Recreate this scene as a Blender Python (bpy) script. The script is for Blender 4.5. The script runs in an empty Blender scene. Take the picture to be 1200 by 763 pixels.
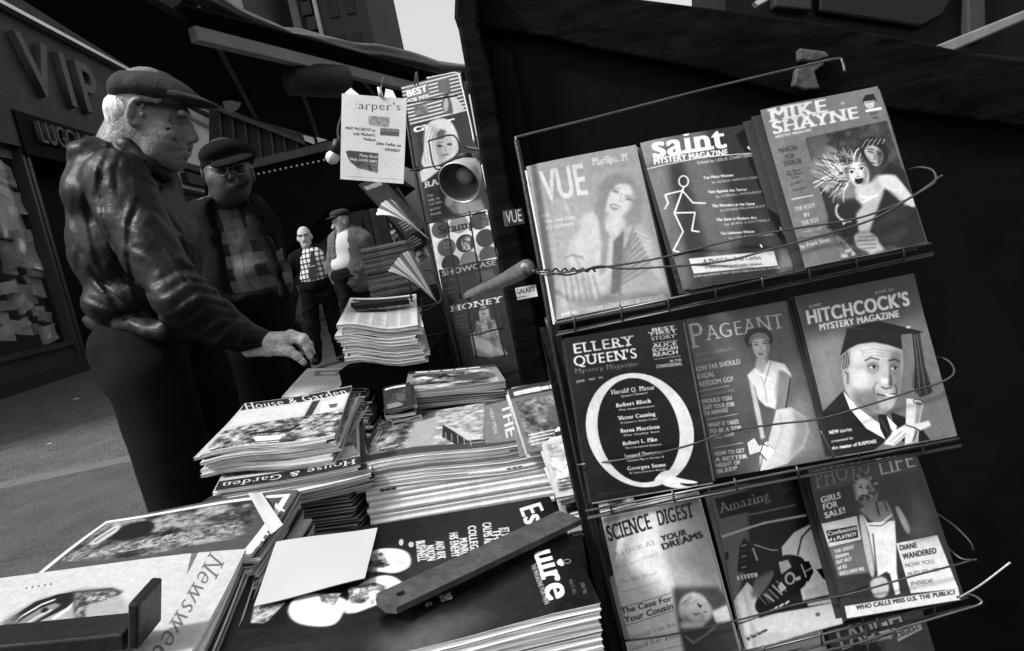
# Newsstand on a city pavement, black and white. Greyscale materials throughout.
import bpy, math, random
import numpy as np
from mathutils import Vector, Matrix
random.seed(7); np.random.seed(7)
scene = bpy.context.scene
col = scene.collection
# ------------------------------------------------------------------ camera, sky, sun, exposure
F_PX, CXP, CYP = 800.0, 600.0, 381.5          # focal length and centre, in pixels of a 1200 x 763 frame
CAM = np.array([0.0, 0.0, 1.1])
_r = math.radians(11.5)
_v = np.array([(625-CXP)/F_PX, (CYP-272)/F_PX, -1.0]); _v /= np.linalg.norm(_v)
_u = np.array([-math.sin(_r), math.cos(_r), 0.0]); _u[2] = (_u[0]*_v[0]+_u[1]*_v[1])/(-_v[2]); _u /= np.linalg.norm(_u)
_x = np.cross(_v, _u)
RW = np.stack([_x, _v, _u])                   # camera space -> world space
cam_d = bpy.data.cameras.new('camera'); cam_o = bpy.data.objects.new('camera', cam_d); col.objects.link(cam_o)
cam_d.sensor_width = 36; cam_d.lens = 36*F_PX/1200; cam_d.clip_start = 0.02; cam_d.clip_end = 600
M4 = Matrix.Identity(4)
for i in range(3):
    for j in range(3): M4[i][j] = RW[i, j]
    M4[i][3] = CAM[i]
cam_o.matrix_world = M4
cam_d.dof.use_dof = False
scene.camera = cam_o

SUN_EL, SUN_AZ = math.radians(50), math.radians(242)     # azimuth clockwise from +Y: behind and to the left
world = bpy.data.worlds.new('World'); scene.world = world; world.use_nodes = True
nt = world.node_tree; nt.nodes.clear()
sky = nt.nodes.new('ShaderNodeTexSky'); sky.sky_type = 'NISHITA'; sky.sun_disc = False
sky.sun_elevation = SUN_EL; sky.sun_rotation = SUN_AZ; sky.air_density = 1.6; sky.dust_density = 4.0
hs = nt.nodes.new('ShaderNodeHueSaturation'); hs.inputs['Saturation'].default_value = 0
bg = nt.nodes.new('ShaderNodeBackground'); bg.inputs['Strength'].default_value = 0.088
wo = nt.nodes.new('ShaderNodeOutputWorld')
nt.links.new(sky.outputs[0], hs.inputs['Color']); nt.links.new(hs.outputs[0], bg.inputs['Color']); nt.links.new(bg.outputs[0], wo.inputs[0])
sd = bpy.data.lights.new('sun', 'SUN'); sd.energy = 2.6; sd.angle = math.radians(9)
so = bpy.data.objects.new('sun', sd); col.objects.link(so)
_sdir = Vector((math.sin(SUN_AZ)*math.cos(SUN_EL), math.cos(SUN_AZ)*math.cos(SUN_EL), math.sin(SUN_EL)))
so.rotation_euler = _sdir.to_track_quat('Z', 'Y').to_euler(); so.location = (0, 0, 20)
scene.view_settings.view_transform = 'Standard'; scene.view_settings.look = 'None'
scene.view_settings.exposure = 1.12; scene.view_settings.gamma = 1.0
scene.render.engine = 'CYCLES'

# ------------------------------------------------------------------ geometry helpers
def ray(px, py):
    d = RW @ np.array([(px-CXP)/F_PX, (CYP-py)/F_PX, -1.0]); return d
def at(px, py, Y):                            # the point at street distance Y seen at that place
    d = ray(px, py); return CAM + d*(Y/d[1])
def atz(px, py, z):
    d = ray(px, py); return CAM + d*((z-CAM[2])/d[2])
def proj(P):
    c = (np.asarray(P)-CAM) @ RW
    return np.stack([CXP+F_PX*c[..., 0]/-c[..., 2], CYP-F_PX*c[..., 1]/-c[..., 2]], -1)
def rodr(r):
    a = np.linalg.norm(r)
    if a < 1e-9: return np.eye(3)
    k = r/a; K = np.array([[0, -k[2], k[1]], [k[2], 0, -k[0]], [-k[1], k[0], 0]])
    return np.eye(3)+math.sin(a)*K+(1-math.cos(a))*K@K
def lay(corners, w, h, Y0, flat=True, tilt=0.08, size=0.03, hint=None):
    """pose of a w x h rectangle (read as top-left, top-right, bottom-right, bottom-left) seen at those corners"""
    c = np.array(corners, float); m = c.mean(0)
    c0 = at(m[0], m[1], Y0)
    if flat: P = np.array([atz(a, b, c0[2]) for a, b in c]); n0 = np.array([0, 0, 1.])
    else: P = np.array([at(a, b, Y0) for a, b in c]); n0 = np.array([0, -1., 0])
    if hint is not None: n0 = np.array(hint, float); n0 /= np.linalg.norm(n0)
    xa = (P[1]-P[0])+(P[2]-P[3]); xa -= n0*(xa@n0); xa /= np.linalg.norm(xa)
    R0 = np.stack([xa, np.cross(n0, xa), n0], 1)
    q = np.concatenate([c0, [0, 0, 0], [0, 0]])
    def res(q):
        R = rodr(q[3:6])@R0; W = w*math.exp(q[6]); H = h*math.exp(q[7])
        L = np.array([[-W/2, H/2, 0], [W/2, H/2, 0], [W/2, -H/2, 0], [-W/2, -H/2, 0]])
        pr = (proj(L@R.T+q[:3])-c).ravel()/1.5
        return np.concatenate([pr, (R[:, 2]-n0)/tilt, [q[6]/size, q[7]/size]])
    lam = 1e-3; r = res(q)
    for it in range(40):
        J = np.stack([(res(q+np.eye(8)[i]*1e-5)-r)/1e-5 for i in range(8)], 1)
        dq = np.linalg.solve(J.T@J+lam*np.diag(np.diag(J.T@J)+1e-9), -J.T@r)
        r2 = res(q+dq)
        if r2@r2 < r@r: q, r, lam = q+dq, r2, lam*.3
        else: lam *= 5
    R = rodr(q[3:6])@R0
    return dict(c=q[:3], R=R, w=w*math.exp(q[6]), h=h*math.exp(q[7]), err=np.abs(r[:8]*1.5).max())
def mat4(c, R):
    M = Matrix.Identity(4)
    for i in range(3):
        for j in range(3): M[i][j] = float(R[i, j])
        M[i][3] = float(c[i])
    return M

class MB:
    """collects pieces into ONE mesh"""
    def __init__(s): s.v = []; s.f = []; s.m = []; s.uv = {}; s.smooth = False
    def add(s, V, F, mi=0):
        o = len(s.v); s.v += [tuple(map(float, p)) for p in V]
        for f in F: s.f.append(tuple(i+o for i in f)); s.m.append(mi)
        return s
    def box(s, lo, hi, R=None, c=(0, 0, 0), mi=0):
        (a, b, d), (e, f, g) = lo, hi
        V = np.array([(x, y, z) for z in (d, g) for y in (b, f) for x in (a, e)], float)
        if R is not None: V = V@np.asarray(R).T
        V = V+np.array(c)
        return s.add(V, [(0, 2, 3, 1), (4, 5, 7, 6), (0, 1, 5, 4), (2, 6, 7, 3), (0, 4, 6, 2), (1, 3, 7, 5)], mi)
    def hexa(s, Q, D, mi=0):                  # quad Q (4 points) thickened along D
        Q = np.array(Q, float); V = np.concatenate([Q, Q+np.array(D)])
        return s.add(V, [(0, 1, 2, 3), (7, 6, 5, 4), (0, 4, 5, 1), (1, 5, 6, 2), (2, 6, 7, 3), (3, 7, 4, 0)], mi)
    def slab(s, poly, D, mi=0):               # any planar polygon thickened along D
        P = np.array(poly, float); n = len(P); V = np.concatenate([P, P+np.array(D)])
        F = [tuple(range(n)), tuple(range(2*n-1, n-1, -1))]+[(i, i+n, (i+1) % n+n, (i+1) % n) for i in range(n)]
        return s.add(V, F, mi)
    def tube(s, pts, r, n=6, mi=0, cap=True):
        P = np.array(pts, float); m = len(P); rr = r if hasattr(r, '__len__') else [r]*m
        T = np.gradient(P, axis=0); T /= np.linalg.norm(T, axis=1)[:, None]+1e-12
        up = np.array([0, 0, 1.]) if abs(T[0][2]) < .9 else np.array([1., 0, 0])
        V = []
        for i in range(m):
            a = np.cross(T[i], up); a /= np.linalg.norm(a)+1e-12; b = np.cross(T[i], a); up = -b if False else up
            for k in range(n):
                th = 2*math.pi*k/n; V.append(P[i]+rr[i]*(math.cos(th)*a+math.sin(th)*b))
        F = [(i*n+k, i*n+(k+1) % n, (i+1)*n+(k+1) % n, (i+1)*n+k) for i in range(m-1) for k in range(n)]
        if cap: F += [tuple(range(n-1, -1, -1)), tuple(range((m-1)*n, m*n))]
        return s.add(V, F, mi)
    def grid(s, G, mi=0, flip=False):         # G: (a, b, 3)
        a, b = G.shape[:2]; F = []
        for i in range(a-1):
            for j in range(b-1):
                q = (i*b+j, i*b+j+1, (i+1)*b+j+1, (i+1)*b+j); F.append(q[::-1] if flip else q)
        return s.add(G.reshape(-1, 3), F, mi)
    def mesh(s, name, mats, uvf=None):
        me = bpy.data.meshes.new(name); me.from_pydata(s.v, [], s.f); me.update()
        for m in (mats if isinstance(mats, (list, tuple)) else [mats]): me.materials.append(m)
        me.polygons.foreach_set('material_index', s.m)
        if s.smooth: me.polygons.foreach_set('use_smooth', [True]*len(me.polygons))
        if uvf:
            uv = me.uv_layers.new(name='UVMap'); co = np.array(s.v)
            li = np.empty(len(me.loops), int); me.loops.foreach_get('vertex_index', li)
            uv.data.foreach_set('uv', np.stack(uvf(co[li]), 1).astype(np.float32).ravel())
        return me
    def build(s, name, mats, parent=None, M=None, uvf=None, bevel=0):
        return put(name, s.mesh(name, mats, uvf), parent, M, bevel)
def put(name, me, parent=None, M=None, bevel=0):
    o = bpy.data.objects.new(name, me); col.objects.link(o)
    if parent is not None:
        o.parent = parent
    if M is not None: o.matrix_local = M
    if bevel:
        b = o.modifiers.new('bevel', 'BEVEL'); b.width = bevel; b.segments = 2; b.limit_method = 'ANGLE'
    return o
def tag(o, label=None, cat=None, group=None, kind=None):
    if label: o['label'] = label
    if cat: o['category'] = cat
    if group: o['group'] = group
    if kind: o['kind'] = kind
    return o
def thing(name, label, cat, loc=(0, 0, 0), group=None, M=None):
    o = bpy.data.objects.new(name, None); col.objects.link(o); o.empty_display_size = .05
    if M is not None: o.matrix_world = M
    else: o.location = tuple(map(float, loc))
    return tag(o, label, cat, group)
def inv(o):                                   # parts authored in world coordinates go under a root with this
    return o.matrix_basis.inverted()

# ------------------------------------------------------------------ materials
def mat(name, v=.5, rough=.7, var=.15, scale=8, bump=0., bscale=60, spec=.3, metal=0., grain=0., coat=0, v2=None, stretch=(1, 1, 1)):
    m = bpy.data.materials.new(name); m.use_nodes = True; n = m.node_tree; b = n.nodes['Principled BSDF']
    b.inputs['Roughness'].default_value = rough; b.inputs['Metallic'].default_value = metal
    b.inputs['Specular IOR Level'].default_value = spec; b.inputs['Coat Weight'].default_value = coat
    tc = n.nodes.new('ShaderNodeTexCoord'); mp = n.nodes.new('ShaderNodeMapping'); n.links.new(tc.outputs['Object'], mp.inputs[0])
    mp.inputs['Scale'].default_value = stretch
    nz = n.nodes.new('ShaderNodeTexNoise'); nz.inputs['Scale'].default_value = scale; nz.inputs['Detail'].default_value = 8; nz.inputs['Roughness'].default_value = .65
    n.links.new(mp.outputs[0], nz.inputs['Vector'])
    rp = n.nodes.new('ShaderNodeMapRange'); rp.inputs['From Min'].default_value = .25; rp.inputs['From Max'].default_value = .75
    rp.inputs['To Min'].default_value = v*(1-var) if v2 is None else v; rp.inputs['To Max'].default_value = v*(1+var) if v2 is None else v2
    n.links.new(nz.outputs[0], rp.inputs[0])
    last = rp.outputs[0]
    if grain:
        g = n.nodes.new('ShaderNodeTexNoise'); g.inputs['Scale'].default_value = bscale; g.inputs['Detail'].default_value = 3
        n.links.new(mp.outputs[0], g.inputs['Vector'])
        gr = n.nodes.new('ShaderNodeMapRange'); gr.inputs['From Min'].default_value = .3; gr.inputs['From Max'].default_value = .7
        gr.inputs['To Min'].default_value = 1-grain; gr.inputs['To Max'].default_value = 1+grain; n.links.new(g.outputs[0], gr.inputs[0])
        mu = n.nodes.new('ShaderNodeMath'); mu.operation = 'MULTIPLY'; n.links.new(last, mu.inputs[0]); n.links.new(gr.outputs[0], mu.inputs[1]); last = mu.outputs[0]
    n.links.new(last, b.inputs['Base Color'])
    if bump:
        b2 = n.nodes.new('ShaderNodeTexNoise'); b2.inputs['Scale'].default_value = bscale; b2.inputs['Detail'].default_value = 6
        n.links.new(mp.outputs[0], b2.inputs['Vector'])
        bp = n.nodes.new('ShaderNodeBump'); bp.inputs['Strength'].default_value = bump; bp.inputs['Distance'].default_value = .01
        n.links.new(b2.outputs[0], bp.inputs['Height']); n.links.new(bp.outputs[0], b.inputs['Normal'])
    return m
def page_mat(name, lo=.25, hi=.8, lines=900):
    """cut edges of paper: fine lines along the leaves"""
    m = bpy.data.materials.new(name); m.use_nodes = True; n = m.node_tree; b = n.nodes['Principled BSDF']
    b.inputs['Roughness'].default_value = .85; b.inputs['Specular IOR Level'].default_value = .2
    tc = n.nodes.new('ShaderNodeTexCoord'); mp = n.nodes.new('ShaderNodeMapping'); mp.inputs['Scale'].default_value = (5, 5, lines)
    n.links.new(tc.outputs['Object'], mp.inputs[0])
    nz = n.nodes.new('ShaderNodeTexNoise'); nz.inputs['Scale'].default_value = 1; nz.inputs['Detail'].default_value = 3
    n.links.new(mp.outputs[0], nz.inputs['Vector'])
    rp = n.nodes.new('ShaderNodeMapRange'); rp.inputs['From Min'].default_value = .32; rp.inputs['From Max'].default_value = .6
    rp.inputs['To Min'].default_value = lo; rp.inputs['To Max'].default_value = hi
    oi = n.nodes.new('ShaderNodeObjectInfo'); ad = n.nodes.new('ShaderNodeVectorMath'); ad.operation = 'ADD'
    n.links.new(mp.outputs[0], ad.inputs[0]); n.links.new(oi.outputs['Location'], ad.inputs[1]); n.links.new(ad.outputs[0], nz.inputs['Vector'])
    n.links.new(nz.outputs[0], rp.inputs[0]); n.links.new(rp.outputs[0], b.inputs['Base Color'])
    bp = n.nodes.new('ShaderNodeBump'); bp.inputs['Strength'].default_value = .5; bp.inputs['Distance'].default_value = .001
    n.links.new(nz.outputs[0], bp.inputs['Height']); n.links.new(bp.outputs[0], b.inputs['Normal'])
    return m
# ------------------------------------------------------------------ flat print: covers are drawn here, in code
_gm = {}
_EM = 72
def _glyph(ch):
    if ch in _gm: return _gm[ch]
    def geo(s):
        c = bpy.data.curves.new('glyph', 'FONT'); c.body = s; o = bpy.data.objects.new('glyph', c)
        me = o.to_mesh(); me.calc_loop_triangles()
        v = np.array([x.co[:2] for x in me.vertices]) if len(me.vertices) else np.zeros((0, 2))
        t = np.array([x.vertices[:] for x in me.loop_triangles]) if len(me.loop_triangles) else np.zeros((0, 3), int)
        o.to_mesh_clear(); bpy.data.objects.remove(o); bpy.data.curves.remove(c)
        return v, t
    if 'I' not in _gm and ch != 'I': _glyph('I')
    v, t = geo(ch); v2, _ = geo(ch+'I')
    if ch == 'I': _gm['_I'] = v[:, 0].max(); _gm['_cap'] = v[:, 1].max()
    adv = v2[:, 0].max()-_gm['_I']; cap = _gm['_cap']
    S = _EM*2/cap; H = int(_EM*2*1.75); W = int(max(adv*S, v[:, 0].max()*S if len(v) else 0))+14
    a = np.zeros((H, W), bool); base = _EM*2*1.3
    X = v[:, 0]*S+4 if len(v) else []; Y = base-v[:, 1]*S if len(v) else []
    for tri in t:
        x, y = X[tri], Y[tri]
        x0, x1, y0, y1 = max(int(x.min())-1, 0), min(int(x.max())+2, W), max(int(y.min())-1, 0), min(int(y.max())+2, H)
        if x1 <= x0 or y1 <= y0: continue
        gx, gy = np.meshgrid(np.arange(x0, x1)+.5, np.arange(y0, y1)+.5)
        e = [(x[(i+1) % 3]-x[i])*(gy-y[i])-(y[(i+1) % 3]-y[i])*(gx-x[i]) for i in range(3)]
        a[y0:y1, x0:x1] |= ((e[0] >= -.7) & (e[1] >= -.7) & (e[2] >= -.7)) | ((e[0] <= .7) & (e[1] <= .7) & (e[2] <= .7))
    _gm[ch] = (a, adv*S); return _gm[ch]
def _shiftmax(a, dx, dy, op):
    out = a.copy()
    for k in range(1, dx+1):
        s = np.zeros_like(a); s[:, k:] = a[:, :-k]; out = op(out, s)
        s = np.zeros_like(a); s[:, :-k] = a[:, k:]; out = op(out, s)
    b = out.copy()
    for k in range(1, dy+1):
        s = np.zeros_like(a); s[k:] = b[:-k]; out = op(out, s)
        s = np.zeros_like(a); s[:-k] = b[k:]; out = op(out, s)
    return out
_sm = {}
def _strmask(s, font):
    """whole line as a mask; font: sans, bold, black, serif, slab, thin"""
    key = (s, font)
    if key in _sm: return _sm[key]
    base = int(_EM*2*1.3); top = base-_EM*2
    parts = []; xs = 10
    for ch in s:
        a, adv = _glyph(ch); g = np.pad(a, ((0, 0), (14, 14)))
        if font in ('serif', 'slab', 'fat'):
            src = g
            if font == 'serif': g = g & _shiftmax(g, 0, 3, np.logical_and)
            if font == 'fat': g = _shiftmax(g, 7, 1, np.logical_or)
            if font == 'slab': g = _shiftmax(g, 3, 0, np.logical_or)
            th = 10 if font == 'serif' else 21; ex = 20 if font == 'serif' else 24
            for yy, chk, sl in ((base, base-9, slice(base-th, base)), (top, top+9, slice(top, top+th))) if ch.isalpha() else ():
                row = src[chk]; d = np.diff(np.concatenate([[0], row.astype(int), [0]])); st = np.where(d == 1)[0]; en = np.where(d == -1)[0]
                for p, q in zip(st, en):
                    if q-p < _EM*2*.3 and (ch not in 'COSQGJUcoesagt' or (ch == 'U' and yy == top) or ch == 'G'):
                        g[sl, max(p-ex, 0):q+ex] = True
        elif font == 'bold': g = _shiftmax(g, 6, 2, np.logical_or)
        elif font == 'black': g = _shiftmax(g, 10, 4, np.logical_or)
        elif font == 'thin': g = g & _shiftmax(g, 3, 3, np.logical_and)
        parts.append((xs-14, g)); xs += int(adv+(12 if font in ('serif', 'slab', 'fat') else 9 if font == 'black' else 4 if font == 'bold' else 0))
    W = xs+30; H = parts[0][1].shape[0]; A = np.zeros((H, W), np.float32)
    for x, g in parts:
        x = max(x, 0); w = min(g.shape[1], W-x); A[:, x:x+w] = np.maximum(A[:, x:x+w], g[:, :w])
    x0, x1 = 14, xs
    mips = [A]
    while mips[-1].shape[0] > 12:
        m = mips[-1]; h, w = m.shape[0]//2*2, m.shape[1]//2*2
        mips.append(m[:h, :w].reshape(h//2, 2, w//2, 2).mean((1, 3)))
    _sm[key] = (mips, x0, x1, base, _EM*2); return _sm[key]
def blur(a, r):
    r = int(round(r))
    if r < 1: return a
    for _ in range(2):
        for ax in (0, 1):
            p = np.pad(a, [(r+1, r) if k == ax else (0, 0) for k in (0, 1)], mode='edge'); c = np.cumsum(p, axis=ax)
            a = (c[2*r+1:] - c[:-2*r-1])/(2*r+1) if ax == 0 else (c[:, 2*r+1:]-c[:, :-2*r-1])/(2*r+1)
    return a
def vnoise(H, W, cell, seed=0):
    rs = np.random.RandomState(seed); h, w = int(H/cell)+3, int(W/cell)+3; g = rs.rand(h, w)
    y = np.arange(H)/cell; x = np.arange(W)/cell; yi = y.astype(int); xi = x.astype(int)
    fy = (y-yi)[:, None]; fx = (x-xi)[None]; fy = fy*fy*(3-2*fy); fx = fx*fx*(3-2*fx)
    a = g[yi][:, xi]; b = g[yi][:, xi+1]; c = g[yi+1][:, xi]; d = g[yi+1][:, xi+1]
    return a*(1-fx)*(1-fy)+b*fx*(1-fy)+c*(1-fx)*fy+d*fx*fy
class Art:
    """a cover; points are given in the coordinates in which its four corners were measured"""
    def __init__(s, corners, W, H, bg=.5, crop=(0, 0, 1)):
        s.W, s.H = W, H; s.a = np.full((H, W), float(bg)); s.crop = crop
        dst = np.array([(0, 0), (W, 0), (W, H), (0, H)], float); A = []
        for (x, y), (u, v) in zip(corners, dst):
            A += [[x, y, 1, 0, 0, 0, -u*x, -u*y], [0, 0, 0, x, y, 1, -v*x, -v*y]]
        h = np.linalg.solve(np.array(A, float), dst.ravel()); s.h = np.append(h, 1).reshape(3, 3)
    def m(s, p):
        p = np.atleast_2d(np.array(p, float)); p = p/s.crop[2]+np.array(s.crop[:2])
        q = np.c_[p, np.ones(len(p))]@s.h.T; return q[:, :2]/q[:, 2:]
    def _mix(s, x0, y0, mask, val, al=1.):
        h, w = mask.shape; sub = s.a[y0:y0+h, x0:x0+w]; k = mask*al
        s.a[y0:y0+h, x0:x0+w] = sub*(1-k)+val*k
    def uvpoly(s, P, val, soft=0, al=1.):
        P = np.array(P, float); pad = int(soft*3)+2
        x0, y0 = np.maximum(np.floor(P.min(0)).astype(int)-pad, 0); x1 = min(int(P[:, 0].max())+pad+1, s.W); y1 = min(int(P[:, 1].max())+pad+1, s.H)
        if x1 <= x0 or y1 <= y0: return
        n = 3; gx = (np.arange((x1-x0)*n)+.5)/n+x0; gy = (np.arange((y1-y0)*n)+.5)/n+y0
        ins = np.zeros((len(gy), len(gx)), bool)
        for i in range(len(P)):
            (ax, ay), (bx, by) = P[i-1], P[i]
            if ay == by: continue
            r = (gy >= min(ay, by)) & (gy < max(ay, by)); xx = ax+(gy[r]-ay)/(by-ay)*(bx-ax)
            ins[r] ^= gx[None, :] > xx[:, None]
        mk = ins.reshape(y1-y0, n, x1-x0, n).mean((1, 3))
        if soft: mk = blur(mk, soft)
        s._mix(x0, y0, mk, val, al)
    def poly(s, pts, val, soft=0, al=1., smooth=False):
        P = np.array(pts, float)
        if smooth:
            for _ in range(3):
                Q = np.roll(P, -1, 0); P = np.stack([P*.75+Q*.25, P*.25+Q*.75], 1).reshape(-1, 2)
        s.uvpoly(s.m(P), val, soft, al); return s
    def ell(s, c, rx, ry, val, ang=0, soft=0, al=1., ring=0):
        t = np.linspace(0, 2*math.pi, 36, endpoint=False); ca, sa = math.cos(math.radians(ang)), math.sin(math.radians(ang))
        E = np.stack([c[0]+rx*np.cos(t)*ca-ry*np.sin(t)*sa, c[1]+rx*np.cos(t)*sa+ry*np.sin(t)*ca], 1)
        if ring: return s.line(list(E)+[E[0]], ring, val, al=al)
        return s.poly(E, val, soft, al)
    def line(s, pts, w, val, soft=0, al=1.):
        P = np.array(pts, float)
        for a, b in zip(P[:-1], P[1:]):
            d = b-a; L = np.linalg.norm(d)
            if L < 1e-6: continue
            d /= L; n = np.array([-d[1], d[0]])*w/2; e = d*w*.25
            s.poly([a-e+n, b+e+n, b+e-n, a-e-n], val, soft, al)
        return s
    def text(s, t, p0, p1, h, val, font='sans', al=1., slant=0.):
        """baseline from p0 to p1, capitals h high"""
        mips, x0, x1, base, cap = _strmask(t, font)
        p0 = np.array(p0, float); p1 = np.array(p1, float); d = p1-p0; L = np.linalg.norm(d); n = np.array([d[1], -d[0]])/L
        Q = s.m([p0, p1, p0+n*h+d/L*slant*h]); ex = (Q[1]-Q[0])/(x1-x0); ey = (Q[2]-Q[0])/cap     # texture px per mask px
        lev = 0; sc = min(np.linalg.norm(ey), np.linalg.norm(ex))
        while sc*2**(lev+1) < 1.0 and lev+1 < len(mips): lev += 1
        Mk = mips[lev]; k = 2.**lev
        C = np.array([Q[0]+ex*(a-x0)+ey*b for a in (0, Mk.shape[1]*k) for b in (base, base-Mk.shape[0]*k)])
        X0, Y0 = np.maximum(np.floor(C.min(0)).astype(int)-1, 0); X1 = min(int(C[:, 0].max())+2, s.W); Y1 = min(int(C[:, 1].max())+2, s.H)
        if X1 <= X0 or Y1 <= Y0: return s
        A = np.linalg.inv(np.stack([ex, ey], 1)); out = 0
        for oy in (.25, .75):
            for ox in (.25, .75):
                gx, gy = np.meshgrid(np.arange(X0, X1)+ox-Q[0][0], np.arange(Y0, Y1)+oy-Q[0][1])
                mx = (A[0, 0]*gx+A[0, 1]*gy+x0)/k-.5; my = (base-(A[1, 0]*gx+A[1, 1]*gy))/k-.5
                ix = np.floor(mx).astype(int); iy = np.floor(my).astype(int); fx = mx-ix; fy = my-iy
                ok = (ix >= 0) & (iy >= 0) & (ix < Mk.shape[1]-1) & (iy < Mk.shape[0]-1)
                ix = np.clip(ix, 0, Mk.shape[1]-2); iy = np.clip(iy, 0, Mk.shape[0]-2)
                out = out+ok*(Mk[iy, ix]*(1-fx)*(1-fy)+Mk[iy, ix+1]*fx*(1-fy)+Mk[iy+1, ix]*(1-fx)*fy+Mk[iy+1, ix+1]*fx*fy)
        s._mix(X0, Y0, np.clip(out/4, 0, 1), val, al); return s
    def noise(s, amt=.05, cell=2, seed=1):
        s.a = s.a+(vnoise(s.H, s.W, cell, seed)-.5)*amt; return s
    def mottle(s, pts, lo, hi, cell, seed=1, soft=1):      # a patch of blotchy picture
        keep = s.a.copy(); s.poly(pts, 1e3, soft); k = np.clip((s.a-keep)/(1e3-keep), 0, 1)
        n = vnoise(s.H, s.W, cell*1.9, seed)*.4+vnoise(s.H, s.W, cell*.8, seed+1)*.25+vnoise(s.H, s.W, cell*.4, seed+2)*.2+vnoise(s.H, s.W, max(cell*.15, 1.1), seed+3)*.15
        n = np.clip((n-.28)/.44, 0, 1); s.a = keep*(1-k)+(lo+(hi-lo)*n)*k; return s
    def mat(s, name, rough=.45, coat=.0, wear=.04):
        s.a = s.a*(1+.07*(vnoise(s.H, s.W, 9, 3)-.5)+.06*(vnoise(s.H, s.W, 3.5, 4)-.5)); s.a = s.a*.75+blur(s.a, 1)*.25; s.noise(.05, 1.2, 5); s.noise(wear, 14, 9)
        v = (np.clip(s.a, .02, .97)**2.3*.8)[::-1]       # painted as it looks, stored as reflectance
        im = bpy.data.images.new(name+'_print', s.W, s.H); im.colorspace_settings.name = 'Non-Color'
        im.pixels.foreach_set(np.stack([v, v, v, np.ones_like(v)], -1).astype(np.float32).ravel()); im.pack()
        m = bpy.data.materials.new(name); m.use_nodes = True; n = m.node_tree; b = n.nodes['Principled BSDF']
        b.inputs['Roughness'].default_value = rough; b.inputs['Coat Weight'].default_value = coat; b.inputs['Coat Roughness'].default_value = .15
        t = n.nodes.new('ShaderNodeTexImage'); t.image = im; t.extension = 'EXTEND'; t.interpolation = 'Cubic'
        uv = n.nodes.new('ShaderNodeUVMap'); n.links.new(uv.outputs[0], t.inputs[0])
        n.links.new(t.outputs[0], b.inputs['Base Color'])
        tc = n.nodes.new('ShaderNodeTexCoord'); nz = n.nodes.new('ShaderNodeTexNoise'); nz.inputs['Scale'].default_value = 14; nz.inputs['Detail'].default_value = 4
        n.links.new(tc.outputs['Object'], nz.inputs['Vector'])
        bp = n.nodes.new('ShaderNodeBump'); bp.inputs['Strength'].default_value = .25; bp.inputs['Distance'].default_value = .01
        n.links.new(nz.outputs[0], bp.inputs['Height']); n.links.new(bp.outputs[0], b.inputs['Normal'])
        return m

# ------------------------------------------------------------------ magazines
def bend_none(u, v): return 0*u
def bend_soft(seed, amp=.003, curl=.0):
    rs = np.random.RandomState(seed); a = rs.rand(4)*6
    return lambda u, v: amp*(np.sin(2.2*u+a[0])*np.cos(2.6*v+a[1])+.4*np.sin(5*u+a[2]+v*2))+curl*np.clip(u-.5, 0, 1)**2*4*(.5+v)
def mag_meshes(key, w, h, t, mats, bend=bend_none, shear=0., nx=9, ny=9, rim=.0018, joined=True, round_spine=0., swell=0.):
    """cover sheets, page block and spine of one magazine; origin in the middle of its upper face"""
    U, V = np.meshgrid(np.linspace(0, 1, nx), np.linspace(0, 1, ny)); B = bend(U, V)
    ct = min(.0007, t*.2)
    def layer(z, ins, sh):
        X = (U-.5)*w; Y = (V-.5)*h
        X = np.minimum(X, w/2-ins); Y = np.clip(Y, -h/2+ins, h/2-ins)
        Z = B+z + (swell*np.exp(-((V-.0)/.18)**2) if False else 0)
        return np.stack([X+sh, Y, Z], -1)
    def shell(mb, z1, z0, ins, s1, s0, mi_top, mi_side, mi_bot):
        T, D = layer(z1, ins, s1), layer(z0, ins, s0)
        mb.grid(T, mi_top); mb.grid(D, mi_bot, flip=True)
        for a, b, fl in ((T[0], D[0], 1), (T[-1], D[-1], 0), (T[:, 0], D[:, 0], 0), (T[:, -1], D[:, -1], 1)):
            mb.grid(np.stack([a, b]), mi_side, flip=not bool(fl))
    sh = lambda z: shear*(z/t)
    uvf = lambda co: (np.clip(co[:, 0]/w+.5, 0, 1), np.clip(co[:, 1]/h+.5, 0, 1))
    front, pages, back = mats
    def cover(mb): shell(mb, 0, -ct, 0, 0, sh(-ct), 0, 1, 1)
    def block(mb, a, b): shell(mb, -ct, -t+ct, rim, sh(-ct), sh(-t+ct), a, a, a)
    def backs(mb, i):
        shell(mb, -t+ct, -t, 0, sh(-t+ct), sh(-t), i, i, i)
        # spine strip
        T = layer(-ct, 0, sh(-ct))[:, 0]; D = layer(-t+ct, 0, sh(-t+ct))[:, 0]
        o = np.array([-.0006, 0, 0]); mb.grid(np.stack([T+o, (T+D)/2+o-np.array([round_spine, 0, 0]), D+o]), i); mb.grid(np.stack([T+o*.2, D+o*.2]), i, flip=True)
    if joined:
        mb = MB(); shell(mb, 0, -ct, 0, 0, sh(-ct), 0, 2, 2)
        o = len(mb.f); block(mb, 1, 1); backs(mb, 2)
        return [mb.mesh(key, [front, pages, back], uvf)]
    a, b, c = MB(), MB(), MB(); cover(a); block(b, 0, 0); backs(c, 0)
    return [a.mesh(key+'_cover', [front, back], uvf), b.mesh(key+'_pages', [pages]), c.mesh(key+'_spine', [back], lambda co: (np.clip((-co[:, 2])/t, 0, 1), np.clip(co[:, 1]/h+.5, 0, 1)))]
ORD = ['first', 'second', 'third', 'fourth', 'fifth', 'sixth', 'seventh', 'eighth', 'ninth', 'tenth', 'eleventh', 'twelfth', 'thirteenth', 'fourteenth', 'fifteenth', 'sixteenth', 'seventeenth', 'eighteenth', 'nineteenth', 'twentieth']
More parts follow.
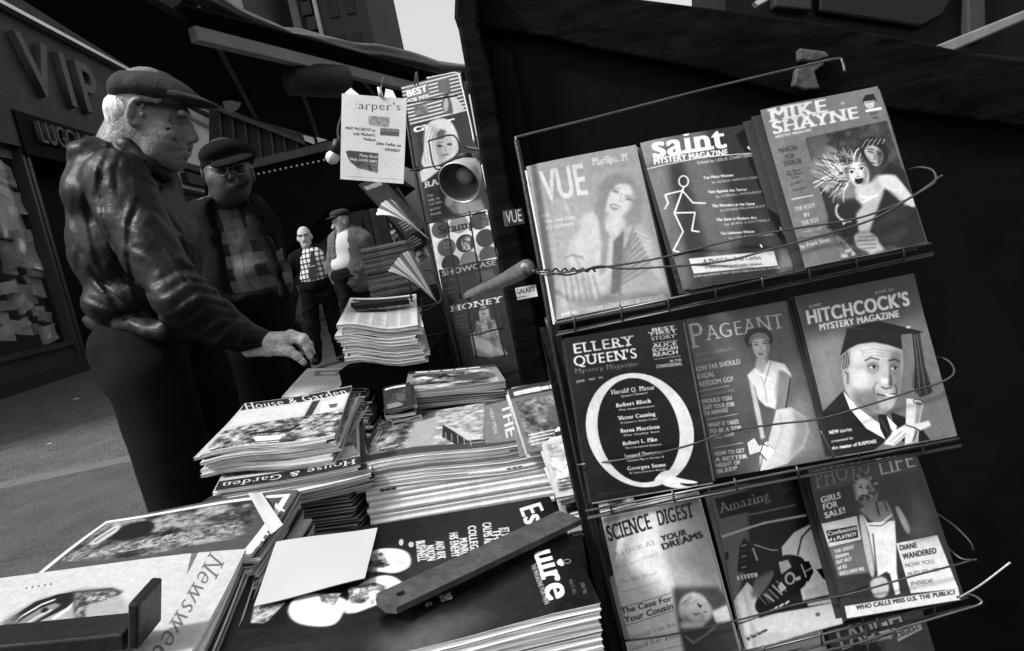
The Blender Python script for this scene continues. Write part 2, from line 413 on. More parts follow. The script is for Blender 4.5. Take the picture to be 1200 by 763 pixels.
ORD += ['twenty-'+o for o in ORD[:9]]+['thirtieth']+['thirty-'+o for o in ORD[:9]]+['fortieth']+['forty-'+o for o in ORD[:9]]
def pile(P, t, n, label, cat, art, mats, group, below_label, name='magazine', below_mats=None, jit=(.004, .004, 2.), fan=(0, 0, 0), seed=1,
         bend=None, shear=0., top=True, drop=None, rim=.0018, below_bends=None, round_spine=0., nvar=3, stack_down=None, thin=None):
    """a magazine at pose P and n-1 copies under it, every copy a thing of its own"""
    rs = np.random.RandomState(seed); bend = bend or bend_soft(seed)
    pages, back = mats
    roots = []
    if top:
        r = thing(name, label, cat, M=mat4(P['c'], P['R']), group=group if n > 1 else None)
        for nm, me in zip(('front_cover', 'page_block', 'spine'), mag_meshes(name, P['w'], P['h'], t, (art, pages, back), bend, shear, joined=False, rim=rim, round_spine=round_spine)):
            put(nm, me, r)
        roots.append(r)
    bm = below_mats or [(art, pages, back)]
    var = []
    for k in range(nvar):
        ff, pp, bb = bm[k % len(bm)]
        var.append(mag_meshes(name, P['w'], P['h'], t*(1 if thin is None else thin[k % len(thin)]), (ff, pp, bb), bend_soft(seed+k*7, .0022) if not below_bends else below_bends, shear, nx=7, ny=6, joined=True, rim=rim, round_spine=round_spine)[0])
    R = P['R']; z = -t*1.04; down = R[:, 2] if stack_down is None else np.array(stack_down, float)
    for k in range(1, n):
        a = math.radians(rs.uniform(-jit[2], jit[2])+fan[2]*k); ca, sa = math.cos(a), math.sin(a)
        Rz = np.array([[ca, -sa, 0], [sa, ca, 0], [0, 0, 1.]])
        c = P['c']+down*z+R[:, 0]*(rs.uniform(-1, 1)*jit[0]+fan[0]*k)+R[:, 1]*(rs.uniform(-1, 1)*jit[1]+fan[1]*k)
        i = rs.randint(nvar); o = bpy.data.objects.new(name, var[i]); col.objects.link(o); o.matrix_world = mat4(c, R@Rz)
        tag(o, below_label+', '+ORD[k]+' from the top', cat, group); z -= t*(1 if thin is None else thin[i % len(thin)])*1.03; roots.append(o)
    return roots
# ------------------------------------------------------------------ the setting
ASPHALT = mat('paving', .055, .85, .5, 3, .9, 45, grain=.9)
ASPHALT2 = mat('paving_worn', .045, .85, .45, 2.5, .6, 70, grain=.55)
STRIP = mat('paving_strip', .085, .85, .2, 3, .4, 90, grain=.2)
STONE = mat('building_stone', .05, .8, .4, 1.2, .4, 12, grain=.2); STONE_D = mat('building_dark', .02, .7, .4, 1.5, .3, 10)
STONE_L = mat('building_pale', .5, .8, .2, 1, .2, 10); WOOD_FR = mat('shop_frame_wood', .035, .45, .3, 3, .2, 30, stretch=(1, 1, .1))
STONE_D2 = mat('building_iron', .04, .7, .6, 3, .3, 12); SIGN_D = mat('sign_board', .03, .6, .6, 1.2, .3, 12); LETTER = mat('sign_letter', .075, .5, .35, 3, .2, 20); CHROME = mat('bright_metal', .6, .3, .1, 8, metal=.9)
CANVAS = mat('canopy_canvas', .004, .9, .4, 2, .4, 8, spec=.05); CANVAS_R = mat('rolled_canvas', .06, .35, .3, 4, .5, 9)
BAR = mat('painted_bar', .15, .5, .3, 5, .2, 40); BLACKW = mat('booth_black_paint', .003, .6, .6, 5, .15, 45, spec=.05); BLACKB = mat('booth_board_paint', .0028, .6, .8, 9, .3, 55, grain=.8, spec=.04, stretch=(.25, 1, 1))
IRON = mat('black_iron', .012, .4, .4, 20, .2, 80); WIRE = mat('rack_wire', .09, .35, .4, 30, metal=.7); WIRE_L = mat('bright_wire', .5, .3, .2, 30, metal=.7)
GLASS_D = mat('dark_glass', .008, .15, .3, 2, spec=.25)
g = MB(); g.box((-60, -8, -.3), (60, 160, -.055)); tag(g.build('ground', ASPHALT2), kind='structure')
side = bpy.data.objects.new('sidewalk', None); col.objects.link(side); tag(side, kind='structure')
G0, G1 = atz(0, 464, 0), atz(102, 431, 0); fd = (G1-G0); fd[2] = 0; fd /= np.linalg.norm(fd); fn = np.array([fd[1], -fd[0], 0.])      # along the shops, and out towards the street
ang = math.atan2(fd[1], fd[0])
S0, S1 = atz(0, 573, 0), atz(150, 541, 0)       # the pale strip across the paving
sdv = S1-S0; sdv[2] = 0; sdv /= np.linalg.norm(sdv); sn = np.array([-sdv[1], sdv[0], 0]); Rs = np.stack([sdv, sn, [0, 0, 1.]], 1)
_m = {}
def flag(a0, a1, b0, b1, mt, key):
    mb = MB(); mb.box((-(a1-a0)/2+.003, -(b1-b0)/2+.003, -.05), ((a1-a0)/2-.003, (b1-b0)/2-.003, 0))
    me = _m.setdefault(key, None) or mb.mesh('paving_slab', [mt]); _m[key] = me
    c = S0+sdv*(a0+a1)/2+sn*(b0+b1)/2; c[2] = random.uniform(-.0015, .0)
    put('paving_slab', me, side, mat4(c, Rs))
for i in range(-6, 14):
    flag(i*.9, i*.9+.9, 0, .26, STRIP, 'strip')
    for j in range(0, 14): flag(i*1.8-3, i*1.8-1.2, .26+j*1.8, .26+j*1.8+1.8, ASPHALT, 'big')
    for j in range(1, 4): flag(i*1.8-3, i*1.8-1.2, -j*1.8, -j*1.8+1.8, ASPHALT2, 'big2')
for i, (px, py, lab) in enumerate([(88, 468, 'pale paper scrap on the pavement behind the man in leather'), (58, 520, 'tiny crumb of paper nearer the camera on the pavement')]):
    P0 = atz(px, py, .004); r_ = thing('litter_scrap', lab, 'litter', P0); w_ = .06 if i == 0 else .025; mb = MB(); mb.slab([P0+np.array(v)*w_ for v in ((-1, -.4, 0), (.3, -.6, .1), (1, .1, 0), (.4, .5, .15), (-.6, .4, .05))], (0, 0, -.003)); mb.build('scrap', STONE_L, r_, inv(r_))
# --- the luggage shop
def fac(px, py, off=0.):
    d = ray(px, py); P0 = G0+fn*off; t = ((P0-CAM)@fn)/(d@fn); P = CAM+d*t-G0; return P@fd, P[2]
def fbox(mb, s0, s1, o0, o1, z0, z1, mi=0):    # along, outwards, up
    V = [G0+fd*s+fn*o+np.array([0, 0, z]) for z in (z0, z1) for o in (o0, o1) for s in (s0, s1)]
    mb.add(V, [(0, 2, 3, 1), (4, 5, 7, 6), (0, 1, 5, 4), (2, 6, 7, 3), (0, 4, 6, 2), (1, 3, 7, 5)], mi); return mb
def part(parent, name, mb, mt, **k): return mb.build(name, mt, parent, inv(parent), **k)
shop = thing('shop', 'luggage shop front with a tall display window under a dark sign board', 'shop', G0)
sR = fac(88, 404)[0]; sL = fac(76, 396)[0]; s_near = -9.0
zsill = fac(60, 404)[1]; zlin = fac(8, 185)[1]; zl2 = fac(60, 205)[1]; zb0 = fac(40, 172)[1]
zs1 = fac(30, 178)[1]; zs2 = fac(70, 56)[1]; zs3 = fac(60, 20)[1]
sRR = fac(300, 380)[0]
mb = MB(); fbox(mb, sR+5.2, sRR+30, -3, 0, -.05, zs1); fbox(mb, s_near, sRR+30, -3, 0, zs1, 15); part(shop, 'wall', mb, STONE_D)  # upper wall raised out of view to block sky and darken the left
mb = MB(); fbox(mb, sR-.0, sR+5.2, -.7, -.6, 0, zs1); part(shop, 'doorway', mb, BLACKW)
mb = MB(); fbox(mb, s_near, sL, -.02, .12, 0, zsill-.12); part(shop, 'bulkhead', mb, WOOD_FR)
mb = MB(); fbox(mb, s_near, sR-.6, .12, .62, 0, .30); part(shop, 'step_ledge', mb, STONE_D)
mb = MB(); fbox(mb, s_near, sL+.05, -.1, .2, zsill-.12, zsill); part(shop, 'sill', mb, WOOD_FR)
for a, b, o in ((sL, sL+.3*(sR-sL), .22), (sL+.3*(sR-sL), sL+.62*(sR-sL), .14), (sL+.62*(sR-sL), sR, .2)):
    mb = MB(); fbox(mb, a, b, -.2, o, 0, zs1); part(shop, 'door_post', mb, WOOD_FR)
mb = MB(); fbox(mb, s_near, sL, -1.9, -1.8, zsill, zs1); fbox(mb, s_near, sL, -1.9, 0, zs1-.25, zs1-.001); fbox(mb, s_near, sL, -1.8, -.02, zsill-.1, zsill-.001); fbox(mb, sL+.02, sL+.12, -1.9, -.03, zsill-.1, zs1-.001); part(shop, 'display_case', mb, mat('display_back', .12, .8))
mb = MB(); fbox(mb, s_near, sR+6, 0, .25, zs1, zs2); part(shop, 'sign_board', mb, SIGN_D)
zt = fac(30, 35)[1]
mb = MB(); fbox(mb, s_near, sR+30, 0.0, .5, zt, zt+.1); part(shop, 'cornice', mb, CHROME)
mb = MB(); fbox(mb, s_near, sR+30, 0.0, .2, zt+.1, zt+1.8); part(shop, 'frieze', mb, STONE)
def letters(s, parent, sz0, height, s_start, s_end, off, depth, mt, font_bold=.02):
    xs = []; me_l = []
    for ch in s:
        c = bpy.data.curves.new('letter', 'FONT'); c.body = ch; c.extrude = depth/height*.7; c.offset = font_bold
        o = bpy.data.objects.new('letter', c); me = bpy.data.meshes.new_from_object(o); bpy.data.objects.remove(o)
        co = np.array([v.co for v in me.vertices]); me_l.append((me, co[:, 0].min(), co[:, 0].max(), co[:, 1].max())); me.materials.append(mt)
    cap = max(a[3] for a in me_l); sc = height/cap; tot = sum(a[2]-a[1] for a in me_l)
    gap = ((s_end-s_start)-tot*sc)/max(len(s)-1, 1); kx = 1.
    if gap < .06: kx = (s_end-s_start)*.86/(tot*sc); gap = (s_end-s_start)*.14/(len(s)-1)
    x = s_start
    for me, a, b, _ in me_l:
        M = Matrix.Identity(4); ax = fd*sc*kx; az = np.array([0, 0, sc]); ay = fn*sc
        P = G0+fd*(x-a*sc*kx)+fn*off+np.array([0, 0, sz0])
        for i in range(3): M[i][0] = ax[i]; M[i][1] = az[i]; M[i][2] = ay[i]; M[i][3] = P[i]
        put('letter', me, parent, inv(parent)@M); x += (b-a)*sc*kx+gap
a0 = fac(18, 120)[0]; a1 = fac(103, 130)[0]; zv = fac(60, 124)[1]; zvt = fac(30, 55)[1]
letters('VIP', shop, zv, (zvt-zv)*1.0, a0, a1, .33, .10, LETTER, .015)
b0 = fac(28, 160)[0]; b1 = fac(99, 178)[0]; zl0 = fac(42, 173)[1]; zl1 = fac(36, 148)[1]
letters('LUGGAGE', shop, zl0, zl1-zl0, b0, b1, .33, .08, LETTER, .0)
mb = MB(); fbox(mb, a0-.7, b1+.8, .25, .3, zl0-.35, zl1+.15); part(shop, 'name_panel', mb, BLACKW)
# window pane parts
pm = bpy.data.materials.new('window_glass'); pm.use_nodes = True; pn = pm.node_tree; pn.nodes.remove(pn.nodes['Principled BSDF']); t_ = pn.nodes.new('ShaderNodeBsdfTransparent'); t_.inputs[0].default_value = (.8, .8, .8, 1); g_ = pn.nodes.new('ShaderNodeBsdfGlossy'); g_.inputs['Roughness'].default_value = .03; mx = pn.nodes.new('ShaderNodeMixShader'); mx.inputs[0].default_value = .06
pn.links.new(t_.outputs[0], mx.inputs[1]); pn.links.new(g_.outputs[0], mx.inputs[2]); pn.links.new(mx.outputs[0], pn.nodes['Material Output'].inputs[0])
for k in range(3):
    w = (sL-s_near)/3; mb = MB(); fbox(mb, s_near+k*w+.02, s_near+(k+1)*w-.02, -.03, -.015, zsill+.001, zs1-.26); part(shop, 'pane', mb, pm)
WHITEG = mat('display_paper', .85, .5, .5, 6, v2=.95) if False else mat('display_paper', .8, .5, .25, 5); GREYG = mat('display_grey', .5, .6, .4, 5)
goods = sorted([(6, 205, 34, 22), (16, 212, 22, 26), (24, 240, 26, 26), (8, 262, 30, 40), (30, 300, 26, 34), (12, 300, 22, 26), (44, 330, 18, 26), (28, 345, 30, 24), (6, 338, 20, 14), (12, 358, 26, 12), (22, 384, 30, 16), (50, 372, 12, 12), (54, 392, 18, 20), (4, 392, 22, 16), (38, 270, 20, 24), (2, 232, 22, 22)]+[(3+(i*23) % 66*min(1., .35+(i*7.3)/200), 204+i*7.3, 9+(i*5) % 9, 10+(i*3) % 8) for i in range(26)], key=lambda t: t[1])
for i, (px, py, w, h) in enumerate(goods):
    s_, z_ = fac(px, py, -.16); k = np.linalg.norm(at(px, py, (G0+fd*s_)[1])-CAM)/F_PX; w2, h2 = w*k*1.25, h*k*.82
    n1, n2 = 7, 6; U, V = np.meshgrid(np.linspace(-1, 1, n1), np.linspace(-1, 1, n2)); rs = np.random.RandomState(i)
    D = .12*np.sin(U*2.5+rs.rand()*6)*np.cos(V*2+rs.rand()*6); edge = 1-.12*rs.rand(n2, n1)
    tl = rs.uniform(-.35, .35); off = -.10-(i % 4)*.05
    def sh(o): return np.stack([(s_+(U*edge*w2/2*math.cos(tl)-V*h2/2*math.sin(tl)))[..., None]*fd+G0+(off+D*h2*.6+o)[..., None]*fn], 0)[0]+np.array([0, 0, 1.])*(z_+V*edge*h2/2+U*w2/2*math.sin(tl))[..., None]
    mb = MB(); T, B_ = sh(.05), sh(-.05); mb.grid(T); mb.grid(B_, flip=True)
    for a, b, fl in ((T[0], B_[0], 1), (T[-1], B_[-1], 0), (T[:, 0], B_[:, 0], 0), (T[:, -1], B_[:, -1], 1)): mb.grid(np.stack([a, b]), flip=not fl)
    mb.smooth = True; c = G0+fd*s_+np.array([0, 0, z_]); t_ = thing('display_packet', ['pale', 'grey'][0 if i % 3 else 1]+' crumpled packet in the luggage shop window, '+ORD[i]+' counting down from the top', 'packet', c, 'goods in the shop window'); part(t_, 'wrapper', mb, WHITEG if i % 3 else GREYG)
# pale framed front further along, seen between the two men
wf = thing('shop', 'white painted shop front with dark mouldings, beyond the man in the flat cap', 'shop', G0+fd*fac(222, 200)[0])
q0, q1 = fac(198, 200)[0], fac(262, 200)[0]; zz0, zz1 = fac(222, 226)[1], fac(222, 146)[1]
mb = MB(); fbox(mb, q0, q1, .0, .35, zz0, zz1); part(wf, 'fascia', mb, STONE_L)
for y in (146, 207, 222): z_ = fac(222, y)[1]; mb = MB(); fbox(mb, q0, q1, .35, .6, z_, z_+(.25 if y != 222 else .4)); part(wf, 'moulding', mb, STONE_D if y != 146 else CHROME)
# --- canopy of the newsstand, with its bar and rolled canvas
zc = 2.1
can = thing('canopy', 'dark canvas canopy spanning the pavement above the men', 'canopy', atz(300, 60, zc))
pl = [atz(a, b, zc) for a, b in ((26, -60), (26, 0), (152, 79), (300, 141), (398, 168), (548, 222), (545, 90), (480, 97), (223, 30), (60, -60))]
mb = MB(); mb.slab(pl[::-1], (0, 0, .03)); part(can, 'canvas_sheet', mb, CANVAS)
e = atz(490, 97, zc)-atz(223, 28, zc); e /= np.linalg.norm(e); Rb = np.stack([e, np.cross([0, 0, 1.], e), [0, 0, 1.]], 1)
L = np.linalg.norm(atz(490, 97, zc)-atz(223, 28, zc))
mb = MB(); mb.box((0, -.02, -.035), (L, .02, .02), Rb, atz(223, 28, zc)-np.array([0, 0, .03])); part(can, 'front_bar', mb, BAR, bevel=.004)
tp = [(214, -16), (240, 0), (270, 14), (300, 27), (330, 42), (355, 47), (380, 51), (410, 57), (440, 64), (480, 72), (510, 78), (545, 84)]
for nm, dz, dr, r, sd0 in (('canvas_roll', .0, -1, .06, 0), ('canvas_fold', -.06, 5, .055, 3), ('canvas_fold', -.03, 12, .04, 5)):
    P2 = np.array([atz(a, b+dr+3, zc+.16)+np.array([0, .015*math.sin(i*2.1+sd0), .010*math.sin(i*1.7+sd0)+dz]) for i, (a, b) in enumerate(tp)])
    tt = np.linspace(0, len(P2)-1, 110); P3 = np.stack([np.interp(tt, range(len(P2)), P2[:, k]) for k in range(3)], 1); T = np.gradient(P3, axis=0); T /= np.linalg.norm(T, axis=1)[:, None]
    sa = np.cross(T, [0, 0, 1.]); sa /= np.linalg.norm(sa, axis=1)[:, None]; sb = np.cross(sa, T); G = []
    for i in range(110):
        th_ = np.linspace(0, 2*math.pi, 29); rr = r*(.8+.4*i/110)*(1+.10*np.sin(3*th_+i*.06+sd0)+.07*np.sin(5*th_-i*.11)+.05*np.sin(8*th_+i*.05)+.10*math.sin(i*.23+sd0)*np.cos(th_)); rr[-1] = rr[0]
        G.append(P3[i]+rr[:, None]*(np.cos(th_)[:, None]*sa[i]+np.sin(th_)[:, None]*sb[i]*.75))
    mb = MB(); mb.smooth = True; mb.grid(np.array(G)); part(can, nm, mb, CANVAS_R)
for q_ in (((250, 44), (300, 138)), ((340, 70), (372, 158)), ((420, 88), (470, 150))):
    mb = MB(); a_, b_ = atz(*q_[0], zc-.02), atz(*q_[1], zc-.02); mb.tube([a_, b_], .012, 6); part(can, 'rafter', mb, mat('rafter_wood', .02, .7, .5, 12))
sc = thing('torn_scrap', 'small pale torn scrap hanging under the canopy above the second man', 'scrap', atz(272, 124, zc-.03)); mb = MB(); mb.slab([atz(a, b, zc-.035) for a, b in ((261, 120), (270, 118), (283, 121), (279, 128), (271, 132), (264, 129))][::-1], (0, 0, .004)); part(sc, 'scrap', mb, mat('torn_paper', .3, .8, .3, 30))
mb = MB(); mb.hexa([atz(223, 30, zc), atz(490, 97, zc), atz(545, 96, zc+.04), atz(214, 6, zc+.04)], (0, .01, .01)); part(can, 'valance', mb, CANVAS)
P0, P1 = at(340, 92, 3.2), at(404, 96, 3.4); mb = MB(); mb.smooth = True; mb.tube([P0, (P0+P1)/2, P1], .075, 16); part(can, 'roller', mb, mat('roller_canvas', .012, .6, .4, 6))
# --- marquee with bulbs and the buildings further down the street
mq = thing('marquee', 'dark marquee edged with a row of small round bulbs further down the street', 'marquee', at(340, 200, 12))
mb = MB(); mb.slab([at(a, b, 12) for a, b in ((292, 196), (300, 187), (388, 163), (400, 163), (470, 215), (444, 235), (385, 246), (300, 330), (240, 340), (240, 200))][::-1], (0, 1.5, .0)); part(mq, 'soffit_shade', mb, CANVAS)  # dark solid for the ceiling, also filling in the shade beneath it
mb = MB(); mb.hexa([at(a, b, 11.85) for a, b in ((292, 198), (388, 175), (388, 165), (292, 188))], (0, .1, 0)); part(mq, 'fascia', mb, STONE)
bm = MB(); bm.smooth = True
for i in range(7):
    t = np.pi*i/6
BULB = mat('bulb_glass', .4, .2, .05)
ico = MB(); ico.smooth = True
th = np.linspace(0, math.pi, 6); ph = np.linspace(0, 2*math.pi, 9)
ico.grid(np.stack([np.outer(np.sin(th), np.cos(ph)), np.outer(np.sin(th), np.sin(ph)), np.outer(np.cos(th), np.ones(9))], -1)*.02); bulb_me = ico.mesh('bulb', [BULB])
for i in range(13):
    P = at(303+i*6.4, 204-i*1.35, 11.8); put('bulb', bulb_me, mq, inv(mq)@Matrix.Translation(Vector(P)))
row = thing('building', 'dark iron fronted building above the marquee with a broken cornice', 'building', at(300, 300, 16))
mb = MB(); mb.slab([at(a, b, 16) for a, b in ((245, 100), (252, 118), (400, 178), (400, 330), (245, 345))][::-1], (-.0, 2, 0)); part(row, 'wall', mb, STONE_D)
for i in range(9):
    mb = MB(); x = 255+i*15; mb.hexa([at(x, 128+i*5.4, 15.9), at(x+3, 129+i*5.4, 15.9), at(x+8, 190, 15.9), at(x+5, 190, 15.9)][::-1], (0, .15, 0)); part(row, 'pilaster', mb, STONE_D2)
mb = MB(); mb.hexa([at(250, 122, 15.8), at(400, 182, 15.8), at(400, 186, 15.8), at(250, 128, 15.8)][::-1], (0, .3, 0)); part(row, 'cornice', mb, STONE)
for a in (355, 370): mb = MB(); mb.hexa([at(a, 158, 15.8), at(a+11, 161, 15.8), at(a+14, 172, 15.8), at(a+4, 171, 15.8)][::-1], (0, .1, 0)); part(row, 'window', mb, STONE_L)
far = thing('building', 'pale stone building with pilasters closing the street behind the two far men', 'building', at(420, 400, 22))
fx0, fx1 = at(300, 300, 22)[0], at(600, 300, 22)[0]
mb = MB(); mb.box((fx0, 22, -.05), (fx1+3, 25, 3.1+at(400, 235, 22)[2]-2)); part(far, 'wall', mb, mat('far_wall', .2, .8, .5, .6, .2, 4))
for i, px in enumerate((372, 380, 405, 416, 430, 446, 460)):
    x = at(px, 270, 22)[0]; mb = MB(); mb.box((x, 21.8, -.05), (x+(.3 if i % 2 else .2), 22, at(400, 238, 22)[2]+1)); part(far, 'pilaster', mb, STONE_L if i % 3 == 0 else STONE)
for px, w in ((386, .55), (352, .7), (424, .4)):
    x = at(px, 280, 21.9)[0]; z = at(px, 300, 21.9)[2]; mb = MB(); mb.box((x, 21.85, z), (x+w, 21.99, z+1.3)); part(far, 'window', mb, GLASS_D)
x0, z0 = at(366, 262, 21.7)[0], at(366, 262, 21.7)[2]
mb = MB(); mb.box((at(362, 290, 21.7)[0], 21.7, at(362, 292, 21.7)[2]), (at(398, 290, 21.7)[0], 21.8, at(398, 268, 21.7)[2])); part(far, 'sign_panel', mb, STONE)
tower = thing('building', 'tall dark building with a pale quoined corner against the white sky', 'building', at(395, 300, 40))
zt = 42
X = lambda px: at(px, 40, 40)[0]
mb = MB(); mb.box((X(380), 40, 0), (X(437), 52, zt)); part(tower, 'wall', mb, mat('tower_wall', .035, .8, .4, .25, .2, 3))
mb = MB(); mb.box((X(355), 40.2, 0), (X(380)-.01, 52, zt)); part(tower, 'side_wall', mb, STONE_D)
mb = MB(); mb.box((X(344), 40.4, 0), (X(355)-.02, 52, zt)); part(tower, 'corner_strip', mb, mat('tower_pale', .25, .8, .2, .5))
qm = MB(); qm.box((0, 0, 0), (X(374)-X(362), .4, .72)); qme = qm.mesh('quoin', [STONE_L if False else STONE])
for k in range(24):
    put('quoin', qme, tower, inv(tower)@Matrix.Translation(Vector((X(361)+(.12 if k % 2 else 0), 39.75, 12+k*.85))))
for k in range(8):
    for px in (392, 412): mb = MB(); x = X(px); mb.box((x, 39.9, 12+k*3), (x+.5, 40.05, 14+k*3)); part(tower, 'window', mb, STONE_D)
mb = MB(); x = X(376); mb.box((x, 39.7, 0), (x+.18, 40, zt)); part(tower, 'pilaster', mb, STONE_L)
low = thing('building', 'small dark cornice of a building left of the pale sky gap', 'building', at(230, 200, 36))
mb = MB(); a = at(286, 12, 36); b = at(160, 12, 36); mb.box((b[0]-2, 36, 0), (a[0], 46, 30)); part(low, 'wall', mb, mat('low_wall', .1, .8, .3, .5))
# --- the stand: black wooden booth behind the rack, and the low counter
def atp(px, py, P0, n): d = ray(px, py); return CAM+d*(((np.array(P0)-CAM)@np.array(n))/(d@np.array(n)))
booth = thing('newsstand_booth', 'black painted wooden newsstand booth behind the magazine rack', 'newsstand', (0.5, 1.3, 0))
YB = 1.22
def bq(mb, pts, Y, th, mi=0): return mb.slab([at(a, b, Y) for a, b in pts][::-1], (0, th, 0), mi)
mb = MB(); bq(mb, ((562, 34), (1400, 160), (1400, 1200), (800, 1200), (640, 560), (600, 330)), YB+.02, .05); part(booth, 'front_panel', mb, BLACKW)
mb = MB(); bq(mb, ((690, -10), (730, -4), (840, 10), (950, 24), (1143, 62), (1300, 88), (1300, 160), (1060, 130), (917, 108), (837, 84), (690, 55), (640, 43), (561, 31), (556, -40)), YB-.01, .028); part(booth, 'top_board', mb, BLACKB, bevel=.004)
mb = MB(); bq(mb, ((534, -40), (532, 20), (537, 34), (547, 90), (566, 200), (606, 430), (650, 640), (690, 640), (640, 430), (600, 230), (577, 86), (562, 34), (558, -40)), YB-.05, .09); part(booth, 'corner_post', mb, BLACKB, bevel=.006)
mb = MB(); bq(mb, ((577, 86), (600, 230), (640, 430), (660, 520), (700, 520), (668, 400), (625, 190), (600, 60), (575, 50)), YB, .02); part(booth, 'inner_board', mb, BLACKW, bevel=.003)
mb = MB(); bq(mb, ((937, 56), (968, 60), (973, 66), (955, 72), (938, 70)), YB-.03, .02); bq(mb, ((930, 100), (945, 105), (962, 104), (955, 84), (968, 74), (950, 72), (934, 80)), YB-.028, .017); part(booth, 'hasp', mb, mat('worn_hasp', .05, .5, .9, 60, .15, 90), bevel=.003)
mb = MB(); bq(mb, ((1098, 53), (1210, 8), (1210, 20), (1112, 62)), YB+.5, .03); part(booth, 'trim_strip', mb, mat('dull_trim', .3, .3, .4, 10, metal=.8), bevel=.004)
van = thing('parked_van', 'dark vehicle side with rounded window, behind the booth top', 'van', at(1050, 20, 2.5)*np.array([1, 1, 0]))
mb = MB(); bq(mb, ((850, -200), (1500, -200), (1500, 90), (850, 40)), 2.5, .5); part(van, 'side_panel', mb, mat('van_paint', .003, .4, .3, 2, spec=.15))
mb = MB(); bq(mb, ((960, -60), (1120, -60), (1120, -6), (1106, 18), (1080, 32), (960, 14)), 2.47, .02); part(van, 'window', mb, GLASS_D, bevel=.01)
mb = MB(); bq(mb, ((1134, -60), (1154, -60), (1156, 46), (1135, 46)), 2.46, .05); part(van, 'pillar', mb, mat('van_pillar', .03, .4), bevel=.006)
mb = MB(); bq(mb, ((905, -40), (950, -40), (952, 12), (908, 8)), 2.46, .05); part(van, 'pillar', mb, mat('van_pillar2', .02, .4), bevel=.006)
mb = MB(); bq(mb, ((884, 2), (900, -6), (904, -3), (888, 6)), YB+.3, .02); part(booth, 'trim_strip', mb, CHROME)
ctr = thing('counter', 'low black wooden counter carrying the magazine piles', 'counter', (0, 1.4, 0))
ZT = .655
mb = MB(); mb.box((-.62, .35, ZT-.03), (-.015, 1.0, ZT)); mb.box((-.60, 1.0, ZT-.03), (.10, 1.17, ZT)); mb.box((-.58, 1.17, ZT-.03), (-.04, 2.6, ZT)); part(ctr, 'top', mb, BLACKW)
mb = MB(); mb.box((-.55, .40, 0), (-.03, 1.0, ZT-.03)); mb.box((-.55, 1.0, 0), (.12, 1.17, ZT-.03)); mb.box((-.53, 1.17, 0), (-.06, 2.55, ZT-.03)); part(ctr, 'base', mb, BLACKW)
# ------------------------------------------------------------------ covers
PAGE_L = page_mat('paper_edges_light', .2, .88, 800); PAGE_D = page_mat('paper_edges_dim', .05, .45, 700)
BACK_W = mat('cover_back_white', .6, .5, .1); BACK_D = mat('cover_back_dark', .03, .4, .3); BACK_G = mat('cover_back_grey', .22, .5, .3)
def greek(A, rows, val, h=7, seed=3, font='bold'):
    for (x0, y0, x1, y1, t) in rows: A.text(t, (x0, y0), (x1, y1), h, val, font)
def C(crop, pts): return [(crop[0]+x/crop[2], crop[1]+y/crop[2]) for x, y in pts]

cr = (610, 160, 3.179); c_vue = C(cr, [(22, 110), (428, 30), (560, 603), (128, 682)])
A = Art(c_vue, 300, 420, .56, cr)
A.poly([(110, 240), (260, 210), (330, 600), (170, 680)], .6, 12)
A.text('VUE', (88, 242), (252, 212), 112, .76, 'bold'); A.text('Marilyn. M', (268, 108), (400, 86), 26, .74, 'fat'); A.text('June', (372, 112), (402, 108), 9, .4)
A.poly([(300, 170), (350, 130), (410, 140), (445, 190), (455, 290), (440, 350), (350, 380), (290, 350), (265, 290), (285, 220)], .5, 5, smooth=True)
A.poly([(220, 350), (230, 290), (275, 270), (300, 350), (290, 420), (260, 470), (210, 490), (165, 470), (185, 380)], .7, 4, smooth=True)
A.ell((365, 235), 50, 70, .74, 20, 4); A.ell((350, 330), 38, 50, .72, 0, 5)
for x, y in ((352, 203), (405, 233)): A.ell((x, y), 15, 5, .42, 18, 2); A.line([(x-18, y-14), (x+16, y-10)], 4, .5, 1)
A.poly([(330, 252), (350, 250), (374, 262), (352, 276), (336, 268)], .5, 1.2); A.line([(338, 258), (366, 264)], 5, .8, 1); A.line([(376, 210), (368, 238), (380, 242)], 3, .58, 1)
A.poly([(300, 160), (345, 140), (400, 150), (420, 180), (370, 170), (330, 200), (310, 290), (290, 250)], .47, 3, smooth=True)
A.poly([(290, 370), (330, 380), (350, 350), (372, 350), (340, 520), (300, 610), (150, 632), (160, 520), (220, 480), (260, 470)], .7, 5)
for i in range(6): A.line([(160+i*22, 500+i*4), (175+i*24, 620-i*3)], 6, .52, 2)
A.poly([(300, 350), (330, 360), (316, 500), (296, 520)], .52, 3)
A.poly([(372, 340), (450, 325), (500, 390), (548, 560), (540, 575), (350, 605), (345, 520)], .62, 3)
for i in range(9): A.line([(420+i*9, 340+i*18), (400-i*5, 400+i*20), (372, 440+i*19)], 7, .42+.02*(i % 3), 1.5); A.line([(425+i*9, 350+i*20), (470+i*8, 372+i*22)], 7, .74, 1.5)
A.poly([(345, 390), (385, 350), (368, 580), (336, 590)], .38, 2.5); A.line([(160, 235), (185, 300), (225, 320)], 9, .7, 3)
A.line([(165, 452), (190, 440), (232, 452)], 5, .4, 1.5); A.line([(200, 440), (250, 560), (262, 610)], 4, .5, 1.5)
greek(A, [(80, 300, 112, 295, 'NEWLY'), (84, 322, 205, 305, 'The Sex Side'), (90, 345, 200, 328, 'of Cold Beauty')], .76, 13)
greek(A, [(90, 372, 160, 362, 'who'), (96, 398, 150, 390, 'pays the'), (100, 424, 165, 414, 'bill')], .66, 10, font='sans')
A.text('HOW LOVE DIET IS TODAY!', (252, 654), (535, 606), 16, .74, 'bold'); A.text('JUNE 50c', (152, 668), (212, 658), 10, .85, 'bold')
M_VUE = A.mat('woman_in_robe_print', .5)

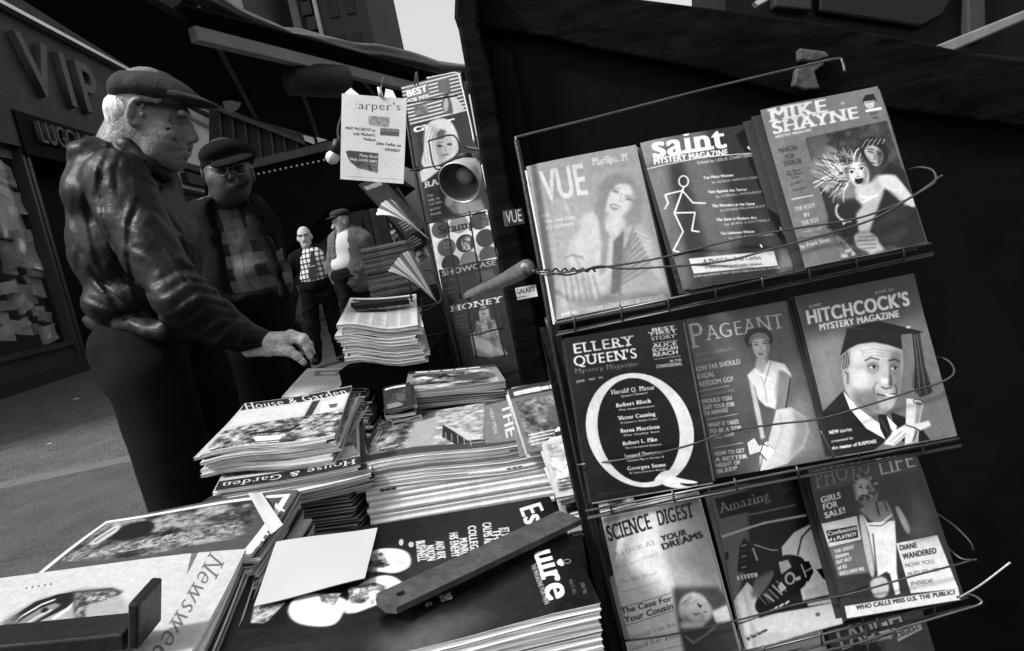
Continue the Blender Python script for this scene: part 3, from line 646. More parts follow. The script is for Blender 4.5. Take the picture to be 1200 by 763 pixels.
cr = (740, 135, 3.467); c_saint = C(cr, [(40, 108), (478, 36), (697, 618), (205, 716)])
A = Art(c_saint, 330, 430, .1, cr)
A.poly([(40, 108), (300, 60), (330, 180), (420, 420), (430, 600), (205, 716)], .36, 14); A.poly([(150, 190), (210, 180), (320, 620), (280, 700), (240, 700)], .16, 9)
A.poly([(320, 190), (345, 185), (450, 420), (430, 560), (400, 420)], .3, 8)
A.poly([(30, 100), (160, 90), (60, 205), (40, 200)], .5, 8); A.poly([(60, 215), (150, 195), (140, 500), (150, 560)], .42, 9)
A.poly([(480, 330), (600, 500), (640, 560), (560, 560)], .2, 10); A.poly([(600, 540), (640, 530), (690, 610), (600, 640)], .45, 8)
A.text('saint', (88, 168), (388, 128), 84, .92, 'fat'); A.text('MYSTERY MAGAZINE', (94, 192), (392, 158), 23, .9, 'black')
A.line([(52, 211), (300, 165), (510, 150)], 3, .85); A.text('Edited by LESLIE CHARTERIS', (268, 194), (488, 165), 12, .88)
for k, (a, b) in enumerate([('Too Many Women', 'by GEORGE HARMON COXE'), ('Two Against the Terror', 'by CORNELL WOOLRICH'), ('The Wonders at the Game', 'by GEORGE FIELDING ELIOT'), ('The Saint in Modern Art', 'by JEAN COCTEAU'), ('The Unknown Widow', 'by LESLIE CHARTERIS')]):
    x = 292+k*17; y = 254+k*57; A.text(a, (x, y), (x+[122, 160, 175, 165, 140][k], y-12), 11, .95, 'bold'); A.text(b, (x+34, y+18), (x+218, y-4), 9, .85)
# a plain walking stick figure of no particular design
W_ = .88
A.ell((212, 262), 19, 22, W_, 0, ring=5); A.line([(212, 285), (190, 345), (172, 392)], 7, W_); A.line([(206, 300), (136, 316), (148, 350), (134, 372)], 6, W_)
A.line([(206, 300), (248, 350), (300, 352)], 6, W_); A.line([(172, 392), (256, 390), (242, 466), (272, 470)], 6, W_); A.line([(172, 392), (206, 470), (166, 546), (192, 556)], 6, W_)
A.poly([(228, 584), (582, 545), (600, 606), (248, 648)], .8); A.text('A Medal for Don Carlos', (288, 603), (530, 580), 16, .12, 'slab'); A.text('A NEW STORY by RICHARD DEMING', (296, 626), (535, 606), 9, .2, 'bold')
A.text('SOME OLD SONGS THAT CATCH TIMES IN MYSTERY FICTION', (248, 664), (610, 618), 8, .8, 'bold'); A.line([(526, 520), (532, 530)], 6, .9); A.line([(470, 128), (478, 136)], 7, .9)
M_SAINT = A.mat('stick_figure_print', .22, coat=.5)
A = Art([(0, 0), (10, 0), (10, 300), (0, 300)], 24, 420, .04); A.text('THE SAINT MYSTERY MAGAZINE', (2.6, 60), (2.6, 285), 5, .85, 'bold'); M_SAINT_SP = A.mat('spine_print_black', .4)

cr = (870, 90, 3.317); c_mike = C(cr, [(68, 130), (528, 34), (722, 645), (245, 742)])
A = Art(c_mike, 330, 430, .43, cr)
A.poly([(245, 240), (562, 172), (722, 640), (385, 710)], .16); A.mottle([(245, 240), (562, 172), (722, 640), (385, 710)], .1, .3, 14, 4, 2)
A.text('MIKE', (106, 178), (336, 134), 50, .8, 'fat'); A.text('SHAYNE', (118, 224), (458, 160), 46, .8, 'fat'); A.text('MYSTERY MAGAZINE', (130, 240), (268, 212), 10, .85, 'bold'); A.text('25c', (382, 108), (400, 104), 9, .75, 'bold')
A.poly([(470, 88), (480, 70), (512, 64), (522, 88), (524, 94), (468, 100)], .06); A.poly([(474, 96), (518, 90), (510, 118), (492, 126), (478, 112)], .78, .6); A.line([(480, 102), (514, 96)], 3, .2); A.line([(490, 116), (504, 113)], 2, .3)
A.poly([(478, 130), (540, 118), (543, 127), (481, 138)], .92); A.text('JULY', (500, 150), (528, 144), 9, .12, 'bold'); A.text('35c', (508, 166), (530, 161), 9, .12, 'bold')
greek(A, [(142, 298, 216, 284, 'MARGIN'), (168, 324, 204, 316, 'FOR'), (160, 350, 232, 336, 'TERROR')], .16, 19)
greek(A, [(172, 376, 228, 366, 'The Newest'), (172, 388, 236, 378, 'Mike Shayne'), (190, 400, 222, 394, 'Thriller'), (188, 424, 240, 412, 'by BRETT'), (196, 448, 252, 436, 'HALLIDAY')], .2, 10)
A.line([(192, 478), (274, 462)], 4, .8); greek(A, [(206, 524, 284, 508, 'THE BODY'), (240, 548, 262, 543, 'IN'), (232, 580, 300, 562, 'THE BOX')], .74, 17)
greek(A, [(230, 610, 312, 592, 'A WHODUNIT CLASSIC'), (240, 626, 300, 614, 'Novelette')], .72, 8); A.text('by Frank Sloan', (228, 668), (342, 638), 15, .8, 'bold')
# swirl of fair hair, frightened woman, a man behind her
A.poly([(266, 330), (290, 285), (330, 262), (372, 284), (420, 300), (470, 316), (500, 370), (480, 440), (430, 476), (370, 470), (310, 440), (280, 400)], .5, 3, smooth=True)
rs_ = np.random.RandomState(4)
for i in range(90):
    t0 = rs_.rand(); a0 = math.pi*(.75+.75*rs_.rand()); r0 = 50+20*rs_.rand(); L_ = 40+90*rs_.rand(); cx_, cy_ = 458, 384
    pts_ = [(cx_+(r0+L_*u)*math.cos(a0+.5*u*math.sin(i)), cy_+(r0*.8+L_*.62*u)*math.sin(a0+.5*u*math.sin(i))+10*math.sin(u*4+i)) for u in np.linspace(0, 1, 7)]
    A.line(pts_, 1.5+2.5*rs_.rand(), (.92, .2, .8, .65, .1)[i % 5], .3)
A.poly([(455, 270), (470, 240), (505, 232), (545, 244), (572, 280), (566, 330), (540, 352), (500, 340), (462, 300)], .07, .8, smooth=True)
A.poly([(472, 284), (496, 262), (530, 272), (552, 300), (546, 334), (526, 352), (500, 334), (482, 306)], .68, .8, smooth=True); A.poly([(530, 276), (552, 300), (546, 334), (530, 350), (526, 310)], .3, 3)
A.line([(490, 290), (512, 294)], 4, .06, .5); A.line([(524, 300), (540, 302)], 4, .06, .5); A.line([(488, 280), (514, 284)], 4, .15, .5); A.line([(522, 291), (544, 295)], 4, .15, .5); A.line([(516, 298), (520, 318), (512, 322)], 3, .25, .6); A.line([(502, 332), (520, 336)], 4, .1, .5); A.line([(492, 312), (500, 330)], 3, .4, 1)
for i in range(9): A.line([(466+i*10, 276-i*2), (480+i*9, 250), (492+i*8, 242)], 2.4, (.75, .08)[i % 2], .3)
A.poly([(520, 400), (580, 330), (640, 370), (672, 470), (720, 640), (640, 660), (500, 640), (480, 500)], .09, 4)
A.poly([(430, 480), (530, 380), (600, 380), (680, 490), (640, 500), (560, 430), (500, 600), (560, 670), (500, 690), (440, 620), (450, 560)], .7, 3)
A.poly([(530, 385), (590, 375), (650, 440), (686, 500), (660, 510), (600, 440), (540, 430)], .8, 2, smooth=True)
A.ell((456, 380), 38, 52, .84, -20, 2.5); A.poly([(440, 430), (500, 410), (530, 460), (480, 490), (450, 470)], .78, 3)
A.poly([(470, 340), (492, 366), (486, 410), (466, 430), (476, 380)], .5, 3)
for x, y in ((428, 372), (467, 358)): A.ell((x, y), 10, 6.5, .95, -12); A.ell((x, y-1), 5, 5.5, .03, 0); A.line([(x-12, y+1), (x-2, y-8), (x+11, y-3)], 2.5, .04, .3); A.line([(x-13, y-12), (x, y-18), (x+13, y-13)], 3, .15, .5)
A.ell((457, 402), 18, 15, .2, -15, .6); A.ell((457, 402), 13, 10, .03, -15, .4); A.line([(447, 394), (468, 389)], 4, .95, .3); A.line([(450, 372), (454, 386)], 3, .5, 1)
for i in range(12): A.ell((470+i*7, 486-i*i*.25-i*2), 3, 3, .95, 0); A.ell((462+i*6.5, 462+2.4*i-.25*i*i), 3, 3, .95, 0)
A.poly([(440, 470), (470, 500), (440, 540), (460, 610), (430, 640), (390, 600), (330, 590), (340, 520), (370, 500)], .12, 3)
for t in range(11):
    a = -.9+t*.24; A.ell((410+44*math.cos(a+2.2), 520+40*math.sin(a+2.2)), 5, 5, .85, 0, 1)
A.poly([(504, 580), (560, 520), (600, 482), (640, 500), (660, 590), (620, 640), (560, 650), (520, 620)], .17, 4, smooth=True)
for i in range(4): A.line([(580+i*13, 560-i*4), (590+i*13, 584-i*4)], 2, .05)
A.poly([(436, 640), (440, 605), (480, 600), (530, 612), (536, 650), (510, 676), (460, 672)], .66, 2, smooth=True)
for i in range(4): A.line([(450+i*2, 622+i*15), (524, 616+i*15)], 2.5, .25, .6)
A.poly([(360, 610), (400, 640), (440, 690), (385, 706)], .6, 3); A.mottle([(362, 612), (400, 640), (450, 690), (385, 706)], .3, .8, 5, 8); A.poly([(250, 250), (340, 240), (320, 300), (280, 330)], .34, 8)
A.line([(384, 560), (404, 568)], 4, .9); A.line([(390, 552), (396, 574)], 4, .9)
M_MIKE = A.mat('frightened_blonde_print', .4)
A = Art([(0, 0), (10, 0), (10, 300), (0, 300)], 24, 420, .45); A.text('MIKE SHAYNE MYSTERY MAGAZINE', (2.6, 20), (2.6, 285), 5.5, .1, 'bold'); M_MIKE_SP = A.mat('spine_print_grey', .4)

cr = (640, 365, 3.181); c_ell = C(cr, [(76, 100), (506, 32), (622, 634), (168, 730)])
A = Art(c_ell, 330, 430, .06, cr)
A.text('ELLERY', (106, 156), (334, 122), 36, .9, 'slab'); A.text("QUEEN'S", (108, 202), (346, 168), 36, .92, 'slab'); A.text('Mystery Magazine', (112, 228), (348, 196), 17, .55, 'serif'); A.text('JUNE   1962   35c', (118, 262), (218, 244), 8, .8, 'bold')
for k, (t, x, x2, y, h) in enumerate([('BEST', 396, 482, 74, 12), ("'FIRST", 384, 488, 90, 13), ("STORY'", 394, 488, 106, 13), ('ALICE', 400, 488, 132, 13), ('SCANLAN', 398, 492, 148, 13), ('REACH', 400, 492, 165, 14), ('IN THE', 462, 504, 184, 9), ('CONFESSIONAL', 412, 508, 206, 12)]):
    A.text(t, (x, y), (x2, y-(x2-x)*.13), h, .85, 'bold')
A.line([(400, 116), (490, 103)], 2, .7); A.line([(404, 174), (500, 160)], 2, .7)
t = np.linspace(0, 2*math.pi, 60); O = [(350+200*math.cos(a)*1.0+18*math.sin(a), 440+216*math.sin(a)) for a in t]; Ii = [(346+152*math.cos(a)+18*math.sin(a), 440+198*math.sin(a)) for a in t]
A.poly(O, .86); A.poly(Ii, .05)
A.poly([(400, 632), (425, 600), (450, 586), (480, 592), (470, 606), (500, 618), (580, 630), (540, 638), (490, 634), (530, 652), (580, 634), (520, 660), (440, 650), (430, 628)], .9, smooth=True)
A.text('Harold Q. Masur', (246, 304), (408, 282), 16, .95, 'slab')
A.text("Queen's Reward", (282, 314), (380, 299), 7, .85, 'bold')
for k, (a, b) in enumerate([('Robert Bloch', 'The Impersonator'), ('Victor Canning', 'A Lesson in Simple Crime'), ('Berna Morrison', 'The Guilty Son'), ('Robert L. Pike', 'The Unanswered Question'), ('Leonard Thompson', 'Squeeze Play in Number 8'), ('Georges Seme', 'Counterfeit')]):
    x = 264+k*8; y = 352+k*48; A.text(a, (x, y), (x+130+8*(k % 3), y-20), 14, .98, 'fat'); A.text(b, (x+8, y+14), (x+145, y-5), 7, .85, 'bold')
A.line([(190, 690), (340, 665)], 2, .25); A.line([(168, 725), (622, 632)], 3, .7)
M_ELL = A.mat('large_letter_q_print', .35)
A = Art([(0, 0), (10, 0), (10, 300), (0, 300)], 24, 420, .05); A.text("ELLERY QUEEN'S MYSTERY MAGAZINE  JUNE", (2.6, 20), (2.6, 285), 5, .7, 'serif'); M_ELL_SP = A.mat('spine_print_serif', .4)

cr = (790, 340, 3.18); c_pag = C(cr, [(32, 112), (440, 34), (590, 622), (148, 708)])
A = Art(c_pag, 330, 430, .3, cr)
A.poly([(32, 112), (440, 34), (500, 330), (80, 380)], .36, 12); A.poly([(420, 400), (500, 350), (560, 620), (300, 680)], .5, 25)
A.text('P', (66, 214), (124, 204), 90, .85, 'serif'); A.text('AGEANT', (126, 184), (412, 134), 52, .85, 'serif')
greek(A, [(64, 248, 222, 216, "A Noted Psychologist's"), (66, 270, 156, 252, 'Candid Report')], .62, 11, font='serif')
greek(A, [(76, 300, 248, 268, 'HOW FAR SHOULD'), (82, 328, 154, 315, 'SEXUAL'), (88, 357, 222, 332, 'FREEDOM GO?')], .86, 18)
A.line([(84, 374), (204, 350)], 2.5, .8); greek(A, [(98, 394, 222, 370, 'Exclusive Pageant Poll')], .75, 9, font='serif')
for k, (a, b, c, d) in enumerate([('SHOULD YOU', 'QUIT YOUR JOB?', 'THE ANSWERS', ''), ('WHAT IT TAKES', 'TO BE A TOP', 'MODEL TODAY', ''), ('HOW TO GET', 'A BETTER', 'NIGHT OF', 'SLEEP')]):
    x, y = [(104, 418), (128, 508), (150, 618)][k]
    for j, s_ in enumerate((a, b, c, d)):
        if s_: A.text(s_, (x+j*3, y+j*23), (x+j*3+[112, 118, 90, 76][j], y+j*23-16), 15, .88, 'black')
    A.line([(x-4, y-30), (x+106, y-52)], 2.5, .85) if k else None
A.poly([(262, 190), (264, 160), (300, 132), (350, 138), (370, 170), (360, 205), (340, 180), (300, 170), (282, 215)], .05, .5, smooth=True)
A.poly([(278, 204), (282, 165), (318, 150), (350, 160), (358, 192), (334, 172), (298, 182)], .55, .8, smooth=True); [A.line([(284+i*9, 192-i*3), (294+i*9, 160)], 1.5, .3, .3) for i in range(7)]
A.poly([(288, 190), (300, 178), (334, 172), (354, 192), (352, 226), (336, 248), (316, 250), (296, 228)], .8, .8, smooth=True); A.poly([(338, 180), (354, 196), (350, 230), (336, 246), (342, 214)], .55, 2)
for x, y in ((306, 200), (337, 194)): A.line([(x-9, y-9), (x, y-12), (x+9, y-9)], 2.5, .3, .5); A.line([(x-8, y), (x, y-3), (x+8, y)], 3.5, .05, .4)
A.line([(322, 200), (325, 214), (318, 217)], 2, .45, .6); A.poly([(306, 224), (322, 226), (340, 220), (328, 236), (316, 237)], .15, .4); A.line([(310, 227), (322, 230), (336, 225)], 3, .97, .2)
A.poly([(306, 244), (344, 238), (358, 290), (300, 300)], .7, 1.5); A.line([(340, 244), (356, 286)], 7, .42, 1.5)
A.poly([(272, 310), (300, 282), (330, 300), (350, 254), (410, 268), (434, 310), (424, 370), (384, 440), (336, 424), (300, 386)], .86, .8); A.poly([(384, 290), (420, 300), (416, 370), (384, 436), (372, 380)], .62, 3); A.line([(318, 300), (336, 356), (344, 410)], 3, .6, 1)
for i in range(12): A.ell((300+i*5.2, 296+i*3.6-.1*i*i), 3, 3, .98, 0); A.ell((358-i*2, 262+i*7), 2.6, 2.6, .4, 0)
A.poly([(276, 320), (296, 350), (318, 440), (338, 545), (322, 552), (300, 450)], .74, .8); A.line([(298, 352), (320, 440), (336, 540)], 3, .35, .8)
A.poly([(392, 290), (434, 312), (420, 420), (380, 578), (356, 574), (372, 450), (384, 380)], .5, .8); A.line([(430, 320), (414, 430), (376, 576)], 5, .05, .5)
A.poly([(378, 440), (430, 428), (486, 466), (500, 520), (480, 580), (420, 646), (318, 680), (316, 620), (346, 570)], .8, 1.2, smooth=False); A.poly([(430, 428), (486, 466), (500, 520), (480, 580), (420, 646), (440, 560), (450, 490)], .55, 7); A.line([(316, 676), (330, 610), (352, 572)], 3, .2, .5); A.line([(390, 450), (400, 520), (370, 600)], 3, .6, 2)
A.poly([(272, 566), (296, 548), (316, 580), (344, 560), (376, 588), (340, 634), (316, 600), (280, 612)], .95, .4); [A.line([(280+i*9, 560+i*2), (290+i*8, 606-i*3)], 1.8, .3) for i in range(4)]; A.line([(320, 600), (330, 570), (350, 580)], 4, .05); A.line([(316, 602), (342, 632)], 4, .05); A.line([(345, 566), (372, 590)], 3, .2)
M_PAG = A.mat('seated_model_in_white_print', .28, coat=.3)

cr = (920, 310, 3.181); c_hit = C(cr, [(36, 118), (478, 34), (638, 640), (188, 720)])
A = Art(c_hit, 330, 430, .42, cr)
A.poly([(36, 118), (478, 34), (520, 200), (80, 280)], .3, 20); A.poly([(100, 300), (210, 240), (220, 470), (150, 540)], .5, 14)
A.text('ALFRED', (90, 162), (136, 152), 9, .85, 'bold'); A.text('JUNE 35c', (336, 110), (410, 96), 8, .75, 'bold'); A.text("HITCHCOCK'S", (84, 224), (468, 152), 50, .93, 'black'); A.text('MYSTERY MAGAZINE', (128, 248), (428, 196), 24, .9, 'black')
A.poly([(206, 345), (238, 310), (300, 290), (372, 296), (436, 318), (438, 384), (432, 432), (424, 482), (398, 532), (362, 566), (300, 552), (250, 520), (224, 468), (212, 410)], .7, .8)
A.poly([(240, 330), (300, 304), (350, 312), (352, 360), (300, 366), (250, 380)], .84, 6, al=.8); A.poly([(236, 395), (292, 392), (318, 430), (290, 470), (244, 452)], .82, 6, al=.8); A.poly([(396, 320), (438, 322), (432, 470), (404, 520), (398, 430), (384, 380)], .36, 6, al=.75)
A.poly([(246, 476), (330, 470), (380, 510), (380, 560), (300, 552), (254, 520)], .42, 7, al=.75); A.poly([(340, 500), (392, 498), (392, 536), (352, 544)], .74, 4, al=.8); A.mottle([(214, 350), (430, 320), (420, 480), (370, 556), (250, 510)], .35, .95, 9, 31, 2) if False else None
A.poly([(206, 350), (234, 322), (240, 372), (226, 398), (210, 392)], .38, 2); [A.line([(208+i*5, 392-i*3), (216+i*5, 352-i*6)], 2, (.7, .2)[i % 2], .5) for i in range(6)]
A.poly([(212, 404), (222, 388), (238, 398), (242, 440), (232, 468), (218, 452)], .66, 1, smooth=True); A.line([(222, 402), (232, 412), (232, 446)], 4, .25, 1)
for k in range(3): A.line([(282, 326+k*11), (330, 318+k*11), (396, 328+k*10)], 2, .45, .8)
for x, y, w_ in ((326, 386, 22), (404, 390, 18)):
    A.poly([(x-w_, y-14), (x, y-22), (x+w_, y-12), (x+w_, y+10), (x, y+14), (x-w_, y+8)], .4, 3, al=.8); A.poly([(x-w_*.8, y+1), (x-4, y-7), (x+w_*.8, y+1), (x, y+7)], .8, .4); A.ell((x+3, y-1), 6, 6.5, .04, 0); A.line([(x-w_*.85, y), (x-3, y-8), (x+w_*.85, y)], 3, .08, .3); A.line([(x-w_, y+14), (x, y+22), (x+w_*.8, y+15)], 2.5, .38, .8)
A.line([(296, 362), (318, 350), (348, 358)], 6, .3, 1); A.line([(384, 362), (408, 356), (426, 366)], 6, .18, 1)
A.poly([(352, 400), (366, 372), (384, 376), (392, 420), (404, 446), (392, 462), (368, 464), (350, 452), (344, 432)], .72, 1.5, smooth=True); A.poly([(386, 380), (400, 440), (398, 460), (382, 456)], .32, 2); A.ell((368, 436), 12, 10, .92, 0, 3); A.line([(356, 460), (372, 466), (392, 462)], 4, .12, .8)
A.line([(340, 440), (326, 462), (330, 486)], 3.5, .3, 1.2); A.line([(404, 450), (414, 470), (412, 488)], 3.5, .15, 1); A.line([(340, 486), (366, 492), (408, 484)], 4.5, .07, .5); A.line([(352, 500), (380, 504), (402, 498)], 3, .4, 1.2); A.line([(370, 488), (404, 492)], 5, .93, .4)
A.line([(286, 536), (330, 556), (372, 566)], 3, .3, 1.2); A.line([(262, 500), (300, 530)], 3, .4, 1.5)
A.poly([(232, 232), (350, 208), (530, 254), (432, 264), (330, 250)], .05, .4); A.poly([(232, 238), (430, 256), (436, 320), (380, 302), (330, 292), (270, 300), (236, 318), (204, 344)], .07, .6); A.line([(234, 234), (350, 210), (470, 240), (528, 255)], 2.5, .5, .4); A.ell((460, 236), 9, 5, .75)
A.poly([(470, 250), (500, 250), (520, 380), (548, 480), (500, 498), (472, 460), (480, 350)], .1, .8)
for i in range(9): A.line([(472+i*3.2, 262), (480+i*4.5, 380), (474+i*8.5, 486)], 1.8, (.55, .06, .3)[i % 3], .3)
A.poly([(134, 560), (216, 472), (250, 530), (350, 600), (368, 660), (330, 690), (188, 716)], .05, .4); A.poly([(390, 552), (440, 570), (500, 600), (530, 655), (440, 668), (400, 620)], .05, .4)
A.poly([(214, 474), (262, 530), (352, 598), (374, 654), (300, 612), (240, 540)], .94, .4); A.poly([(342, 562), (370, 560), (386, 600), (392, 642), (372, 657), (350, 612)], .05, .4); A.line([(352, 576), (380, 630)], 2, .4); A.poly([(374, 566), (412, 604), (404, 630), (388, 610)], .92, .4)
A.poly([(448, 502), (500, 506), (512, 520), (494, 600), (490, 660), (440, 670), (444, 600)], .84, .4); A.poly([(486, 510), (510, 520), (492, 600), (486, 660), (472, 662)], .55, 2); A.ell((492, 514), 18, 8, .1, 12, 0, ring=3)
A.poly([(362, 668), (400, 620), (445, 596), (470, 600), (444, 640), (400, 676)], .86, .6); A.line([(384, 662), (430, 622)], 2, .4, .5); A.line([(400, 668), (444, 630)], 2, .35, .5); A.poly([(446, 598), (500, 620), (540, 600), (530, 582), (505, 590)], .82, .6); A.line([(444, 600), (480, 610), (520, 636), (540, 664)], 4, .05, .4); A.line([(470, 660), (486, 620)], 4, .1, .4)
A.text('NEW stories', (168, 634), (248, 620), 13, .95, 'black'); A.text('presented by', (176, 664), (252, 650), 9, .9, 'bold'); A.text('the master of SUSPENSE', (180, 690), (338, 664), 12, .95, 'black')
M_HIT = A.mat('man_in_mortarboard_print', .4)

cr = (680, 560, 3.759); c_sci = C(cr, [(50, 165), (515, 68), (700, 775), (245, 870)])
A = Art(c_sci, 330, 430, .66, cr)
A.poly([(50, 165), (340, 105), (505, 870), (245, 870)], .93); A.poly([(80, 180), (520, 85), (525, 110), (90, 200)], .45, 6); A.poly([(340, 215), (530, 180), (640, 500), (410, 480)], .72, 12); A.poly([(50, 165), (75, 160), (225, 720), (205, 725)], .62, 3)
A.text('SCIENCE', (124, 284), (320, 226), 72, .06, 'fat'); A.text('DIGEST', (346, 216), (508, 178), 68, .06, 'fat')
A.text('YOUR', (362, 288), (474, 258), 26, .08, 'black'); A.text('DREAMS', (366, 326), (548, 270), 28, .08, 'black', slant=-.1)
A.text('A LOOK AT', (150, 352), (336, 298), 20, .55, 'serif'); A.text('Sleep and Health', (150, 410), (352, 345), 14, .68, 'serif'); A.text('The Sky Above', (175, 472), (346, 432), 16, .6, 'serif'); A.line([(182, 510), (360, 462)], 2, .6)
A.line([(180, 578), (400, 516)], 2.5, .3); A.text('The Case For', (186, 604), (408, 548), 24, .2, 'bold'); A.text('Your Cousin', (202, 642), (416, 582), 26, .2, 'bold'); A.line([(200, 655), (418, 590)], 2.5, .3)
A.text('Gossip can be', (218, 716), (424, 656), 20, .55, 'serif'); A.text('Good for You', (222, 764), (436, 702), 22, .4, 'serif'); A.line([(225, 780), (450, 740)], 2, .4)
A.poly([(408, 492), (612, 492), (660, 560), (650, 620), (430, 620)], .3, 6); A.poly([(430, 620), (660, 590), (700, 770), (470, 820)], .25, 5)
A.ell((502, 584), 66, 70, .8, 0, 3); A.ell((545, 600), 40, 46, .74, 0, 4); A.line([(450, 580), (500, 560), (520, 545)], 3, .45, 1.5); A.poly([(516, 560), (540, 574), (530, 584)], .1, 1); A.poly([(450, 610), (500, 640), (560, 640), (530, 656), (470, 648)], .45, 4); A.line([(500, 606), (514, 612), (530, 606)], 3.5, .1, .6); A.line([(548, 604), (560, 598)], 3.5, .12, .6); A.line([(538, 606), (544, 624), (536, 628)], 2.5, .35, .8); A.line([(522, 642), (544, 638)], 3.5, .2, .8); A.mottle([(446, 550), (500, 530), (490, 560), (450, 600)], .55, .85, 8, 3, 3)
A.poly([(580, 600), (650, 570), (670, 640), (600, 650)], .85, 3); A.line([(465, 700), (500, 730), (560, 695), (600, 660)], 5, .72, 1.5); A.poly([(440, 640), (560, 640), (540, 670), (450, 672)], .82, 4)
M_SCI = A.mat('sleeper_and_planet_print', .4)

cr = (820, 540, 3.421); c_ama = C(cr, [(22, 124), (398, 38), (582, 652), (182, 770)])
A = Art(c_ama, 330, 430, .12, cr)
A.poly([(22, 124), (195, 85), (200, 360), (150, 560), (120, 540)], .42, 5); A.poly([(62, 148), (196, 116), (210, 196), (84, 226)], .04); A.text('Amazing', (86, 204), (284, 152), 38, .7, 'serif')
A.line([(92, 298), (200, 262), (260, 244), (424, 214)], 9, .82, .8); A.line([(200, 212), (380, 174)], 5, .6, .8); A.text('FACT and', (310, 92), (356, 80), 7, .5); A.text('science fiction', (320, 124), (370, 110), 7, .45)
A.poly([(180, 300), (205, 330), (195, 440), (150, 440), (160, 340)], .06, 1); A.poly([(148, 456), (232, 442), (234, 460), (150, 474)], .85)
for i in range(5): A.line([(160+i*14, 456-i), (164+i*14, 470-i)], 5, .08); A.line([(168, 335+i*22), (188, 330+i*22)], 5, (.6, .3)[i % 2])
A.line([(220, 330), (290, 352), (315, 352)], 5, .7); A.line([(215, 345), (232, 392)], 8, .7); A.ell((110, 374), 7, 17, .03)
A.poly([(133, 560), (190, 480), (230, 520), (240, 620), (130, 660)], .86, 1); A.poly([(220, 470), (300, 430), (320, 520), (260, 560), (205, 540)], .45, 5)
A.poly([(330, 340), (380, 280), (450, 245), (520, 470), (560, 560), (420, 560), (400, 480), (340, 420)], .93, .6); A.line([(395, 370), (410, 300), (446, 260)], 6, .08, .8)
A.poly([(320, 370), (400, 372), (430, 400), (440, 480), (400, 520), (330, 560), (260, 620), (222, 600), (222, 560), (260, 520), (300, 460)], .06, 1, smooth=True)
for i in range(4):
    A.line([(262+i*16, 530-i*18), (300+i*17, 560-i*14)], 8, (.8, .5)[i % 2], .6); A.line([(240+i*14, 540-i*10), (270+i*16, 575-i*8)], 5, .5, .6)
    A.line([(276+i*24, 606-i*12), (290+i*24, 596-i*12)], 8, .9)
A.poly([(330, 480), (352, 505), (330, 524), (316, 500)], .85); A.poly([(318, 400), (356, 390), (372, 420), (330, 450)], .85, .6); A.ell((366, 466), 22, 26, .78, 0); A.ell((366, 468), 13, 17, .1, 0); A.line([(392, 470), (420, 456)], 14, .82)
A.poly([(392, 400), (440, 396), (460, 440), (440, 480), (410, 470)], .05); A.line([(410, 410), (430, 460)], 6, .8); A.line([(424, 440), (450, 424)], 6, .7); A.poly([(470, 430), (512, 420), (516, 470), (500, 470)], .05)
A.poly([(420, 520), (500, 480), (560, 560), (440, 580)], .82, 1); A.poly([(250, 620), (420, 590), (560, 560), (580, 650), (300, 735), (182, 765), (150, 660)], .9, .8); A.line([(240, 622), (400, 570), (520, 540)], 14, .07, 1.5)
A.ell((480, 614), 10, 8, .35, 0, 1); A.text('by Dan Harmon', (190, 724), (274, 682), 15, .06, 'black')
M_AMA = A.mat('machine_and_sleeper_print', .35)
A = Art([(0, 0), (10, 0), (10, 300), (0, 300)], 24, 420, .75); A.text('A  L  S', (2.6, 220), (2.6, 290), 5, .1, 'black'); A.poly([(0, 0), (10, 0), (10, 180), (0, 180)], .08); M_AMA_SP = A.mat('spine_print_white', .4)

cr = (930, 520, 3.141); c_pho = C(cr, [(44, 88), (458, 42), (628, 565), (200, 654)])
A = Art(c_pho, 330, 430, .15, cr)
A.poly([(44, 88), (458, 42), (470, 104), (90, 166)], .26, 2); A.text('PHOTO', (82, 160), (296, 106), 68, .55, 'serif'); A.text('LIFE', (322, 120), (460, 90), 62, .8, 'serif')
A.poly([(78, 180), (220, 150), (238, 262), (104, 290)], .04); greek(A, [(102, 214, 178, 196, 'GIRLS'), (110, 240, 166, 228, 'FOR'), (118, 272, 198, 250, 'SALE!')], .92, 22, font='black')
A.poly([(104, 292), (238, 264), (256, 352), (134, 380)], .78); A.poly([(122, 318), (240, 298), (246, 344), (134, 364)], .06); A.text('Confessions', (128, 338), (240, 314), 15, .85, 'bold', slant=.2); A.text('of a PLAYBOY', (132, 360), (240, 336), 14, .9, 'bold')
A.poly([(134, 380), (256, 356), (286, 474), (172, 492)], .4); greek(A, [(156, 404, 230, 384, 'THE GREAT'), (160, 424, 212, 412, 'SWIM'), (164, 444, 224, 428, 'SUIT RIOT'), (170, 466, 204, 456, 'of 62'), (178, 486, 270, 466, 'EXCLUSIVE PIX')], .88, 13, font='black')
A.poly([(220, 130), (250, 106), (300, 140), (325, 190), (300, 240), (262, 230), (232, 200), (222, 160)], .42, 1.5, smooth=True)
A.ell((262, 168), 32, 46, .55, -14, 2); 
A.poly([(234, 150), (250, 128), (284, 138), (296, 170), (284, 200), (258, 208), (240, 186)], .72, .8, smooth=True); A.poly([(276, 140), (296, 170), (284, 202), (272, 206), (280, 172)], .35, 2)
for x, y in ((251, 160), (276, 163)): A.line([(x-9, y-8), (x+8, y-9)], 2.5, .1, .3); A.ell((x, y), 7, 3.6, .06, 8, .4)
A.line([(262, 160), (261, 178), (268, 180)], 2, .35, .5); A.poly([(250, 188), (264, 185), (278, 190), (264, 198)], .1, .4)
for i in range(26): a_ = -2.7+i*.19; A.ell((262+44*math.cos(a_)+4*math.sin(i*3), 158+44*math.sin(a_)), 10, 7, (.06, .55, .25)[i % 3], i*40, .6)
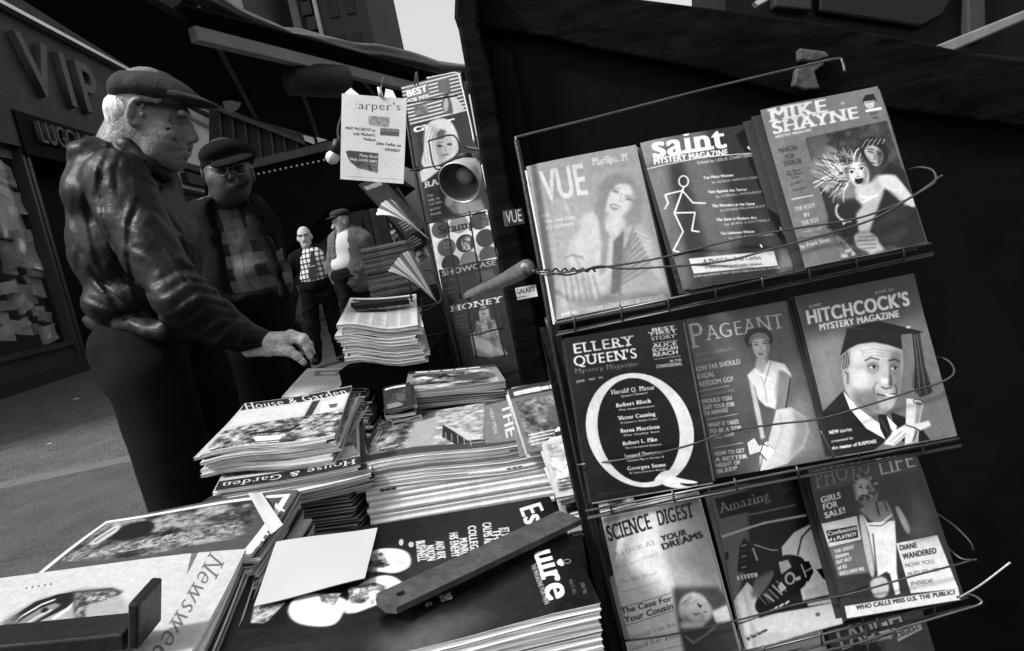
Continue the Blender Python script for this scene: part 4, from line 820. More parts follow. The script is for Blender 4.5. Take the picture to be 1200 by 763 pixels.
for i in range(0): A.line([(226+i*4, 130+i*26), (222+i*10, 160+i*14)], 4, (.1, .65)[i % 2], .8); A.line([(290+i*6, 150+i*14), (304+i*4, 180+i*8)], 4, (.65, .1)[i % 2], .8)
A.poly([(246, 240), (290, 215), (350, 210), (370, 250), (384, 290), (300, 290)], .5, 2); A.line([(310, 215), (322, 262)], 7, .07, 1); A.line([(340, 215), (352, 245)], 5, .1, 1)
A.poly([(256, 250), (280, 290), (380, 284), (386, 360), (390, 470), (404, 550), (386, 556), (366, 478), (352, 470), (320, 490), (300, 400), (286, 330)], .9, .6)
A.line([(290, 292), (330, 292), (368, 262)], 5, .95, .6); A.line([(286, 300), (330, 302), (372, 274)], 3, .05); A.poly([(376, 232), (394, 228), (440, 310), (432, 336), (416, 320)], .7, 2, smooth=True); A.poly([(244, 250), (268, 270), (300, 400), (312, 490), (292, 494), (260, 360)], .74, 2, smooth=True)
A.poly([(290, 500), (350, 484), (366, 530), (354, 566), (310, 570), (296, 540)], .74, 2, smooth=True); A.line([(300, 330), (318, 480)], 4, .1, .8)
A.poly([(386, 366), (530, 336), (604, 526), (442, 548)], .85); A.text('DIANE', (400, 392), (462, 380), 19, .07, 'black'); A.text('WANDERED', (412, 424), (530, 400), 20, .07, 'black'); greek(A, [(420, 454, 520, 436, 'NOW YOU'), (430, 486, 540, 466, 'MUST SEE HER'), (440, 520, 520, 506, 'INSIDE')], .4, 14)
A.poly([(196, 604), (604, 526), (612, 566), (206, 650)], .82); A.text('WHO CALLS MISS U.S. THE PUBLIC?', (240, 616), (596, 546), 16, .07, 'black'); A.poly([(440, 170), (505, 240), (520, 335), (430, 350)], .3, 12)
M_PHO = A.mat('woman_in_swimsuit_print', .3, coat=.2)
A = Art([(0, 0), (10, 0), (10, 300), (0, 300)], 24, 420, .07); M_DARK_SP = A.mat('spine_print_plain', .4)
cr = (930, 520, 3.141); c_lau = C(cr, [(170, 712), (526, 640), (700, 1230), (300, 1310)])
A = Art(c_lau, 300, 400, .26, cr)
A.poly([(250, 700), (300, 690), (420, 850), (280, 880)], .05); A.text('LAUGH', (226, 790), (470, 700), 84, .05, 'black'); A.text('LAUGH', (220, 786), (464, 696), 78, .75, 'bold')
A.poly([(424, 712), (512, 670), (522, 706), (432, 752)], .78); A.text('DIGEST', (432, 742), (514, 702), 22, .08, 'fat'); A.text('A Riot of Comedy!', (290, 768), (414, 738), 14, .8, 'bold')
M_LAU = A.mat('comic_lettering_print', .4)
A = Art([(0, 0), (100, 0), (100, 140), (0, 140)], 200, 280, .7); A.poly([(4, 4), (96, 4), (96, 50), (4, 50)], .78); A.text('OUR', (30, 30), (60, 30), 10, .15, 'black'); A.mottle([(10, 50), (90, 50), (90, 130), (10, 130)], .3, .8, 20, 3); M_PLAIN = A.mat('pale_digest_print', .4)

# centre rack covers, measured in (400,200,3.18) and (370,70,4.615)
cr = (370, 70, 4.615); c_best = C(cr, [(455, 130), (775, 68), (812, 284), (505, 336)])
c_best = [c_best[0], c_best[1], (c_best[1][0]+18, c_best[1][1]+98), (c_best[0][0]+20, c_best[0][1]+98)]
A = Art(c_best, 240, 330, .08, cr)
for i in range(11): A.line([(455+i*6, 142+i*20), (780+i*4, 82+i*20)], 9, .75)
A.poly([(480, 140), (600, 118), (616, 196), (500, 232)], .3); A.text('BEST', (490, 192), (602, 166), 36, .9, 'black'); A.text('FOR MEN', (498, 226), (612, 200), 20, .85, 'black'); A.poly([(655, 110), (715, 100), (730, 180), (665, 185)], .25); A.mottle([(530, 250), (600, 238), (612, 285), (540, 300)], .2, .5, 6)
A.poly([(690, 200), (720, 190), (745, 240), (740, 300), (700, 300), (680, 250)], .15, 1); A.poly([(715, 190), (745, 195), (800, 270), (800, 286), (745, 300), (735, 250)], .7, 1.5); A.ell((704, 250), 14, 40, .6, 0, 2)
M_BEST = A.mat('striped_mens_print', .45)
c_cap = C(cr, [(507, 338), (810, 286), (905, 640), (590, 800)]); c_cap = [c_cap[0], c_cap[1], (c_cap[1][0]+20, c_cap[1][1]+93), (c_cap[0][0]+22, c_cap[0][1]+93)]
A = Art(c_cap, 280, 390, .07, cr)
A.text('caper', (524, 384), (745, 348), 44, .88, 'bold'); A.poly([(585, 360), (620, 320), (690, 310), (740, 350), (775, 440), (770, 520), (700, 560), (610, 590), (570, 560), (590, 480)], .8, 3, smooth=True)
A.poly([(655, 400), (680, 372), (722, 400), (742, 470), (735, 530), (690, 550), (650, 500)], .72, 3, smooth=True); A.poly([(650, 400), (670, 375), (700, 385), (690, 430), (660, 430)], .3, 4); A.ell((672, 468), 15, 6, .1, 10, 1.5); A.ell((722, 462), 13, 6, .12, 5, 1.5); A.line([(660, 450), (690, 448)], 4, .3, 1); A.line([(688, 520), (716, 516)], 7, .25, 1.5); A.line([(700, 470), (704, 500)], 4, .45, 1)
A.poly([(570, 600), (600, 575), (660, 560), (690, 590), (600, 655), (565, 660)], .78, 3)
for i in range(7): A.line([(590+i*10, 350+i*3), (580+i*8, 430), (600+i*8, 560)], 3, (.6, .9)[i % 2], 1)
M_CAP = A.mat('platinum_blonde_print', .3, coat=.2)
cr = (400, 200, 3.18); c_ra = C(cr, [(295, 40), (520, 0), (600, 350), (360, 400)]); c_ra = [c_ra[0], c_ra[1], (c_ra[1][0]+20, c_ra[1][1]+92), (c_ra[0][0]+20, c_ra[0][1]+92)]
A = Art(c_ra, 240, 330, .1, cr)
A.poly([(290, 20), (370, 0), (372, 12), (296, 40)], .8); A.text('RAMPAGE', (306, 60), (500, 20), 22, .85, 'slab'); greek(A, [(316, 96, 340, 92, 'THE'), (320, 112, 366, 104, 'GIRL IN'), (324, 128, 376, 118, 'THE PARK'), (328, 146, 370, 138, 'and her'), (332, 164, 372, 156, 'friends')], .6, 9)
A.poly([(380, 120), (420, 90), (470, 110), (530, 150), (420, 160)], .4, 3); A.ell((400, 110), 16, 22, .5, 0, 3); A.poly([(430, 120), (520, 110), (540, 150), (440, 165)], .55, 5); M_RA = A.mat('dark_pulp_print', .3, coat=.2)
c_sca = C(cr, [(322, 190), (540, 150), (620, 500), (395, 545)]); c_sca = [c_sca[0], c_sca[1], (c_sca[1][0]+20, c_sca[1][1]+92), (c_sca[0][0]+20, c_sca[0][1]+92)]
A = Art(c_sca, 260, 350, .82, cr)
for i, (x, y, v) in enumerate([(368, 216, .3), (436, 200, .5), (512, 190, .2), (392, 284, .33), (462, 272, .1), (536, 256, .18), (410, 345, .1), (480, 335, .45), (550, 320, .3), (430, 410, .3), (500, 400, .2), (570, 390, .4)]): A.ell((x, y), 35, 34, v)
A.text('Scamp', (358, 236), (500, 212), 32, .04, 'fat'); A.mottle([(446, 250), (480, 245), (484, 296), (450, 300)], .05, .8, 5); A.mottle([(520, 176), (545, 172), (550, 210), (520, 214)], .1, .5, 5); A.text('THE', (380, 276), (404, 271), 9, .6); A.text('MAN', (380, 292), (408, 286), 9, .6)
M_SCA = A.mat('spotted_print', .35)
c_sho = C(cr, [(360, 365), (575, 325), (650, 660), (430, 700)]); c_sho = [c_sho[0], c_sho[1], (c_sho[1][0]+19, c_sho[1][1]+92), (c_sho[0][0]+19, c_sho[0][1]+92)]
A = Art(c_sho, 260, 350, .06, cr)
A.poly([(358, 358), (380, 346), (470, 328), (575, 324), (576, 332), (470, 340), (372, 366)], .8); A.text('SHOWCASE', (374, 390), (576, 354), 20, .6, 'bold'); greek(A, [(380, 412, 418, 404, 'for men'), (388, 440, 420, 434, 'a new'), (392, 458, 424, 450, 'story')], .4, 7); A.poly([(500, 380), (560, 365), (575, 400), (520, 420)], .3, 6)
M_SHO = A.mat('dark_banner_print', .35)
c_hon = C(cr, [(395, 495), (600, 465), (660, 790), (460, 830)]); c_hon = [c_hon[0], c_hon[1], (c_hon[1][0]+18, c_hon[1][1]+90), (c_hon[0][0]+20, c_hon[0][1]+90)]
A = Art(c_hon, 260, 350, .07, cr)
A.text('HONEY', (402, 520), (598, 494), 22, .88, 'slab'); greek(A, [(408, 546, 480, 536, 'a new look'), (412, 560, 486, 550, 'at the girls of'), (416, 574, 470, 566, 'the bay'), (420, 588, 474, 580, 'pictures')], .4, 6)
A.poly([(480, 612), (500, 600), (515, 570), (512, 530), (530, 506), (548, 516), (556, 560), (584, 620), (600, 660), (622, 690), (560, 700), (500, 690), (488, 650)], .5, 2.5); A.ell((528, 530), 18, 24, .62, 0, 2); A.line([(510, 520), (546, 514)], 5, .1, 1); A.line([(524, 536), (536, 534)], 3, .2, 1)
A.poly([(480, 610), (500, 606), (560, 650), (620, 690), (560, 694), (500, 660)], .68, 3); A.line([(500, 610), (580, 640)], 4, .2, 1.5)
A.mottle([(500, 560), (570, 560), (600, 640), (500, 620)], .3, .65, 9, 4, 4); M_HON = A.mat('reclining_figure_print', .35)
cr = (370, 70, 4.615); c_har = C(cr, [(142, 180), (490, 214), (478, 672), (132, 645)])
A = Art(c_har, 300, 400, .97, cr)
A.text('Harper\u2019s', (172, 262), (462, 276), 42, .25, 'serif'); A.poly([(165, 200), (228, 205), (226, 270), (160, 265)], .97, 3, al=.88)
A.mottle([(285, 300), (400, 312), (396, 366), (290, 352)], .55, .8, 7, 3); A.poly([(350, 368), (452, 376), (450, 414), (348, 406)], .4, 1); A.text('IN THIS ISSUE', (352, 384), (450, 390), 9, .75, 'bold')
greek(A, [(160, 372, 322, 388, 'MARY McCARTHY on'), (202, 402, 322, 414, "Lady Macbeth's"), (258, 432, 322, 440, 'Husband'), (330, 456, 462, 472, 'Jules Feiffer on'), (374, 490, 458, 500, 'KENNEDY')], .12, 15)
A.poly([(162, 492), (184, 488), (340, 505), (336, 612), (290, 596), (230, 585), (210, 560), (180, 540)], .3, 1); A.mottle([(180, 545), (336, 560), (336, 612), (230, 585)], .2, .55, 8, 7); A.text('Philip Roth', (236, 522), (336, 532), 16, .92, 'bold'); A.text('PAUL LOVES LIBBY', (184, 540), (334, 556), 13, .95, 'black'); A.text('a new story', (250, 562), (330, 570), 7, .85)
A.line([(160, 628), (470, 650)], 2, .6); M_HAR = A.mat('literary_monthly_print', .6)

# covers on the piles; x to the right along the title side
def flat_art(corners, W, H, bg, cr=(0, 0, 1)): return Art(corners, W, H, bg, cr)
c_esq = [(644, 584), (704, 707), (250, 798), (334, 632)]
cr = (250, 560, 2.553); A = Art(c_esq, 520, 660, .06, cr)
A.poly([(480, 470), (640, 400), (760, 380), (900, 400), (700, 470), (560, 515)], .3, 26); A.poly([(600, 250), (700, 230), (780, 270), (640, 330)], .13, 20)
A.text('Es', (920, 92), (942, 145), 60, .9, 'fat', slant=.1); A.text('q', (938, 150), (952, 195), 44, .9, 'fat'); A.text('uire', (966, 222), (1014, 372), 66, .92, 'fat', slant=.1)
A.text('THE MAGAZINE FOR MEN', (960, 262), (1004, 378), 13, .75, 'bold'); A.text('JUNE 1962', (1102, 322), (1112, 352), 10, .6); A.text('PRICE 60c', (1068, 312), (1084, 352), 9, .5); A.ell((1062, 256), 10, 6, .6, 0, ring=2); A.poly([(1012, 62), (1030, 58), (1056, 104), (1030, 112)], .85)
for i, (x, y, y2, s_, h) in enumerate([(622, 190, 248, 'BUSHNELL', 26), (652, 202, 246, 'NIXON', 24), (680, 190, 240, 'AND RFK', 24), (720, 165, 234, 'HIS ENEMY', 24), (750, 180, 232, 'MUNRO', 22), (774, 145, 222, 'COLLEGE', 22), (816, 136, 204, 'CALMS ALL', 24), (846, 156, 196, 'THE', 22), (870, 150, 186, 'JET SET', 22), (905, 160, 172, 'by', 14)]):
    A.text(s_, (x, y), (x+.34*(y2-y)*.4, y2), h, .84, 'black')
A.ell((608, 200), 8, 8, .7); A.ell((578, 194), 7, 10, .7)
A.poly([(470, 235), (500, 215), (560, 210), (600, 220), (612, 245), (604, 268), (560, 285), (520, 280), (455, 280)], .82, 1.5, smooth=True); A.mottle([(470, 235), (520, 225), (545, 260), (500, 280), (466, 280)], .1, .85, 9, 6)
A.poly([(480, 300), (540, 285), (580, 300), (592, 320), (560, 350), (500, 375), (440, 400), (400, 400), (440, 330)], .84, 1.5, smooth=True); A.mottle([(420, 330), (500, 310), (540, 320), (500, 370), (430, 370)], .1, .9, 11, 8)
A.poly([(262, 360), (330, 345), (400, 355), (430, 370), (410, 395), (390, 430), (340, 442), (260, 438), (232, 410), (240, 380)], .84, 1.5, smooth=True); A.mottle([(330, 350), (400, 345), (380, 380), (340, 372)], .2, .8, 9, 3)
A.poly([(130, 378), (210, 375), (160, 440), (118, 440)], .6, 2); A.mottle([(130, 378), (230, 375), (170, 435), (118, 440)], .25, .85, 14, 5)
A.text('all in', (656, 372), (676, 366), 12, .85, 'black'); A.text('THIS', (700, 360), (735, 348), 18, .9, 'black'); M_ESQ = A.mat('black_mens_monthly_print', .32, coat=.15)

c_new = [(287, 637), (222, 763), (-175, 818), (-8, 680)]
cr = (0, 560, 3.158); A = Art(c_new, 520, 700, .74, cr)
A.text('Newsweek', (770, 262), (500, 720), 64, .38, 'serif')
A.poly([(700, 262), (728, 262), (690, 330), (680, 345)], .4); A.ell((300, 470), 175, 70, .74, 0, 1, ring=2)
A.poly([(-60, 600), (20, 510), (130, 448), (240, 420), (300, 402), (400, 402), (446, 440), (470, 490), (450, 540), (250, 560), (0, 580)], .62, 6)
A.poly([(-10, 566), (40, 512), (120, 460), (200, 432), (262, 420), (276, 440), (240, 474), (150, 520), (60, 566)], .05, 2); A.poly([(20, 566), (60, 530), (130, 486), (190, 462), (210, 470), (150, 510), (70, 560)], .5, 3); A.line([(10, 562), (70, 512), (140, 470), (190, 450)], 5, .9, 1.5); A.line([(60, 556), (120, 516), (176, 488)], 4, .85, 1.5); A.ell((150, 490), 14, 8, .05, -30, 2)
A.line([(262, 424), (268, 450), (230, 486), (180, 520)], 9, .85, 1.5)
A.poly([(250, 420), (400, 402), (440, 415), (420, 430), (300, 450), (290, 540), (262, 540)], .25, 4); A.mottle([(265, 425), (420, 410), (400, 440), (300, 470), (295, 530), (262, 535)], .15, .7, 6, 3, 3)
for i in range(5): A.ell((88+i*22, 412-i*4), 3, 4, .3)
A.mottle([(-100, 600), (60, 500), (20, 700), (-100, 720)], .2, .6, 20, 4, 8); M_NEW = A.mat('pale_news_weekly_print', .4)
c_time = [(352, 571), (290, 641), (20, 700), (120, 607)]
cr = (0, 560, 3.158); A = Art(c_time, 420, 560, .33, cr)
A.poly([(1085, 50), (385, 155), (175, 345), (40, 470), (600, 400), (905, 262)], .88); A.poly([(1060, 62), (390, 165), (200, 340), (80, 440), (600, 370), (890, 250)], .3)
A.mottle([(1000, 75), (395, 168), (215, 330), (560, 290), (900, 205)], .1, .62, 26, 5, 3); A.poly([(420, 240), (470, 170), (600, 150), (610, 200), (520, 235)], .08, 4, smooth=True)
A.poly([(330, 255), (400, 200), (450, 165), (465, 185), (440, 215), (360, 265)], .72, 3, smooth=True); A.line([(360, 248), (440, 190)], 6, .4, 2)
A.mottle([(240, 310), (920, 150), (900, 195), (240, 330)], .25, .7, 6, 9, 2)
A.text('TIME', (1040, 72), (930, 226), 66, .85, 'serif')
M_TIME = A.mat('framed_news_weekly_print', .4)
c_hg = [(285, 471), (414, 453), (391, 511), (236, 535)]
cr = (200, 380, 3.18); A = Art(c_hg, 400, 520, .72, cr)
A.poly([(270, 290), (684, 234), (668, 260), (255, 318)], .14); A.text('House & Garden', (274, 314), (668, 262), 24, .9, 'serif', slant=-.3)
A.poly([(255, 320), (520, 285), (490, 345), (215, 385)], .78); A.poly([(530, 285), (560, 280), (520, 350), (492, 356)], .2, 1); A.poly([(565, 290), (662, 262), (640, 310), (555, 335)], .82); A.mottle([(590, 300), (625, 297), (620, 312), (596, 314)], .1, .5, 4)
A.mottle([(200, 400), (480, 345), (650, 320), (610, 410), (120, 490)], .12, .8, 11, 4, 3); A.poly([(310, 430), (420, 415), (405, 440), (325, 452)], .85, 1); A.line([(300, 420), (440, 398), (480, 375)], 7, .08, 1)
A.line([(150, 480), (600, 400)], 4, .3); M_HG = A.mat('garden_monthly_print', .4)
c_hg2 = [(402, 455), (444, 505), (386, 573), (216, 580)]
c_hg2 = [(330, 470), (446, 496), (385, 577), (216, 582)]
A = Art([(0, 0), (100, 0), (100, 130), (0, 130)], 400, 520, .7); A.poly([(0, 0), (100, 0), (100, 17), (0, 17)], .13); A.text('House & Garden', (3, 13), (97, 13), 9, .88, 'serif'); A.mottle([(2, 22), (98, 22), (98, 126), (2, 126)], .15, .8, 26, 4); A.poly([(2, 24), (70, 22), (66, 40), (4, 42)], .8); M_HG2 = A.mat('garden_monthly_reversed_print', .4)
c_life = [(621, 468), (634, 503), (414, 549), (446, 487)]
cr = (380, 400, 3.178); A = Art(c_life, 420, 560, .25, cr)
A.poly([(110, 480), (215, 270), (350, 250), (330, 420)], .12, 6); A.mottle([(200, 290), (470, 250), (480, 370), (180, 430)], .15, .75, 18, 5, 5); A.poly([(370, 390), (390, 280), (480, 240), (490, 370)], .62, 4); A.mottle([(470, 235), (640, 225), (650, 345), (480, 372)], .45, .8, 12, 7, 3)
A.poly([(505, 300), (560, 320), (655, 340), (560, 360), (510, 340)], .12, 1); A.poly([(510, 300), (580, 315), (650, 335), (600, 345)], .75, 1.5)
for i in range(5): A.line([(520+i*22, 325+i*3), (526+i*22, 350+i*2)], 3, .6)
A.poly([(638, 240), (765, 215), (805, 322), (655, 348)], .45); A.text('THE', (690, 240), (716, 330), 26, .8, 'bold'); A.text('Life', (728, 238), (752, 320), 34, .85, 'serif'); A.text('NEW MEN', (655, 250), (680, 320), 10, .75)
A.text('G', (192, 300), (235, 292), 18, .85, 'serif'); A.line([(190, 385), (215, 325)], 6, .85); A.line([(205, 383), (232, 322)], 6, .85); A.line([(250, 400), (330, 380)], 5, .7, 2); M_LIFE = A.mat('picture_weekly_print', .4)
def generic(name, seed, bg, title, tv, lo, hi, W=220, H=290, rough=.4, band=None, font='slab'):
    A = Art([(0, 0), (100, 0), (100, 130), (0, 130)], W, H, bg)
    if band is not None: A.poly([(0, 0), (100, 0), (100, 22), (0, 22)], band)
    A.mottle([(6, 30), (94, 30), (94, 124), (6, 124)], lo, hi, 22, seed, 2)
    rs = np.random.RandomState(seed)
    for i in range(5): A.line([(10+i*15, 13), (20+i*15, 13)], 7+rs.rand()*3, tv, .8)          # a title too small to read
    for i in range(4): A.line([(10, 100+i*6), (40+rs.rand()*30, 100+i*6)], 2, tv, .6)
    A.poly([(50+rs.rand()*20, 50), (80, 60), (70+rs.rand()*15, 100), (45, 90)], rs.rand(), 6, smooth=True)
    return A.mat(name, rough)
G_WHITE = generic('white_cover_print', 11, .85, 'Review', .3, .75, .88); G_PALE = generic('pale_cover_print', 12, .7, 'Modern', .1, .4, .85, band=.8); G_DARK = generic('dark_cover_print', 13, .1, 'Home', .8, .05, .3); G_MID = generic('grey_cover_print', 14, .4, 'World', .85, .15, .6, band=.2)
G_BUSY = generic('busy_cover_print', 15, .5, 'Weekly', .9, .05, .85, band=.1)
A = Art([(0, 0), (100, 0), (100, 130), (0, 130)], 330, 420, .72)
[A.line([(8+i*11, 13), (16+i*11, 13)], 10, .1, 1.2) for i in range(8)]; A.line([(4, 24), (96, 24)], .8, .2)
for c_ in range(5):
    for r_ in range(32):
        if (c_ in (1, 2)) and r_ < 16: continue
        A.line([(6+c_*18, 30+r_*3), (21+c_*18-(r_*7 % 5), 30+r_*3)], 1.1, .35)
A.mottle([(24, 28), (58, 28), (58, 74), (24, 74)], .05, .75, 12, 4, 1); M_PAPER = A.mat('newspaper_print', .85)
A = Art([(0, 0), (10, 0), (10, 300), (0, 300)], 24, 420, .97)
for i in range(3): A.line([(3, 24+i*9), (3, 30+i*9)], 4, .15); A.line([(3, 230+i*9), (3, 236+i*9)], 3, .3)
M_WSP = A.mat('white_spine_print', .5)
A = Art([(0, 0), (10, 0), (10, 300), (0, 300)], 24, 420, .06); [A.line([(4, 20+i*14), (4, 28+i*14)], 4, .6, .6) for i in range(12)]; M_BSP = A.mat('black_spine_print', .4)
# ------------------------------------------------------------------ magazines in the big rack
RN = np.array([.03, -.955, .295]); RN /= np.linalg.norm(RN); RP = np.array([.215, .807, .868])
def rk(c, **k): return lay(c, .137, .192, .8, flat=False, hint=RN, tilt=k.get('tilt', .07), size=.04)
GRP = lambda s: 'copies behind the '+s
specs = [
 ('vue', c_vue, .009, 4, M_VUE, BACK_G, 'pale digest with a smiling woman in a striped robe, top left in the rack', 'front copy of the smiling woman digest', 0.004, (-.0012, .0004, 0)),
 ('saint', c_saint, .012, 2, M_SAINT, M_SAINT_SP, 'glossy black digest with a white line stick figure, top middle in the rack', 'stick figure digest', 0.012, (0, 0, 0)),
 ('mike', c_mike, .0095, 3, M_MIKE, M_MIKE_SP, 'grey digest with a screaming blonde held by a man, top right in the rack', 'screaming blonde digest', 0.007, (-.008, -.001, 0)),
 ('ell', c_ell, .010, 3, M_ELL, M_ELL_SP, 'black digest with one huge white letter Q, left in the middle pocket', 'huge letter Q digest', 0.008, (-.001, .0, 0)),
 ('pag', c_pag, .008, 2, M_PAG, BACK_W, 'grey digest with a seated young woman in a white dress and dark beret, middle pocket', 'seated woman digest', 0.003, (0, 0, 0)),
 ('hit', c_hit, .008, 3, M_HIT, M_DARK_SP, 'grey digest with a stout man in a graduation cap holding a scroll', 'graduation cap digest', 0.005, (-.0015, 0, 0)),
 ('sci', c_sci, .008, 3, M_SCI, BACK_W, 'white and grey digest about dreams, left in the bottom pocket', 'dreams digest', 0.004, (-.002, 0, 0)),
 ('ama', c_ama, .009, 2, M_AMA, M_AMA_SP, 'dark digest with a checkered machine and cogs picture, middle of the bottom pocket', 'checkered machine digest', 0.008, (0, 0, 0)),
 ('pho', c_pho, .009, 3, M_PHO, M_DARK_SP, 'dark magazine with a woman in a pale swimsuit, bottom pocket', 'swimsuit woman magazine', 0.006, (-.002, 0, 0)),
 ('lau', c_lau, .008, 2, M_LAU, BACK_D, 'dark digest with fat comic lettering, cut by the bottom edge of the picture', 'comic lettering digest', 0.003, (0, 0, 0))]
RK = {}
for i, (k, c, t, n, am, sp, lab, bl, shr, fan) in enumerate(specs):
    P = rk(c, tilt=.12 if k == 'pho' else .07); RK[k] = P
    if k == 'lau': P['c'] = P['c']-RN*.035
    curl = (lambda u, v, s=i: .0035*np.sin(2.6*u+s*1.3)*np.cos(2*v)+.006*np.clip(v-.75, 0, 1)**2*16*np.sin(u*3+s)*.5-.002*np.exp(-(u/.06)**2))
    pile(P, t, n, lab, 'magazine', am, (PAGE_D if k in ('ell', 'sci', 'ama', 'lau') else PAGE_L, sp), 'copies of the '+bl, 'copy behind the '+bl, jit=(.002, .0015, .5), fan=fan, seed=20+i, shear=-shr, bend=curl, below_mats=[(BACK_D if k not in ('vue',) else BACK_W, PAGE_L if k in ('vue',) else PAGE_D, sp)], stack_down=P['R'][:, 2]*1.0)
P = dict(RK['lau']); P['c'] = P['c']-RK['lau']['R'][:, 0]*.142+RK['lau']['R'][:, 1]*.006; pile(P, .008, 1, 'pale digest cut by the bottom edge of the picture, left of the comic lettering one', 'magazine', M_PLAIN, (PAGE_L, BACK_W), None, '')
# --- the rack itself: bent and twisted wire
ROW = [float(np.mean([(RK[k]['c']-RP)@RN for k in ks])) for ks in (('vue', 'saint', 'mike'), ('ell', 'pag', 'hit'), ('sci', 'ama', 'pho'))]
def onp(px, py, off):      # the pockets stand one above the other while every magazine leans back
    y = py+.22*(px-860); t = np.interp(y, [270, 465, 660], [0, 1, 2]); return atp(px, py, RP+RN*(off+np.interp(t, [0, 1, 2], ROW)), RN)
def onr(px, py, off, row): return atp(px, py, RP+RN*(off+ROW[row]), RN)
def spline(P, k=6):
    P = np.array(P, float); Q = np.vstack([2*P[0]-P[1], P, 2*P[-1]-P[-2]]); out = []
    for i in range(1, len(Q)-2):
        for t in np.linspace(0, 1, k, endpoint=False):
            a, b, c, d = Q[i-1], Q[i], Q[i+1], Q[i+2]; out.append(.5*((2*b)+(c-a)*t+(2*a-5*b+4*c-d)*t*t+(3*b-a-3*c+d)*t**3))
    out.append(P[-1]); return np.array(out)
rack = thing('magazine_rack', 'bent black wire magazine rack of three pockets, hung on the booth at the right', 'magazine rack', RP+np.array([0, .1, -.4]))
def rw(name, pts, off, r, m=WIRE, sm=True, par=None, row=None):
    off = off if hasattr(off, '__len__') else [off]*len(pts)
    P = [onp(a, b, o) if row is None else onr(a, b, o, row) for (a, b), o in zip(pts, off)]; P = spline(P) if sm and len(P) > 2 else P
    mb = MB(); mb.smooth = True; mb.tube(P, r, 6); return part(par or rack, name, mb, m)
rw('top_rod', [(617, 215), (606, 178), (605, 163), (612, 159), (700, 137), (825, 105), (930, 80), (980, 69), (987, 73), (990, 84)], -.02, .0016, WIRE)
rw('side_rail', [(605, 165), (612, 200), (638, 340), (652, 420), (688, 590), (733, 770), (745, 830)], -.008, .0035, IRON)
rw('side_rail', [(640, 372), (668, 470), (700, 620), (735, 790)], -.02, .003, IRON)
mb = MB(); mb.slab([onp(a, b, -.03) for a, b in ((632, 384), (655, 380), (700, 590), (745, 790), (722, 790), (668, 560))][::-1], RN*-.004); part(rack, 'side_plate', mb, IRON)
# pocket trays
def tray(pa, pb, drop, n, off=.010, dep=.038, row=0):
    rw = lambda *a, **k: globals()['rw'](*a, row=row, **k)
    """front rod from pa to pb, a lower rod, ribs under the magazines and a back rod"""
    rw('tray_rod', [pa, pb], off, .0015); rw('tray_rod', [(pa[0]+2, pa[1]+drop), (pb[0]+2, pb[1]+drop)], off-.012, .0013)
    rw('tray_rod', [(pa[0]+3, pa[1]+drop*.8), (pb[0]+3, pb[1]+drop*.8)], -dep, .0013)
    for k in range(n):
        t = (k+.4)/n; a = np.array(pa)*(1-t)+np.array(pb)*t
        rw('tray_rib', [(a[0]-1, a[1]-5), (a[0]+1, a[1]+2), (a[0]+2, a[1]+drop), (a[0]+3, a[1]+drop*.8)], [off+.001, off+.002, off-.012, -dep], .0012, sm=False)
tray((650, 379), (1091, 285), 14, 8); tray((686, 599), (1124, 514), 9, 6, .010, .036, 1); tray((868, 768), (1134, 700), 12, 4, .012, .036, 2)
rw('tray_rod', [(700, 800), (960, 764), (1060, 735), (1120, 717), (1146, 709), (1150, 704), (1138, 697), (1120, 700)], [.01, .02, .03, .04, .045, .045, .03, .012], .0014, row=2)
rw('tray_rod', [(1125, 700), (1132, 696), (1150, 685), (1184, 659)], [.02, .03, .05, .07], .0012, WIRE_L, row=2)
# twisted retaining wires with their hooks
rw('retaining_wire', [(622, 316), (640, 322), (668, 318), (700, 314), (770, 303), (860, 281), (930, 268), (1000, 257), (1050, 240), (1083, 222), (1096, 212), (1093, 200), (1078, 196), (1064, 199)], [.0, .012, .014, .014, .014, .02, .026, .026, .026, .024, .018, .004, -.01, -.02], .0013, row=0)
rw('retaining_wire', [(622, 318), (640, 319), (668, 322), (700, 312), (730, 315), (790, 312), (850, 306), (900, 293), (960, 277), (1020, 258), (1060, 236), (1086, 219), (1100, 208), (1104, 206)], [.0, .014, .012, .016, .014, .016, .02, .026, .026, .026, .026, .022, .018, .016], .0013, row=0)
rw('wire_twist', [(620+i*5.2, 317+(2.2 if i % 2 else -2)-i*.05) for i in range(16)], [.012+(.0015 if i % 4 < 2 else -.001) for i in range(16)], .0012, IRON, row=0)
rw('retaining_wire', [(676, 545), (740, 537), (800, 524), (860, 505), (910, 497), (960, 491), (1020, 474), (1070, 458), (1100, 449), (1116, 440), (1117, 430), (1108, 421), (1094, 418)], [.012, .026, .03, .022, .014, .014, .012, .012, .01]+[.008, 0, -.01, -.02], .0012, row=1)
rw('retaining_wire', [(732, 751), (780, 745), (860, 728), (930, 709), (1000, 695), (1070, 675), (1120, 662), (1140, 656)], [.012, .012, .014, .016, .024, .026, .024, .018], .0012, row=2)
rw('retaining_wire', [(1095, 600), (1118, 616), (1136, 634), (1141, 645)], [-.02, -.01, 0, .0], .0012, row=2)
rw('retaining_wire', [(1098, 628), (1115, 646), (1128, 655), (1145, 656)], [-.02, -.005, .005, .01], .0012, row=2)
for row_, pts in ((0, [(787, 298), (801, 320), (812, 345)]), (0, [(914, 266), (930, 292), (945, 318)]), (1, [(962, 505), (972, 524), (980, 538)]), (2, [(980, 640), (995, 684), (1012, 730), (1018, 763)]), (2, [(830, 570), (846, 640), (866, 740), (874, 790)])):
    rw('divider_wire', pts, .008, .0011, row=row_)
